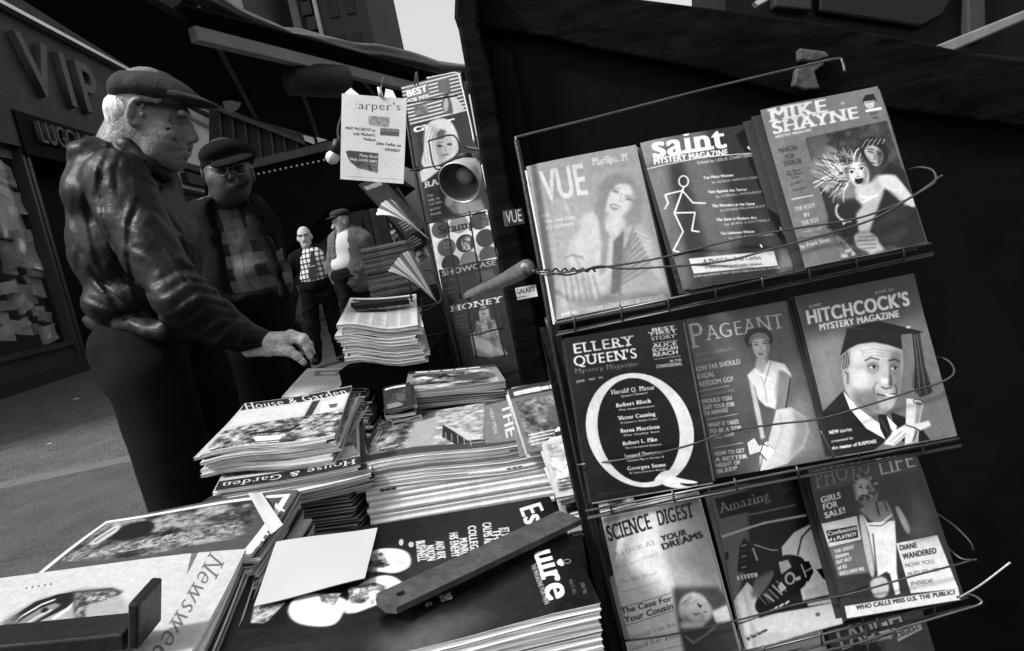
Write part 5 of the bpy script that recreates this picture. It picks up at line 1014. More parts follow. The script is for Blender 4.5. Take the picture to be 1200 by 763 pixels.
# tags on the black board left of the rack
def tagsheet(name, lab, cat, c, Y, W, H, paint, bg, thick=.0008, n0=(0, -1, 0), w=None, h=None, parts=None, tilt=.25):
    P = lay(c, w, h, Y, flat=False, hint=n0, tilt=tilt, size=.1); A = Art(c, W, H, bg); paint(A)
    r = thing(name, lab, cat, M=mat4(P['c'], P['R'])); mb = MB(); mb.smooth = True
    U, V = np.meshgrid(np.linspace(0, 1, 9), np.linspace(0, 1, 9)); B = .0012*np.sin(U*4+1)*np.sin(V*3)+.004*np.clip(U+V-1.6, 0, 1)**2*6
    for z, fl in ((0, False), (-thick, True)): mb.grid(np.stack([(U-.5)*P['w'], (V-.5)*P['h'], B+z], -1), 0, fl)
    w_, h_ = P['w'], P['h']; put('sheet', mb.mesh('sheet', [A.mat(name+'_print', .6)], lambda co: (np.clip(co[:, 0]/w_+.5, 0, 1), np.clip(co[:, 1]/h_+.5, 0, 1))), r); return r, P
def pv(A): A.text('VUE', (594, 262), (612, 259), 14, .85); [A.line([(590+k*1.6, 249), (592+k*1.6, 265)], .6, .5) for k in range(3)]
tagsheet('name_tag', 'small black tag lettered in white on the post left of the rack, upper one', 'tag', [(588, 247), (612, 243), (615, 262), (592, 266)], 1.17, 120, 90, pv, .1, w=.034, h=.027)
tagsheet('name_tag', 'small white tag with black lettering on the post left of the rack, lower one', 'tag', [(604, 338), (628, 333), (630, 347), (606, 352)], 1.17, 120, 80, lambda A: (A.text('GALAXY', (606, 345), (627, 341), 6, .1, 'bold'), A.line([(606, 349), (616, 347)], 1, .3)), .8, w=.034, h=.02)
# ------------------------------------------------------------------ narrow rack in the middle
n2 = np.array([-.12, -.97, .22]); n2 /= np.linalg.norm(n2)
mid = [(c_best, 2.2, M_BEST, 'mens magazine with horizontal stripes and a small figure, topmost in the narrow rack'),
       (c_cap, 2.16, M_CAP, 'magazine with a platinum blonde face, behind the metal lamp in the narrow rack'),
       (c_ra, 2.12, M_RA, 'dark magazine with pale title, partly hidden under the metal lamp in the narrow rack'),
       (c_sca, 2.08, M_SCA, 'white magazine covered with dark dots, third pocket of the narrow rack'),
       (c_sho, 2.04, M_SHO, 'dark magazine with a pale arched top band, below the dotted one in the narrow rack'),
       (c_hon, 2.0, M_HON, 'dark magazine with a reclining figure, lowest in the narrow rack')]
mrp = None; zprev = None
for i, (c, Y, am, lab) in enumerate(mid):
    P = lay(c, .2, .262, Y, flat=False, hint=n2, tilt=.03, size=.015)
    s_ = ((at(525, 250, 2.0+.012*(5-i))-CAM)@n2)/((P['c']-CAM)@n2)       # keep the pockets stepping gently forward, sizes follow
    P = dict(c=CAM+(P['c']-CAM)*s_, R=P['R'], w=P['w']*s_, h=P['h']*s_)
    pile(P, .007, 2, lab, 'magazine', am, (PAGE_D, BACK_D), 'spare copies in the narrow rack', 'spare copy behind the '+['striped', 'platinum blonde', 'pale titled', 'dotted', 'arched band', 'reclining figure'][i]+' cover in the narrow rack', seed=60+i, jit=(.003, .003, .6), shear=-.002, below_mats=[(BACK_D, PAGE_D, BACK_D)])
P2 = at(525, 250, 1.985)
def on2(px, py, off=0): return atp(px, py, P2+n2*off, n2)
rack2 = thing('magazine_rack', 'narrow tall wire rack of six pockets between the lamp and the newspapers', 'magazine rack', P2-np.array([0, 0, .5]))
def r2(name, pts, off, r, m=WIRE):
    P = [on2(a, b, off) for a, b in pts]; P = spline(P) if len(P) > 2 else P; mb = MB(); mb.smooth = True; mb.tube(P, r, 6); part(rack2, name, mb, m)
r2('rail', [(473, 118), (480, 160), (489, 215), (506, 300), (534, 412), (538, 440)], .01, .006, IRON)
r2('rail', [(500, 92), (520, 88), (536, 86), (541, 100), (551, 142), (556, 168)], -.03, .003, WIRE_L)
r2('rail', [(544, 96), (556, 160), (566, 210), (582, 270), (597, 350), (604, 420)], -.04, .006, IRON)
r2('rail_edge', [(565, 192), (570, 215), (575, 235), (582, 272)], -.02, .0045, mat('pale_edge', .55, .5))  # paler strip along part of the rail
for pts in ([(502, 165), (532, 159), (537, 185), (511, 198), (502, 165)], [(550, 247), (556, 290), (564, 330)], [(523, 255), (530, 300), (540, 350)], [(546, 352), (552, 385), (559, 420)], [(576, 350), (584, 385), (592, 418)], [(545, 395), (590, 384)], [(479, 325), (504, 317), (518, 350), (486, 358), (479, 325)], [(480, 330), (484, 360), (494, 366), (520, 352)], [(495, 395), (504, 430), (532, 417), (534, 410)], [(494, 348), (497, 395)], [(486, 100), (488, 84), (490, 100)], [(472, 122), (536, 112)], [(480, 200), (560, 186)], [(500, 262), (570, 248)]):
    r2('pocket_wire', pts, .035, .0026, IRON)
def fanmag(lab, base, tips, Y, w, mt, n=6):
    """a magazine rolled open: curved leaves that meet at one end"""
    r = thing('folded_magazine', lab, 'magazine', at(base[0], base[1], Y)); b0, b1 = at(base[0]-3, base[1]-4, Y), at(base[0]+5, base[1]+5, Y+.02)
    T = spline([at(x, y, Y-.03+.012*i) for i, (x, y) in enumerate(tips)], max(2, n//(len(tips)-1)+1))
    for i in range(len(T)-1):
        mb = MB(); mb.smooth = True; G = []
        for s in np.linspace(0, 1, 7):
            bow = np.array([.0, -.02, .02])*math.sin(s*math.pi)*(1-.25*i)
            a = b0*(1-s)+T[i]*s+bow; b = (b0*.4+b1*.6)*(1-s)+(T[i]*.15+T[i+1]*.85)*s+bow*.9; G.append([a, (a+b)/2+np.array([0, -.004, .002]), b])
        G = np.array(G); mb.grid(G); mb.grid(G+np.array([0, .0015, -.0008]), flip=True); part(r, 'leaf', mb, mt if i % 3 != 2 else BACK_G)
LEAF = mat('pale_leaf', .8, .6, .15, 9)
fanmag('rolled open magazine of white leaves in the upper side pocket of the narrow rack', (501, 279), [(441, 252), (446, 240), (458, 234), (470, 244)], 1.95, .1, LEAF)
fanmag('rolled open magazine of white leaves in the lower side pocket, above the newspapers', (511, 354), [(455, 318), (462, 309), (472, 297), (484, 294)], 1.9, .1, LEAF)
def sidemag(c, Y, am, lab, n0=(-.5, -.8, .3), w=.15, h=.2):
    P = lay(c, w, h, Y, flat=False, hint=n0, tilt=.3, size=.15); pile(P, .005, 1, lab, 'magazine', am, (PAGE_L, BACK_D), None, '')
sidemag([(440, 235), (466, 222), (506, 282), (484, 300)], 2.05, G_DARK, 'dark magazine leaning left of the narrow rack, behind the upper rolled one')
sidemag([(452, 268), (476, 256), (506, 300), (486, 318)], 1.98, G_BUSY, 'busy patterned magazine between the two rolled open ones')
sidemag([(492, 350), (514, 346), (530, 396), (504, 406)], 1.97, G_MID, 'grey magazine with curved stripes low in the side pocket of the narrow rack')
sidemag([(420, 214), (446, 208), (500, 262), (478, 280)], 2.12, G_DARK, 'dark board leaning below the pale hanging sheet', w=.14, h=.22)
# ------------------------------------------------------------------ the hanging monthly, its clip, and the lamps
har, PH = tagsheet('hanging_magazine', 'pale monthly hung by a clip in front of the canopy, left of the narrow rack', 'magazine', c_har, 1.75, 300, 400, lambda A: None, .8, w=.155, h=.212, thick=.004)
har.children[0].data.materials.clear(); har.children[0].data.materials.append(M_HAR)
mb = MB(); mb.slab([at(a, b, 1.762) for a, b in ((404, 109), (411, 103), (422, 112), (450, 116), (452, 104), (460, 106), (466, 118), (470, 214), (404, 208))][::-1], (0, .004, 0)); part(har, 'back_leaf', mb, LEAF)
clip = thing('spring_clip', 'small bright spring clip holding the hanging monthly', 'clip', at(447, 112, 1.75))
mb = MB(); mb.slab([at(a, b, 1.742) for a, b in ((441, 113), (452, 114), (453, 123), (440, 122))][::-1], (0, .012, 0)); part(clip, 'jaw', mb, CHROME, bevel=.001)
mb = MB(); mb.smooth = True; mb.tube([at(444, 102, 1.735), at(446, 112, 1.738), at(450, 116, 1.74)], [.005, .006, .003], 8); part(clip, 'lever', mb, CHROME)
mb = MB(); mb.smooth = True; mb.tube([at(447, 103, 1.75), at(448, 92, 1.9), at(450, 90, 2.2)], .0012, 6); part(clip, 'wire', mb, WIRE)
def lathe(name, prof, p, ax, mt, parent, n=28, closed=False):
    ax = np.array(ax, float); ax /= np.linalg.norm(ax); a = np.cross(ax, [0, 0, 1.]); a /= np.linalg.norm(a); b = np.cross(ax, a); mb = MB(); mb.smooth = True
    G = np.array([[np.array(p)+ax*z+r*(a*math.cos(t)+b*math.sin(t)) for t in np.linspace(0, 2*math.pi, n+1)] for z, r in prof]); mb.grid(G); return part(parent, name, mb, mt)
lp = at(538, 214, 1.55); back = at(562, 183, 1.66)-lp; Lh = np.linalg.norm(back); axl = back/Lh
lamp = thing('clamp_lamp', 'round metal reflector lamp clamped in front of the platinum blonde cover', 'lamp', lp)
METAL = mat('spun_metal', .5, .35, .2, 6, .1, 30, metal=.6); METAL_D = mat('reflector_inside', .09, .4, .3, 8, spec=.4)
R0 = .047
lathe('reflector', [(0, R0), (.004, R0*1.02), (.03, R0*.9), (.06, R0*.68), (.085, R0*.42), (.1, R0*.3)], lp, axl, METAL, lamp)
lathe('reflector_lining', [(0, R0*.985), (.004, R0*.96), (.03, R0*.84), (.045, R0*.7), (.05, R0*.2), (.05, 0)], lp, axl, METAL_D, lamp)
lathe('rim', [(-.001, R0*1.0), (-.004, R0*1.03), (-.001, R0*1.06), (.004, R0*1.03)], lp, axl, METAL, lamp)
lathe('bulb', [(.022, 0), (.024, R0*.25), (.03, R0*.42), (.042, R0*.45), (.05, R0*.3)], lp, axl, mat('frosted_bulb', .22, .25, .1), lamp)
lathe('socket', [(.09, R0*.34), (.12, R0*.34), (.122, 0)], lp, axl, IRON, lamp)
mb = MB(); mb.smooth = True; mb.tube(spline([lp+axl*.1, at(548, 180, 1.6), at(536, 186, 1.62), at(566, 178, 1.7), at(545, 172, 1.75)]), .004, 8); part(lamp, 'clamp_wire', mb, IRON)
hb = thing('hanging_bulb', 'bare glass bulb in a dark socket hanging at the left edge of the pale monthly', 'light bulb', at(393, 186, 1.85))
lathe('globe', [(0, 0), (.002, .008), (.010, .017), (.022, .019), (.034, .013), (.044, .009)], at(386, 192, 1.85), at(396, 172, 1.85)-at(386, 192, 1.85), mat('bulb_shine', .55, .15, .3, 20, spec=.6), hb, 16)
lathe('socket', [(0, 0), (0, .014), (.035, .014), (.04, .004)], at(392, 180, 1.85), at(398, 160, 1.85)-at(392, 180, 1.85), IRON, hb, 16)
mb = MB(); mb.smooth = True; mb.tube(spline([at(397, 165, 1.85), at(396, 150, 1.9), at(402, 130, 2.0)]), .003, 6); part(hb, 'cord', mb, IRON)
arm = thing('bracket', 'worn grey metal arm jutting left from the twisted wire of the rack', 'metal arm', at(600, 325, .9))
pA = [at(545, 348, 1.02), at(560, 342, 1.0), at(585, 331, .96), at(605, 321, .93), at(618, 314, .91), at(625, 318, .9)]
mb = MB(); mb.smooth = True; mb.tube(spline(pA), np.interp(np.linspace(0, 5, 31), [0, .3, 1, 2, 3, 4, 5], [.004, .0075, .0085, .0095, .012, .012, .004]), 12); part(arm, 'handle', mb, mat('worn_grey_metal', .09, .4, .5, 30, .3, 60, metal=.3))
lathe('rivet', [(-.002, 0), (-.002, .004), (.002, .0045)], at(549, 349, 1.008), (0, 1, 0.01), IRON, arm, 12)
# ------------------------------------------------------------------ the piles
def tb(c, w, h, Y, tilt=.03, size=.03): return lay(c, w, h, Y, flat=True, tilt=tilt, size=size)
PE = tb(c_esq, .26, .34, .72)
def be(u, v): return .003*np.sin(3*u+1)*np.cos(2*v)-.012*np.clip(u-.75, 0, 1)**2*4+.004*np.sin(6*v+2*u)*u
pile(PE, .0066, 17, 'large black mens monthly with white script title under the long bar', 'magazine', M_ESQ, (PAGE_L, BACK_W), 'large monthlies in the front pile', 'large monthly in the front pile', below_mats=[(BACK_D, PAGE_L, BACK_W)], seed=3, bend=be, jit=(.003, .003, .5), below_bends=be, rim=.001)
zE = PE['c'][2]
PN = tb(c_new, .21, .275, .65)
bn = lambda u, v: .003*np.sin(3*u)*np.cos(3*v+.5)-.010*np.clip(v-.6, 0, 1)**2*3
pile(PN, .0042, 26, 'pale news weekly with a sketched head under the black metal weight', 'magazine', M_NEW, (PAGE_L, BACK_W), 'news weeklies in the near left pile', 'news weekly in the near left pile', below_mats=[(G_WHITE, PAGE_L, BACK_W), (G_MID, PAGE_L, BACK_G), (G_DARK, PAGE_L, BACK_W)], seed=5, bend=bn, jit=(.003, .008, 2.0), below_bends=bn, fan=(0, .0007, .28))
PT = tb(c_time, .21, .275, .86, .04)
bt = lambda u, v: .003*np.sin(3*u)*np.cos(3*v)-.014*np.clip(v-.55, 0, 1)**2*3+.01*np.clip(.2-v, 0, 1)
pile(PT, .0036, 34, 'news weekly with a pale frame round a dark picture, behind the near left pile', 'magazine', M_TIME, (PAGE_L, BACK_W), 'framed weeklies behind the near left pile', 'weekly in the pile behind the near left pile', below_mats=[(G_MID, PAGE_L, BACK_W), (G_DARK, PAGE_L, BACK_G), (G_PALE, PAGE_L, BACK_W)], seed=8, bend=bt, jit=(.003, .008, 2.0), below_bends=bt, fan=(0, .0002, -.2))
PG = tb(c_hg, .21, .275, 1.2, .06)
bg_ = lambda u, v: .004*np.sin(3*u+.6)*np.cos(3*v)+.003*np.sin(7*u)*(1-v)
pile(PG, .0046, 9, 'garden monthly with a pale picture and upright title, top of the tall pile', 'magazine', M_HG, (PAGE_L, BACK_W), 'garden monthlies in the tall pile', 'garden monthly in the upper part of the tall pile', below_mats=[(M_HG2, PAGE_L, BACK_W), (G_PALE, PAGE_L, BACK_G), (G_BUSY, PAGE_L, BACK_W)], seed=11, bend=bg_, below_bends=bg_, jit=(.008, .008, 3.5), fan=(.0012, -.0008, -.5))
a = math.radians(186); Rz = np.array([[math.cos(a), -math.sin(a), 0], [math.sin(a), math.cos(a), 0], [0, 0, 1.]])
PG2 = dict(c=PG['c']+np.array([.022, -.038, -.046]), R=PG['R']@Rz, w=PG['w']*1.04, h=PG['h'])
pile(PG2, .0046, 9, 'garden monthly with its title upside down, jutting out lower in the tall pile', 'magazine', M_HG2, (PAGE_L, BACK_W), 'garden monthlies lower in the tall pile', 'garden monthly below the upside down title in the tall pile', below_mats=[(G_PALE, PAGE_L, BACK_W), (G_DARK, PAGE_L, BACK_G)], seed=12, bend=bg_, below_bends=bg_, jit=(.006, .007, 2.5), fan=(-.001, .001, .5))
zg = PG2['c'][2]-.046
PK = dict(c=np.array([at(345, 560, 1.12)[0]+.0, 1.19, zg-.004]), R=rodr(np.array([0, 0, -.13-math.pi/2])), w=.25, h=.27)
pile(PK, .0056, max(3, int((zg-ZT)/.0058)), 'dark bound annual at the top of the black pile under the garden monthlies', 'magazine', BACK_D, (PAGE_D, M_BSP), 'dark annuals under the garden monthlies', 'dark annual under the garden monthlies', below_mats=[(BACK_D, PAGE_D, M_BSP)], seed=14, jit=(.004, .005, 1.2), bend=bend_none, below_bends=bend_none)
PL = tb(c_life, .265, .345, 1.25, .10, .08)
bl_ = lambda u, v: .002*np.sin(3*u)*np.cos(3*v)+.006*np.sin(5*v+.5)*u*u-.004*u
pile(PL, .0056, 8, 'picture weekly with a boat on its cover, top of the big pile with white spines', 'magazine', M_LIFE, (PAGE_L, BACK_W), 'picture weeklies on the white spined pile', 'picture weekly in the big pile under the boat cover', below_mats=[(G_MID, PAGE_L, BACK_W), (G_BUSY, PAGE_L, BACK_G)], seed=15, bend=bl_, below_bends=bl_, jit=(.004, .004, .7), fan=(.0008, -.0004, 0))
PL2 = dict(c=PL['c']+np.array([.008, -.004, -.0056*8*1.04]), R=PL['R']@rodr(np.array([0, 0, math.pi])), w=PL['w'], h=PL['h']*.98)
pile(PL2, .0098, 7, 'thick white spined weekly, first of the white spines in the big pile', 'magazine', G_WHITE, (PAGE_L, M_WSP), 'white spined weeklies in the big pile', 'white spined weekly low in the big pile', below_mats=[(G_WHITE, PAGE_L, M_WSP)], seed=16, bend=bend_none, below_bends=bend_none, jit=(.002, .003, .5), round_spine=.001)
PH_ = tb([(478, 435), (581, 428), (592, 447), (474, 459)], .21, .275, 1.6, .05)
pile(PH_, .0046, 8, 'pale magazine with dark squiggles, top of the squat pile below the narrow rack', 'magazine', G_BUSY, (PAGE_D, BACK_G), 'magazines in the squat pile', 'magazine in the squat pile below the narrow rack', below_mats=[(G_MID, PAGE_L, BACK_G), (BACK_D, PAGE_D, BACK_D)], seed=17, jit=(.003, .003, .7))
PH2 = dict(PH_); PH2['c'] = PH_['c']+np.array([0, 0, -.038]); pile(PH2, .006, max(2, int((PH2['c'][2]-ZT)/.0062)), 'dark covered magazine, first of the dark ones in the squat pile', 'magazine', BACK_D, (PAGE_D, BACK_D), 'dark magazines in the squat pile', 'dark magazine at the foot of the squat pile', seed=18, jit=(.003, .003, .7))
A = Art([(0, 0), (100, 0), (100, 115), (0, 115)], 260, 300, .9); A.poly([(4, 6), (56, 6), (56, 100), (4, 100)], .84); A.poly([(14, 12), (52, 11), (50, 34), (18, 36)], .5, 5); A.poly([(22, 18), (46, 17), (44, 30), (25, 31)], .85, 3); A.poly([(62, 0), (100, 0), (100, 115), (62, 115)], .1); A.mottle([(68, 8), (96, 8), (96, 90), (68, 90)], .08, .7, 20, 6); A.line([(65, 3), (97, 3), (97, 100), (65, 100)], 1.2, .8); M_CARD = A.mat('half_white_half_dark_print', .5)
PC = tb([(357, 434), (449, 428), (426, 468), (333, 462)], .205, .24, 1.62, .05)
pile(PC, .005, int((PC['c'][2]-ZT)/.0053), 'white and dark catalogue just behind the garden monthlies, below the hand', 'magazine', M_CARD, (PAGE_L, BACK_W), 'catalogues behind the garden monthlies', 'catalogue in the pile behind the garden monthlies', below_mats=[(G_DARK, PAGE_L, BACK_W), (G_MID, PAGE_L, BACK_D)], seed=19, jit=(.006, .006, 4), fan=(.0022, -.0006, -.5))
PD = tb([(450, 452), (478, 447), (484, 474), (452, 484)], .06, .1, 1.5, .05)
pile(PD, .006, int((PD['c'][2]-ZT)/.0063), 'small dark pamphlet between the catalogues and the squat pile', 'pamphlet', G_DARK, (PAGE_D, BACK_D), 'small pamphlets between the piles', 'small pamphlet before the squat pile', name='pamphlet', below_mats=[(G_DARK, PAGE_L, BACK_W)], seed=23, jit=(.006, .006, 8))
M_STRIPC = M_CARD
# loose ones sliding down beside the big rack
for i, (c, Y, am, lab) in enumerate([([(625, 430), (690, 418), (716, 500), (650, 512)], 1.13, G_PALE, 'pale magazine leaning farthest back in the gap beside the big rack'),
    ([(594, 457), (664, 441), (692, 516), (618, 530)], 1.10, G_MID, 'magazine with a busy grey picture, sticking out behind the boat cover'),
    ([(630, 506), (706, 490), (734, 566), (652, 584)], 1.02, G_PALE, 'greyish magazine in the gap between the white spines and the big rack'),
    ([(638, 540), (716, 522), (750, 606), (668, 622)], .94, G_BUSY, 'patterned magazine sloping down lowest in the gap beside the big rack')]):
    P = lay(c, .105, .14, Y, flat=True, tilt=.5, size=.12, hint=(-.25, -.35, .9)); pile(P, .004, 4, lab, 'magazine', am, (PAGE_L, BACK_W), 'spares in the gap beside the big rack', 'spare under the '+['farthest', 'busy grey', 'greyish', 'lowest'][i]+' loose magazine beside the big rack', seed=30+i, jit=(.006, .006, 5), below_mats=[(G_PALE, PAGE_L, BACK_W), (G_MID, PAGE_L, BACK_W)])
# newspapers on their riser, the dark pile behind
PJ = tb([(414, 345), (484, 348), (492, 380), (392, 388)], .25, .30, 1.85, .35, .1)
mb = MB(); zr = PJ['c'][2]-.125; mb.box((PJ['c'][0]-.115, PJ['c'][1]-.11, ZT), (PJ['c'][0]+.115, PJ['c'][1]+.3, zr)); part(ctr, 'riser', mb, BLACKW)
bj = lambda u, v: .006*np.sin(3*u+.5)*np.cos(3*v)+.008*np.sin(6*u+1)*(1-v)**2
pile(PJ, .0085, 11, 'newspaper with a dark photograph, top of the folded newspapers', 'newspaper', M_PAPER, (mat('newsprint_edge', .5, .9, .5, 60, stretch=(1, 1, 3)), mat('newsprint_fold', .6, .9, .2, 20)), 'folded newspapers in the pile', 'folded newspaper in the pile', name='newspaper', below_mats=[(M_PAPER, page_mat('newsprint_edges', .2, .75, 260), mat('newsprint_fold2', .62, .9, .2, 20))], seed=24, bend=bj, below_bends=bj, jit=(.009, .009, 3), stack_down=(0, 0, 1))
KB = at(448, 287, 2.2); PKK = dict(c=KB+np.array([0, .08, 0]), R=rodr(np.array([0, 0, .05])), w=.145, h=.2)
pile(PKK, .0062, 26, 'top magazine of the dark pile behind the newspapers', 'magazine', BACK_D, (PAGE_D, BACK_G), 'dark magazines stacked behind the newspapers', 'dark magazine in the stack behind the newspapers', below_mats=[(BACK_D, mat('dim_edges', .1, .7, .6, 30), BACK_G), (BACK_G, mat('dim_edges2', .05, .7, .6, 30), BACK_D)], seed=25, jit=(.002, .004, 1), below_bends=bend_none, bend=bend_none)
mb = MB(); mb.box((KB[0]-.075, KB[1]-.02, ZT), (KB[0]+.3, KB[1]+.25, KB[2]-26*.0062*1.04)); part(ctr, 'riser', mb, BLACKW)
# --- weights and loose sheets on the piles
def onz(px, py, z):
    if isinstance(z, tuple): P, o = z; return atp(px, py, P['c']+P['R'][:, 2]*o, P['R'][:, 2])
    return atz(px, py, z)
zb = (PE, .007)
bar = thing('wooden_bar', 'long flat dark bar with a hole at one end, laid across the black monthly', 'bar', onz(560, 660, zb))
BARM = mat('bar_wood', .04, .6, .35, 6, .4, 60, grain=.3)
a_, b_ = onz(447, 714, zb), onz(669, 609, zb); dd = b_-a_; dd /= np.linalg.norm(dd); UPV = PE['R'][:, 2]; sd_ = np.cross(UPV, dd); L = np.linalg.norm(b_-a_); hw = .0195
prof = [(0, -hw*.55), (.006, -hw), (L, -hw), (L, hw), (.006, hw), (0, hw*.55)]
mb = MB(); hc = a_+dd*.022
# plate with a real hole: ring of quads round the hole joined to the outline
out = [a_+dd*x+sd_*y for x, y in ((0, -hw*.5), (0, hw*.5), (.006, hw), (.045, hw), (.045, -hw), (.006, -hw))]
angs = [math.atan2((p-hc)@sd_, (p-hc)@dd) for p in out]; hole = [hc+.0055*(dd*math.cos(t)+sd_*math.sin(t)) for t in angs]
up = UPV*.006; V = [p for p in out]+[p for p in hole]; V2 = [p+up for p in V]; n_ = len(out)
F = []
for i in range(n_):
    j = (i+1) % n_; F += [(i+2*n_, j+2*n_, j+3*n_, i+3*n_), (j, i, i+n_, j+n_), (i+n_, i+3*n_, j+3*n_, j+n_)]
    if i != 3: F += [(i, i+2*n_, j+2*n_, j)]
mb.add(V+V2, F); Rd = np.stack([dd, sd_, UPV], 1); mb.box((.0452, -hw, 0), (L, hw, .006), Rd, a_); part(bar, 'plank', mb, BARM)
zn = (PN, .006)
wt = thing('metal_weight', 'black angled metal weight standing on the pale news weekly', 'paperweight', onz(150, 750, zn)); WM = mat('black_japan', .010, .4, .4, 14, .2, 60, spec=.25)
p_, q_ = onz(-60, 765, zn), onz(176, 742, zn); dd = q_-p_; dd /= np.linalg.norm(dd); UPV = PN['R'][:, 2]; sd_ = np.cross(UPV, dd); Rd = np.stack([dd, sd_, UPV], 1); L = np.linalg.norm(q_-p_)
mb = MB(); mb.box((0, -.026, 0), (L-.0102, .012, .017), Rd, p_); part(wt, 'base_bar', mb, WM, bevel=.002)
mb = MB(); mb.box((-.010, -.027, 0), (.0, .020, .046), Rd@rodr(np.array([0, .18, 0])), q_+dd*.002); part(wt, 'upright_plate', mb, WM, bevel=.0025)
def sheet(lab, pts, z, mt, th=.0006, wav=.0015, name='paper_sheet', cat='paper'):
    P = [onz(a, b, z) for a, b in pts]; c = sum(P)/4; r = thing(name, lab, cat, c); U, V = np.meshgrid(np.linspace(0, 1, 10), np.linspace(0, 1, 10)); U, V = U[..., None], V[..., None]
    G = P[0]*(1-U)*(1-V)+P[1]*U*(1-V)+P[2]*U*V+P[3]*(1-U)*V+np.array([0, 0, 1.])*(wav*np.sin(U*4+1)*np.cos(V*3)); mb = MB(); mb.smooth = True
    mb.grid(G, flip=True); mb.grid(G-np.array([0, 0, th])); part(r, 'sheet', mb, mt); return r
SHEET = mat('blank_sheet', .36, .7, .04, 5)
sheet('blank white sheet lying on the black monthly at its left end', [(324, 636), (442, 617), (428, 679), (297, 709)], (PE, .009), SHEET)
sheet('narrow strip of white paper laid across the corner of the framed weekly', [(291, 579), (306, 576), (332, 616), (317, 625)], (PT, .0015), SHEET, name='paper_strip', wav=.0012)
zj = PJ['c']
nw = thing('flat_weight', 'thin black block weighing down the newspapers', 'paperweight', M=mat4(PJ['c']+PJ['R'][:, 2]*.011+PJ['R'][:, 0]*(-.0), PJ['R']@rodr(np.array([0, 0, .35]))))
mb = MB(); mb.box((-.075, -.02, 0), (.075, .02, .014)); put('block', mb.mesh('block', [WM]), nw, None, .002)
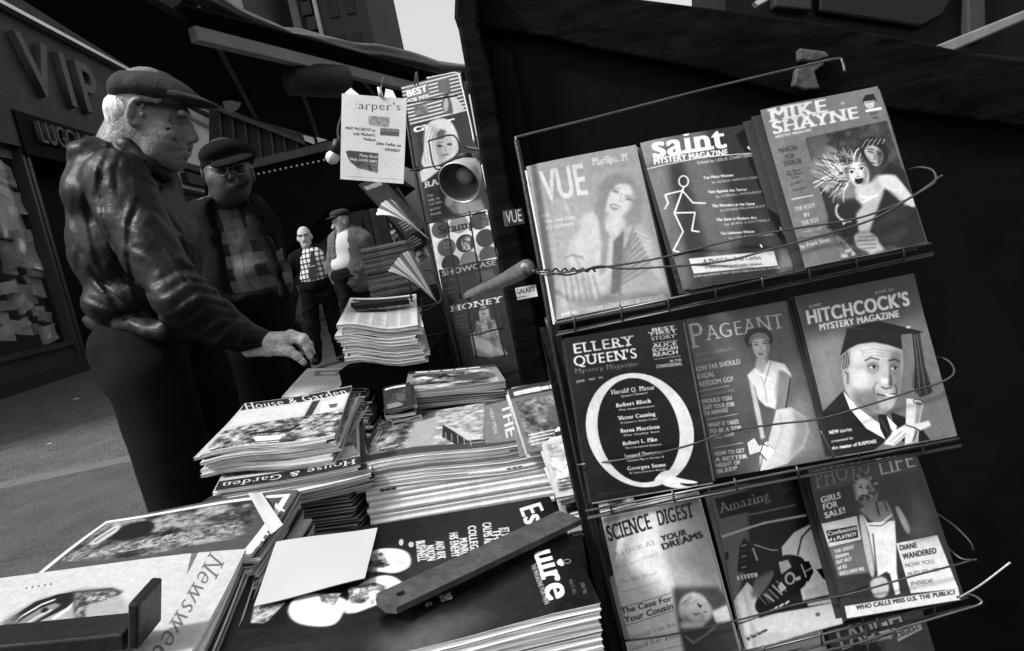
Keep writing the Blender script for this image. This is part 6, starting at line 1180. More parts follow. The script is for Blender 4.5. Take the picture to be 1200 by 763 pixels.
# ------------------------------------------------------------------ people, grown as blended volumes and skinned
def noise3(P, cell, seed=0):
    rs = np.random.RandomState(seed); g = rs.rand(24, 24, 24).astype(np.float32); q = P/cell; i = np.floor(q).astype(int); f = q-i; f = f*f*(3-2*f); i %= 24; j = (i+1) % 24
    ix, iy, iz = i[..., 0], i[..., 1], i[..., 2]; jx, jy, jz = j[..., 0], j[..., 1], j[..., 2]; fx, fy, fz = f[..., 0], f[..., 1], f[..., 2]
    return ((g[ix, iy, iz]*(1-fx)+g[jx, iy, iz]*fx)*(1-fy)+(g[ix, jy, iz]*(1-fx)+g[jx, jy, iz]*fx)*fy)*(1-fz)+((g[ix, iy, jz]*(1-fx)+g[jx, iy, jz]*fx)*(1-fy)+(g[ix, jy, jz]*(1-fx)+g[jx, jy, jz]*fx)*fy)*fz
class Field:
    def __init__(s, lo, hi, res):
        s.lo = np.array(lo, float); s.res = res; s.n = np.ceil((np.array(hi)-s.lo)/res).astype(int)+1; s.d = np.full(s.n, .3, np.float32)
    def blk(s, lo, hi, m):
        a = np.clip(np.floor((np.array(lo)-m-s.lo)/s.res).astype(int), 0, s.n-1); b = np.clip(np.ceil((np.array(hi)+m-s.lo)/s.res).astype(int)+1, 1, s.n)
        if (b <= a).any(): return None, None
        g = np.stack(np.meshgrid(*[s.lo[k]+s.res*np.arange(a[k], b[k]) for k in range(3)], indexing='ij'), -1).astype(np.float32)
        return tuple(slice(a[k], b[k]) for k in range(3)), g
    def mix(s, sl, v, k, op=0):
        d = s.d[sl]
        if op: v = -v; h = np.clip(.5-.5*(d-v)/k, 0, 1); s.d[sl] = d*(1-h)+v*h+k*h*(1-h)      # cut away
        else: h = np.clip(.5+.5*(d-v)/k, 0, 1); s.d[sl] = d*(1-h)+v*h-k*h*(1-h)
        return s
    def cap(s, a, b, ra, rb=None, k=.02, op=0):
        a, b = np.array(a, float), np.array(b, float); rb = ra if rb is None else rb; r = max(ra, rb)
        sl, P = s.blk(np.minimum(a, b)-r, np.maximum(a, b)+r, k*1.5+s.res*2)
        if sl is None: return s
        ab = b-a; h = np.clip((P-a)@ab/(ab@ab+1e-12), 0, 1); return s.mix(sl, np.linalg.norm(P-a-h[..., None]*ab, axis=-1)-(ra+(rb-ra)*h), k, op)
    def prism(s, pts, y0, k=.008):
        """cut an upright opening whose outline is the convex polygon pts (x, z), everywhere nearer than y0"""
        pts = np.array(pts, float); c = pts.mean(0); sl, P = s.blk([pts[:, 0].min(), s.lo[1], pts[:, 1].min()], [pts[:, 0].max(), y0, pts[:, 1].max()], .03); d = P[..., 1]-y0
        for i in range(len(pts)):
            a, b = pts[i-1], pts[i]; n = np.array([b[1]-a[1], a[0]-b[0]]); n /= np.linalg.norm(n); n = n if (c-a)@n < 0 else -n; d = np.maximum(d, (P[..., 0]-a[0])*n[0]+(P[..., 2]-a[1])*n[1])
        return s.mix(sl, d, k, 1)
    def chain(s, pts, rs, k=.02):
        for i in range(len(pts)-1): s.cap(pts[i], pts[i+1], rs[i], rs[i+1], k)
        return s
    def ell(s, c, r, R=None, k=.02, op=0):
        c = np.array(c, float); r = np.array(r, float); R = np.eye(3) if R is None else R; e = np.abs(R)@r
        sl, P = s.blk(c-e, c+e, k*1.5+s.res*2)
        if sl is None: return s
        q = (P-c)@R; k0 = np.linalg.norm(q/r, axis=-1); k1 = np.linalg.norm(q/(r*r), axis=-1)+1e-9; return s.mix(sl, k0*(k0-1)/k1, k, op)
    def near(s, fn, m=.03):
        """add fn(P) to the field near the surface"""
        idx = np.where(np.abs(s.d) < m); P = s.lo+s.res*np.stack(idx, -1); s.d[idx] += fn(P).astype(np.float32); return s
    def mesh(s, name, mats, uvf=None):
        d = s.d; neg = d < 0; c = [neg[i:i-1 or None, j:j-1 or None, k:k-1 or None] for i in (0, 1) for j in (0, 1) for k in (0, 1)]
        t = sum(x.astype(np.int8) for x in c); act = (t > 0) & (t < 8); ids = -np.ones(act.shape, int); I = np.stack(np.where(act), -1); ids[tuple(I.T)] = np.arange(len(I))
        acc = np.zeros((len(I), 3)); cnt = np.zeros(len(I)); off = np.array([(i, j, k) for i in (0, 1) for j in (0, 1) for k in (0, 1)])
        for a in range(8):
            for b in range(a+1, 8):
                if np.abs(off[a]-off[b]).sum() != 1: continue
                va, vb = d[tuple((I+off[a]).T)], d[tuple((I+off[b]).T)]; m = (va < 0) != (vb < 0); u = va[m]/(va[m]-vb[m])
                acc[m] += off[a]+(off[b]-off[a])*u[:, None]; cnt[m] += 1
        V = s.lo+s.res*(I+acc/cnt[:, None]); F = []
        for ax in range(3):
            o = np.eye(3, dtype=int); u, w = o[(ax+1) % 3], o[(ax+2) % 3]
            sl0 = [slice(1, -1)]*3; sl0[ax] = slice(0, -1); sl1 = list(sl0); sl1[ax] = slice(1, None)
            A, B = neg[tuple(sl0)], neg[tuple(sl1)]; J = np.stack(np.where(A != B), -1); base = J+1; base[:, ax] -= 1; inside = A[tuple(J.T)]
            q = np.stack([ids[tuple((base-u-w).T)], ids[tuple((base-w).T)], ids[tuple(base.T)], ids[tuple((base-u).T)]], 1)
            q[~inside] = q[~inside][:, ::-1]; F.append(q)
        F = np.concatenate(F); F = F[(F >= 0).all(1)]
        me = bpy.data.meshes.new(name); me.vertices.add(len(V)); me.vertices.foreach_set('co', V.astype(np.float32).ravel()); me.loops.add(len(F)*4); me.loops.foreach_set('vertex_index', F.ravel().astype(np.int32))
        me.polygons.add(len(F)); me.polygons.foreach_set('loop_start', np.arange(0, len(F)*4, 4, dtype=np.int32)); me.polygons.foreach_set('use_smooth', [True]*len(F)); me.update(calc_edges=True); me.validate()
        for m in (mats if isinstance(mats, (list, tuple)) else [mats]): me.materials.append(m)
        if uvf is not None:
            uv = me.uv_layers.new(name='UVMap'); uv.data.foreach_set('uv', uvf(V[F.ravel()]).astype(np.float32).ravel())
        return me
def rotv(axis, deg): a = np.array(axis, float); return rodr(a/np.linalg.norm(a)*math.radians(deg))
SKIN = mat('skin_shaded', .12, .5, .45, 40, .28, 130, grain=.1, spec=.4); SKIN2 = mat('skin_deep_shade', .032, .55, .2, 30, .2, 90); SKIN_H = mat('skin_hand', .42, .6, .3, 70, .5, 140, grain=.15)  # shade on both near faces is put into their tones; hand keeps lit skin
HAIR = mat('grey_hair', .5, .7, .3, 90, .6, 240, stretch=(1, 1, .3)); LEATHER = mat('black_leather', .005, .5, .5, 9, .22, 60, spec=.22); TROUS = mat('black_trousers', .005, .9, .4, 8, .12, 260, spec=.06)
TWEED = mat('cap_cloth', .02, .85, .4, 30, .5, 260, grain=.35, spec=.2); WOOL = mat('dark_wool', .006, .95, .4, 10, .4, 160, spec=.08); SHOE = mat('black_shoe', .02, .3, .3, 10)
def person(lab, loc): return thing('person', lab, 'person', loc)
def pf(r, name, F, mt, uvf=None): return put(name, F.mesh(name, mt, uvf), r, inv(r))
# ---- man in the leather jacket, profile, reaching for a magazine
Y1 = 1.66
def p(px, py, dy=0.): return at(px, py, Y1+dy)
foot = p(170, 410).copy(); foot[2] = 0
m1 = person('stout older man in a black leather jacket and flat cap, reaching over the piles', foot)
c0 = p(180, 140)
F = Field(c0-[.17, .14, .2], c0+[.17, .14, .17], .0034)
tl = rotv((0, 1, 0), 18)
F.ell(p(172, 122), (.084, .074, .084), tl, .02); F.ell(p(191, 146), (.062, .064, .085), rotv((0, 1, 0), -14), .03)
F.chain([p(168, 150, -.045), p(185, 175, -.038), p(204, 188, -.012)], [.03, .026, .02], .03); F.chain([p(168, 150, .045), p(185, 175, .038), p(204, 188, .012)], [.03, .026, .02], .03)
F.ell(p(193, 172), (.045, .045, .04), None, .03); F.ell(p(207, 187), (.018, .022, .016), None, .014); F.ell(p(190, 186), (.04, .036, .024), rotv((0, 1, 0), 25), .025)
F.ell(p(192, 158, -.046), (.034, .022, .034), None, .02); F.ell(p(192, 158, .046), (.034, .022, .034), None, .02)
F.chain([p(214, 140), p(222, 152), p(227, 162)], [.009, .011, .0135], .012); F.ell(p(222, 165, -.012), (.011, .008, .008), None, .006); F.ell(p(222, 165, .012), (.011, .008, .008), None, .006)
F.cap(p(213, 133, -.045), p(217, 134, 0), .009, .01, .012); F.cap(p(213, 133, .045), p(217, 134, 0), .009, .01, .012)
F.ell(p(217, 173), (.013, .026, .007), None, .008); F.ell(p(217, 180), (.012, .022, .0075), None, .008); F.cap(p(221, 176.5, -.02), p(221, 176.5, .02), .0022, None, .003, 1); F.cap(p(213, 178, -.026), p(217, 176.5, -.02), .003, None, .004, 1)
F.ell(p(215, 168), (.010, .03, .012), None, .012); F.ell(p(214, 185), (.008, .02, .006), None, .006, 1)
for s_ in (-1, 1):
    F.ell(p(210, 142, .034*s_), (.014, .018, .011), None, .01, 1); F.ell(p(205, 142.5, .03*s_), (.012, .0125, .0105), None, .003); F.cap(p(208, 138, .05*s_), p(213, 139.5, .022*s_), .0035, .003, .004); F.cap(p(207, 147, .045*s_), p(212, 147.5, .022*s_), .0035, .003, .005)
F.cap(p(203, 163, -.052), p(211, 176, -.036), .0028, .0022, .007, 1); F.cap(p(196, 152, -.058), p(205, 151, -.05), .0022, .002, .006, 1)
F.chain([p(158, 150), p(150, 172), p(144, 195)], [.056, .06, .066], .03)
# ear
def ep(x, y, dy): return p(x, y, dy)
th = np.linspace(-.4, 2*math.pi-1.3, 11); E = [ep(159+8.6*math.cos(t)-2.2*math.sin(t), 131+15*math.sin(t), -.082+.004*math.cos(t)) for t in np.linspace(-.45, -4.9, 11)]
F.ell(ep(159, 131, -.072), (.017, .011, .027), tl, .008); F.chain(E, [.0042+.001*math.sin(i*.3) for i in range(11)], .004); F.ell(ep(161, 145, -.079), (.008, .005, .008), None, .005)
F.ell(ep(161, 132, -.088), (.0095, .008, .015), tl, .004, 1); F.cap(ep(157, 124, -.084), ep(155, 136, -.085), .0032, None, .003); F.ell(ep(167, 134, -.078), (.006, .006, .007), None, .004)
F.near(lambda P: .0022*(noise3(P, .022, 3)-.5)+.0012*(noise3(P, .008, 4)-.5)+.0012*np.abs(np.sin(P[:, 2]*150+6*noise3(P, .05, 12)))*(P[:, 0] > p(200, 150)[0]), .012)
# the reaching hand belongs to the same body
YH = .0
def h(px, py, dy=0.): return at(px, py, 1.60+dy)
hc = h(330, 405); Fh = Field(hc-[.09, .09, .07], hc+[.09, .09, .065], .0026)
Fh.cap(h(290, 406), h(312, 404), .026, .028, .01); Fh.ell(h(325, 399), (.038, .03, .021), rotv((0, 1, 0), 12), .014); Fh.cap(h(312, 402, -.01), h(341, 397, -.012), .020, .0145, .012); Fh.cap(h(312, 402, .02), h(340, 394, .02), .018, .013, .012); Fh.cap(h(315, 410, -.012), h(333, 411, -.022), .016, .0125, .012)
for k, (a, b, c, r) in enumerate([((340, 394, -.018), (354, 400, -.02), (363, 418, -.014), .0098), ((341, 391, .002), (356, 397, .0), (366, 413, .004), .0100), ((340, 391, .02), (355, 398, .02), (362, 413, .02), .0095), ((338, 393, .036), (350, 401, .038), (356, 413, .036), .0082)]):
    m = ((b[0]+c[0])/2+1.3, (b[1]+c[1])/2-1, (b[2]+c[2])/2); Fh.chain([h(*a), h(*b), h(*m), h(*c)], [r*1.12, r, r*.93, r*.8], .0045); Fh.ell(h(b[0], b[1]-1, b[2]), (r*1.12,)*3, None, .004)
Fh.chain([h(324, 409, -.02), h(339, 412, -.03), h(348, 417, -.032), h(356, 425, -.028)], [.0135, .0115, .0105, .0078], .006); Fh.ell(h(340, 411.5, -.031), (.0125,)*3, None, .005); Fh.ell(h(355, 423, -.034), (.006, .004, .0075), rotv((0, 1, 0), 35), .002)
for k in range(3): Fh.cap(h(316, 396+k*5, -.012), h(338, 393+k*4, -.03+.0*k), .0018, .0012, .004)
Fh.near(lambda P: .0011*(noise3(P, .012, 5)-.5)+.0006*(noise3(P, .005, 6)-.5)+.0014*np.abs(np.sin(P[:, 0]*190+P[:, 2]*120+3*noise3(P, .02, 9)))*0.4, .01)
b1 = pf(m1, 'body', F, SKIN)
# arm inside the sleeve joins hand and neck into one mesh
Ft = Field(p(60, 150, 0)*np.array([0, 0, 0])+[p(60, 300)[0], 1.3, 0], [p(330, 300)[0]+.1, 2.1, p(150, 185)[2]], .02)
Ft.chain([p(146, 190), p(160, 260, .04), p(160, 380, .04)], [.055, .05, .05], .03).chain([p(150, 225, -.10), at(208, 350, 1.47), at(288, 402, 1.6)], [.04, .033, .026], .03).chain([p(160, 400, -.02), [p(160, 410)[0], 1.585, .1]], [.04, .035], .03).chain([p(160, 400, .1), [p(160, 410)[0], 1.79, .1]], [.04, .035], .03)
def join(o, others):
    V, Fc, mi = [], [], []; n = 0; mats = []
    for me in [o.data]+others:
        v = np.empty(len(me.vertices)*3, np.float32); me.vertices.foreach_get('co', v); f = np.empty(len(me.loops), np.int32); me.loops.foreach_get('vertex_index', f)
        V.append(v.reshape(-1, 3)); Fc.append(f.reshape(-1, 4)+n); n += len(v)//3; mats.append(me.materials[0]); mi += [len(mats)-1]*(len(f)//4)
    V = np.concatenate(V); Fc = np.concatenate(Fc); me = bpy.data.meshes.new('body'); me.vertices.add(len(V)); me.vertices.foreach_set('co', V.ravel()); me.loops.add(len(Fc)*4); me.loops.foreach_set('vertex_index', Fc.ravel())
    me.polygons.add(len(Fc)); me.polygons.foreach_set('loop_start', np.arange(0, len(Fc)*4, 4, dtype=np.int32)); me.polygons.foreach_set('use_smooth', [True]*len(Fc)); me.update(calc_edges=True)
    for m in mats: me.materials.append(m)
    me.polygons.foreach_set('material_index', mi); o.data = me
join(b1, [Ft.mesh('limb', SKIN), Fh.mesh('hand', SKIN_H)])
# hair at the nape and temples
F = Field(p(150, 130)-[.1, .11, .07], p(150, 130)+[.1, .11, .06], .0036)
F.ell(p(157, 131), (.060, .076, .05), tl, .01); F.ell(p(152, 143), (.042, .060, .033), tl, .015); F.ell(p(163, 128, -.09), (.035, .03, .05), None, .006, 1); F.cap(p(172, 128, -.1), p(178, 150, -.06), .03, .03, .01, 1)
F.near(lambda P: .003*(noise3(P*np.array([1, 1, .35]), .006, 2)-.5), .012); pf(m1, 'hair', F, HAIR)
F = Field(p(208, 136)-[.05, .08, .03], p(208, 136)+[.05, .08, .03], .0028)
for s_ in (-1, 1): F.chain([p(205, 137, .056*s_), p(211, 134.5, .044*s_), p(217, 135, .022*s_)], [.0035, .0045, .004], .003)
F.near(lambda P: .002*(noise3(P, .005, 8)-.5), .01); pf(m1, 'eyebrows', F, mat('dark_brow', .05, .8, .4, 120))
# flat cap
F = Field(p(190, 100)-[.17, .14, .08], p(190, 100)+[.16, .14, .09], .004); ct = rotv((0, 1, 0), 17)
F.ell(p(177, 107), (.086, .088, .044), ct, .015); F.ell(p(158, 109), (.046, .08, .040), None, .02); F.ell(p(203, 110), (.066, .074, .026), rotv((0, 1, 0), 27), .02); F.cap(p(174, 92, 0), p(190, 96, 0), .026, .018, .02)
F.ell(p(176, 131), (.11, .1, .030), ct, .006, 1)
F.chain([p(141, 117, -.0), p(147, 118, -.055), p(163, 119, -.078), p(188, 120, -.07), p(207, 122, -.045)], [.008]*5, .01)
B_ = Field(p(190, 100)-[.17, .14, .08], p(190, 100)+[.17, .14, .09], .004)
F.near(lambda P: .003*(noise3(P, .03, 7)-.5)+.0016*np.abs(np.sin((P[:, 1]-Y1)*70)), .02)
cp = pf(m1, 'cap', F, TWEED)
F = B_; F.ell(p(224, 117), (.062, .068, .010), rotv((0, 1, 0), 24), .01); F.ell(p(226, 127), (.06, .066, .012), rotv((0, 1, 0), 24), .004, 1); F.ell(p(216, 115), (.05, .066, .014), rotv((0, 1, 0), 28), .012)
pf(m1, 'cap_peak', F, TWEED)
def folds(P, axis_o, axis_d, freq, seed, amp):
    t = (P-axis_o)@axis_d; n = noise3(P, .11, seed)*1.6+noise3(P, .045, seed+1)*.35; w = np.sin(t*freq+n*5); return -amp*1.5*(.5+.5*w)**3*np.clip(noise3(P, .12, seed+2)*2-.3, 0, 1.4)
lo = np.array([p(62, 300)[0], 1.33, p(150, 392)[2]-.09]); hi = np.array([at(322, 300, 1.7)[0], 2.0, p(150, 140)[2]])
F = Field(lo, hi, .0054)
F.ell(p(150, 225, .05), (.100, .195, .13), rotv((0, 1, 0), 15), .02); F.ell(p(162, 285, .05), (.138, .185, .17), None, .02); F.ell(p(172, 345, .05), (.128, .18, .085), None, .02); F.cap(p(120, 190, -.0), p(110, 245, .05), .036, .036, .04)
F.chain([p(127, 157, .02), p(150, 172, -.056), p(174, 191, -.052), p(194, 206, -.02)], [.015, .017, .018, .016], .008); F.ell(p(150, 196, .01), (.085, .12, .046), rotv((0, 1, 0), 32), .025); F.ell(p(118, 184, 0), (.045, .1, .035), None, .025)
F.chain([p(138, 212, -.115), p(172, 285, -.150), at(214, 352, 1.47)], [.072, .064, .054], .016); F.chain([at(214, 352, 1.47), at(258, 382, 1.53), at(298, 402, 1.595)], [.058, .048, .034], .016); F.chain([at(291, 398, 1.59), at(306, 404, 1.6)], [.038, .036], .004)
F.ell(p(158, 158), (.052, .052, .03), None, .010, 1)
F.chain([p(110, 377, .05), p(145, 381, -.09), p(192, 388, -.12), p(224, 392, -.08)], [.020, .022, .022, .020], .008)
creases = [([(150, 190), (163, 205), (165, 228), (152, 262), (150, 300), (160, 345)], .008, 2.6), ([(166, 212), (192, 228), (215, 258), (230, 292)], .006, 3), ([(160, 236), (184, 248), (207, 275), (222, 302)], .007, 3), ([(152, 262), (182, 272), (212, 296)], .006, 2.6), ([(158, 290), (190, 300), (224, 318)], .007, 3), ([(176, 262), (200, 290), (218, 330)], .004, 2),
 ([(182, 332), (212, 314), (236, 320)], .009, 3), ([(192, 346), (220, 328), (248, 334)], .007, 2.4), ([(204, 360), (232, 340), (258, 348)], .009, 3), ([(218, 374), (246, 354), (268, 362)], .008, 2.6), ([(234, 388), (258, 368), (280, 374)], .008, 2.6), ([(252, 398), (270, 378), (288, 383)], .007, 2.2), ([(268, 404), (280, 388), (296, 392)], .005, 2), ([(196, 372), (222, 384), (250, 396)], .006, 2.6),
 ([(118, 208), (121, 250), (138, 300)], .008, 3.2), ([(100, 226), (108, 280), (124, 332)], .006, 3), ([(96, 296), (128, 345), (146, 374)], .007, 3), ([(86, 250), (93, 315)], .005, 3), ([(116, 330), (150, 352), (188, 370)], .008, 3), ([(128, 176), (118, 200), (112, 232)], .006, 2.6), ([(104, 350), (130, 362), (160, 376)], .006, 2.4), ([(132, 310), (150, 330), (176, 344)], .006, 2.4), ([(196, 215), (214, 240), (232, 280), (246, 310)], .006, 2.6), ([(206, 225), (230, 262)], .004, 2), ([(120, 160), (150, 182), (186, 212)], .006, 2.2), ([(140, 186), (134, 200), (136, 222)], .007, 2.4)]
def jf(P):
    S = proj(P); o = np.zeros(len(P))
    for pts, am_, w_ in creases:
        q_ = np.array(pts, float); d_ = np.full(len(P), 1e9); sg = np.zeros(len(P))
        for a_, b_ in zip(q_[:-1], q_[1:]):
            ab = b_-a_; L2 = ab@ab; t_ = np.clip((S-a_)@ab/L2, 0, 1); v_ = S-a_-t_[:, None]*ab; dd_ = np.hypot(v_[:, 0], v_[:, 1]); m_ = dd_ < d_; d_ = np.where(m_, dd_, d_); sg = np.where(m_, (ab[0]*v_[:, 1]-ab[1]*v_[:, 0])/math.sqrt(L2), sg)
        am_ = am_*.5; o += am_*np.exp(-(d_/w_)**2)-am_*.7*np.exp(-((sg-w_*2.1)/w_/1.3)**2)*(d_ < w_*4)
    return o*(P[:, 1] < Y1+.02)+.006*(noise3(P, .05, 41)-.5)+.004*(noise3(P, .02, 42)-.5)+folds(P, p(150, 300), np.array([.55, 0, .8]), 38, 31, .004)
F.near(jf, .03); pf(m1, 'jacket', F, LEATHER)
hx = p(176, 400); F = Field([hx[0]-.32, 1.38, -.0], [hx[0]+.3, 2.05, hx[2]+.09], .010)
F.ell(p(180, 392, .05), (.135, .175, .08), None, .02); F.ell(p(171, 420, .05), (.092, .15, .10), None, .04)
for dy in (-.075, .13): F.chain([hx+[.02, dy, -.08], hx+[.025, dy, -.5], hx+[.0, dy, -hx[2]+.06]], [.092, .080, .070], .05)
F.near(lambda P: folds(P, hx, np.array([.5, 0, .8]), 26, 51, .003)+.004*(noise3(P, .06, 52)-.5), .04); pf(m1, 'trousers', F, TROUS)
for dy in (-.075, .13): F = Field(hx+[-.12, dy-.07, -hx[2]-.001], hx+[.24, dy+.07, -hx[2]+.12], .01); F.ell(hx+[.05, dy, -hx[2]+.03], (.15, .05, .035), None, .01); F.ell(hx+[-.03, dy, -hx[2]+.05], (.06, .045, .05), None, .02); pf(m1, 'shoe', F, SHOE)
# ---- man with glasses behind him
Y2 = 2.22
def q(px, py, dy=0.): return at(px, py, Y2+dy)
ft = q(285, 340, .1); ft[2] = 0
m2 = person('heavy man in a dark cap, glasses and checked sweater under an open dark coat', ft)
c0 = q(268, 205); F = Field(c0-[.12, .14, .2], c0+[.12, .13, .13], .0048)
F.ell(q(267, 196, .03), (.072, .092, .095), None, .02); F.ell(q(269, 214, -.01), (.062, .07, .075), None, .03); F.ell(q(271, 228, -.02), (.038, .042, .03), None, .025); F.ell(q(268, 226, 0), (.045, .045, .03), None, .025)
F.chain([q(270, 198, -.08), q(272, 207, -.094)], [.009, .0125], .012); F.cap(q(256, 194, -.07), q(282, 192, -.07), .012, .012, .014)
for s_ in (-1, 1): F.ell(q(270+s_*12.5, 199, -.085), (.016, .015, .012), None, .008, 1); F.ell(q(270+s_*12, 199, -.068), (.013, .012, .012), None, .003); F.ell(q(268+s_*17, 210, -.05), (.025, .022, .022), None, .015); F.ell(q(267+s_*28, 203, .035), (.008, .016, .03), None, .006)
F.ell(q(272, 218, -.066), (.022, .009, .005), None, .008); F.ell(q(272, 222, -.064), (.019, .009, .006), None, .008); F.cap(q(266, 220, -.095), q(280, 219.5, -.095), .002, None, .003, 1)
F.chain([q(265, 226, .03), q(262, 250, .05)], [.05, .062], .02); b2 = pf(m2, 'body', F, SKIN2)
F = Field(q(285, 330, 0)-[.35, .35, q(285, 330)[2]], q(285, 240, 0)+[.35, .4, .02], .03); F.chain([q(262, 245, .06), q(280, 300, .1), q(290, 380, .1)], [.06, .08, .08], .04).chain([q(285, 380, .02), [ft[0], Y2+.02, .1]], [.05, .04], .04).chain([q(285, 380, .2), [ft[0], Y2+.2, .1]], [.05, .04], .04)
join(b2, [F.mesh('limb', SKIN2)])
F = Field(c0-[.13, .16, .02], c0+[.14, .16, .15], .005); F.ell(q(267, 182, .02), (.083, .112, .048), None, .02); F.ell(q(266, 193, .03), (.078, .098, .03), None, .01); F.ell(q(267, 212, -.02), (.1, .14, .045), None, .006, 1); F.ell(q(272, 188, -.08), (.07, .05, .010), rotv((1, 0, 0), 22), .012); pf(m2, 'cap', F, WOOL)
mb = MB(); mb.smooth = True
for s_ in (-1, 1):
    cx = 270+s_*12; mb.tube([q(cx+9.2*math.cos(t), 198.5+6.8*math.sin(t)-(s_*1.0), -.096) for t in np.linspace(0, 2*math.pi, 17)], .0011, 5, cap=False)
mb.tube([q(267, 197, -.098), q(270, 196, -.1), q(273, 196.6, -.098)], .0016, 5); mb.tube([q(249, 197, -.094), q(241, 197, -.04), q(239, 200, .04)], .0016, 5); mb.tube([q(291, 195, -.094), q(297, 196, -.04), q(297, 199, .04)], .0016, 5); mb.tube([q(249, 193.5, -.097), q(262, 194.5, -.098), q(291, 191, -.096)], .0024, 5)
part(m2, 'glasses', mb, mat('glasses_rim', .18, .35, .1, 20, metal=.7))
ARG = Art([(0, 0), (100, 0), (100, 100), (0, 100)], 256, 256, .2)
for i in range(-1, 7):
    for j in range(8):
        v = [.46, .12, .5, .16][(i+2*j) % 4] if (i+j) % 2 else [.4, .1][(i*3+j) % 2]; ARG.poly([(i*16+j*1.0, j*14), (i*16+16+j*1.0, j*14), (i*16+17+j, j*14+14), (i*16+1+j, j*14+14)], v)
for i in range(7): ARG.line([(i*16+8, 0), (i*16+16, 100)], .9, .3)
ARG.noise(.16, 1.4, 3); M_ARG = ARG.mat('checked_sweater_print', .9, wear=.1)
sw0 = q(250, 345, 0); swx = q(345, 240, 0)
uvs = lambda P: np.stack([(P[:, 0]-sw0[0])/(swx[0]-sw0[0])+.18*(P[:, 2]-sw0[2]), (P[:, 2]-sw0[2]+.06)/(swx[2]-sw0[2]+.06)], 1)
F = Field(q(290, 340, 0)-[.3, .3, .3], q(285, 240, 0)+[.3, .35, .05], .014); F.ell(q(272, 285, .12), (.15, .15, .2), None, .03); F.ell(q(287, 335, .10), (.155, .19, .17), None, .04); F.ell(q(266, 250, .08), (.09, .09, .05), None, .03); F.near(lambda P: folds(P, q(290, 300), np.array([.3, 0, 1.]), 45, 61, .005), .03); pf(m2, 'sweater', F, M_ARG, uvs)
F = Field([q(205, 300)[0], Y2-.3, 0.3], [q(375, 300)[0], Y2+.5, q(285, 225)[2]], .014)
F.ell(q(268, 288, .12), (.175, .195, .22), None, .03); F.ell(q(280, 345, .11), (.18, .24, .25), None, .04); F.ell(q(265, 250, .08), (.12, .125, .065), None, .03); F.chain([q(292, 258, .14), q(314, 325, .06), q(326, 395, .02)], [.066, .058, .045], .03); F.chain([q(235, 262, .12), q(205, 330, .1), q(215, 400, 0)], [.08, .075, .06], .04); F.ell(q(275, 430, .1), (.17, .2, .3), None, .04)
F.chain([q(247, 236, -.0), q(262, 268, -.05), q(276, 300, -.09), q(286, 338, -.1)], [.016, .014, .012, .012], .01); F.chain([q(285, 236, .0), q(305, 270, -.04), q(325, 315, -.07), q(334, 345, -.05)], [.018, .016, .014, .014], .012)
# the coat hangs open over the sweater
wed = [q(262, 238, -.2), q(276, 275, -.2), q(300, 318, -.2)]
F.prism([(q(a, b)[0], q(a, b)[2]) for a, b in ((246, 232), (284, 236), (334, 334), (330, 342), (287, 344))], Y2+.12, .008)
F.near(lambda P: folds(P, q(290, 300), np.array([.5, 0, .8]), 35, 71, .01), .04); pf(m2, 'coat', F, WOOL)
F = Field([q(230, 300)[0], Y2-.2, 0], [q(350, 300)[0], Y2+.45, .95], .02); z_ = q(290, 400)
for dy in (0, .2): F.chain([[ft[0], Y2+dy, .9], [ft[0]+.01, Y2+dy, .45], [ft[0], Y2+dy, .06]], [.13, .1, .085], .05)
pf(m2, 'trousers', F, TROUS)
for dy in (-.01, .2): F = Field([ft[0]-.08, Y2+dy-.22, -.001], [ft[0]+.1, Y2+dy+.12, .12], .012); F.ell([ft[0]+.01, Y2+dy-.06, .03], (.05, .15, .035), None, .01); pf(m2, 'shoe', F, SHOE)
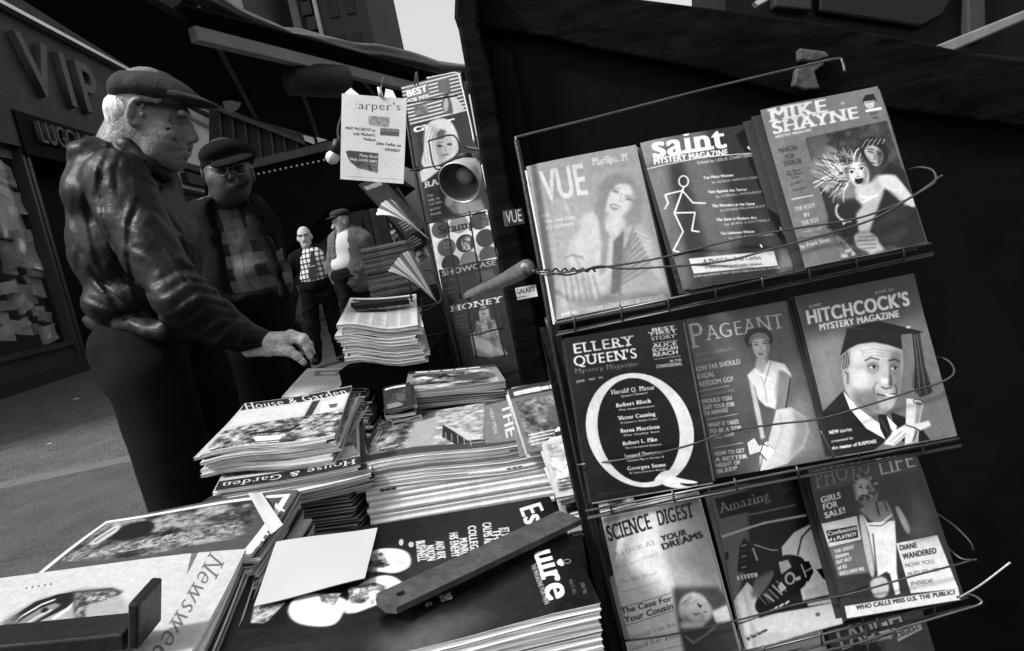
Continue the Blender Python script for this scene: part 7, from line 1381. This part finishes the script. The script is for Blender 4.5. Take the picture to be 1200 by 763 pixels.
# ---- the two men down the street
def far_man(lab, Y, head, tilt, cap_, jacket, shirt, tr, shirt_uv, pose, face, skin):
    r = lambda px, py, dy=0.: at(px, py, Y+dy); hd = r(*head); ft = r(*pose['foot']); ft[2] = 0; m = person(lab, ft)
    F = Field(hd-[.14, .16, .3], hd+[.14, .16, .18], .0085); f = np.array(face, float); f /= np.linalg.norm(f); sd2 = np.cross(f, [0, 0, 1.])
    F.ell(hd+[0, 0, .03], (.078, .09, .1), None, .02); F.ell(hd+f*.02+[0, 0, -.045], (.062, .07, .08), None, .03); F.ell(hd+f*.05+[0, 0, -.1], (.035, .035, .03), None, .02); F.chain([hd+f*.085+[0, 0, .01], hd+f*.108+[0, 0, -.035]], [.012, .018], .012); F.cap(hd+f*.08+sd2*.04+[0, 0, .03], hd+f*.08-sd2*.04+[0, 0, .03], .012, None, .012)
    for s_ in (-1, 1): F.ell(hd+f*.095+sd2*.032*s_+[0, 0, .008], (.02, .02, .014), None, .008, 1); F.ell(hd+sd2*.08*s_+[0, 0, -.01], (.016, .016, .034), None, .008)
    F.ell(hd+f*.1+[0, 0, -.075], (.026, .026, .007), None, .006, 1); F.cap(hd+[0, 0, -.09], hd+[.0, .02, -.22], .058, .065, .03); b = pf(m, 'body', F, skin)
    G = Field(np.array([ft[0]-.5, Y-.4, 0.0]), np.array([ft[0]+.5, Y+.4, hd[2]-.1]), .03); hip = r(*pose['hip']); ch = r(*pose['chest'])
    G.chain([hd+[0, .02, -.2], ch, hip], [.05, .06, .06], .03)
    legs = [(np.array(r(*a)), np.array(r(*b_)), np.array(r(*c_))) for a, b_, c_ in pose['legs']]
    for a, b_, c_ in legs: G.chain([a, b_, c_+[0, 0, .03]], [.07, .05, .04], .03)
    for arm_ in pose['arms']: G.chain([r(*x) for x in arm_], [.05, .04, .035], .03)
    join(b, [G.mesh('limb', skin)])
    for arm_ in pose['arms']:
        if pose.get('hands'): H = Field(r(*arm_[-1])-[.1, .1, .12], r(*arm_[-1])+[.1, .1, .1], .009); w = r(*arm_[-1]); H.ell(w+[0, 0, -.03], (.03, .035, .045), None, .01); [H.cap(w+[-.02+.013*i, -.02, -.06], w+[-.02+.013*i, -.035, -.1], .009, .008, .004) for i in range(4)]; H.cap(w+[.025, -.01, -.03], w+[.035, -.04, -.06], .01, .008, .006); pf(m, 'hand', H, skin)
    F = Field(hip-[.35, .3, hip[2]-.02], hip+[.4, .3, .1], .014); F.ell(hip, (.19, .13, .09), None, .03)
    for a, b_, c_ in legs: F.chain([a, b_, c_+[0, 0, .05]], [.115, .085, .08], .04)
    F.near(lambda P: folds(P, hip, np.array([.3, 0, 1.]), 28, 81, .01), .04); pf(m, 'trousers', F, tr)
    for a, b_, c_ in legs: F = Field(c_-[.12, .22, .03], c_+[.12, .14, .12], .012); F.ell(c_+[0, -.06, .03], (.05, .13, .04), None, .01); pf(m, 'shoe', F, SHOE)
    F = Field(ch-[.3, .25, .45], ch+[.3, .25, .35], .013); F.ell(ch, (.185, .12, .2), None, .05); F.ell(hip+[0, 0, .1], (.18, .125, .12), None, .06); F.cap(hd+[0, .01, -.19], hd+[0, .02, -.22], .06, .07, .02); pf(m, 'shirt', F, shirt, shirt_uv(ch) if shirt_uv else None)
    F = Field(ch-[.5, .35, .6], ch+[.5, .35, .3], .014); F.ell(ch+[0, .02, .02], (.23, .14, .2), None, .05); F.ell(ch+[0, .02, -.22], (.225, .15, .28), None, .06); F.ell(ch+[0, .03, .12], (.2, .1, .07), None, .05)
    for arm_ in pose['arms']: F.chain([r(*x) for x in arm_], [.082, .072, .055], .04)
    F.prism([(r(a, b_)[0], r(a, b_)[2]) for a, b_ in pose['open']], Y-.04, .01)
    F.near(lambda P: folds(P, ch, np.array([.5, 0, .8]), 30, 91, .006), .04); pf(m, 'jacket', F, jacket)
    return m, hd, r, f, sd2
CHK = Art([(0, 0), (100, 0), (100, 100), (0, 100)], 256, 256, .9)
for i in range(9): CHK.line([(i*12+3, 0), (i*12+3, 100)], 3.6, .12, al=.75); CHK.line([(0, i*12+3), (100, i*12+3)], 3.6, .12, al=.75)
M_CHK = CHK.mat('checked_shirt_print', .8)
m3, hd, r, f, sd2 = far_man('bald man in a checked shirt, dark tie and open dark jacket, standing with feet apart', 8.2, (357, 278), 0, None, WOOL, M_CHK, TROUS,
    lambda ch: (lambda P: np.stack([(P[:, 0]-ch[0])/.44+.5, (P[:, 2]-ch[2])/.5+.5], 1)),
    dict(foot=(372, 424), hip=(371, 333), chest=(368, 307), legs=[((362, 338), (366, 380), (371, 424)), ((383, 336, .1), (392, 378, .15), (402, 420, .2))], arms=[((346, 303), (336, 330, .05), (345, 345, .12)), ((388, 299), (397, 318, .1), (391, 334, .14))], open=[(356, 288), (380, 288), (389, 330), (387, 345), (352, 345), (351, 330)]), (.15, -1, -.02), mat('skin_far', .42, .6, .2, 30))
mb = MB(); mb.slab([r(a, b, -.152) for a, b in ((364, 294), (368, 294), (368, 300), (371, 324), (366, 329), (361, 324), (364, 300))][::-1], (0, .012, 0)); part(m3, 'tie', mb, mat('dark_tie', .02, .6))
mb = MB(); mb.box((-.03, 0, -.006), (.03, .006, .006), None, r(366, 312, -.158)); part(m3, 'tie_clip', mb, CHROME)
mb = MB(); 
for s_ in (-1, 1): mb.box((-.026, 0, -.006), (.026, .008, .008), None, hd+f*.1+sd2*.034*s_+np.array([0, 0, .028]))
part(m3, 'eyebrow', mb, SHOE)
F = Field(hd-[.12, .1, .08], hd+[.12, .14, .06], .009); F.ell(hd+[0, .035, -.005], (.088, .075, .055), None, .01); F.ell(hd+[0, -.1, .0], (.2, .11, .2), None, .01, 1); pf(m3, 'hair', F, mat('dark_hair', .03, .6))
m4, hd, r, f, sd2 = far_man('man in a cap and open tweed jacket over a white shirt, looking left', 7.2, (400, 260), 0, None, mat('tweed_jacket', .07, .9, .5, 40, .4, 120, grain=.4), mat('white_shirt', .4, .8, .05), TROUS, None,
    dict(foot=(424, 400), hip=(410, 319), chest=(409, 289), legs=[((403, 325), (411, 368), (420, 408)), ((419, 323, .1), (428, 366, .1), (437, 404, .1))], arms=[((428, 281), (437, 310, .05), (430, 332, -.02)), ((394, 285, .12), (389, 312, .14), (395, 330, .05))], open=[(396, 266), (409, 266), (412, 300), (411, 330), (397, 330)]), (-.75, -.65, -.12), mat('skin_far_shaded', .3, .6, .2, 30))
F = Field(hd-[.17, .17, -.02], hd+[.15, .16, .16], .008); F.ell(hd+[0, 0, .085], (.105, .105, .05), None, .02); F.ell(hd+f*.09+[0, 0, .062], (.07, .07, .012), None, .015); F.ell(hd+[0, 0, .02], (.085, .1, .045), None, .006, 1); pf(m4, 'cap', F, TWEED)
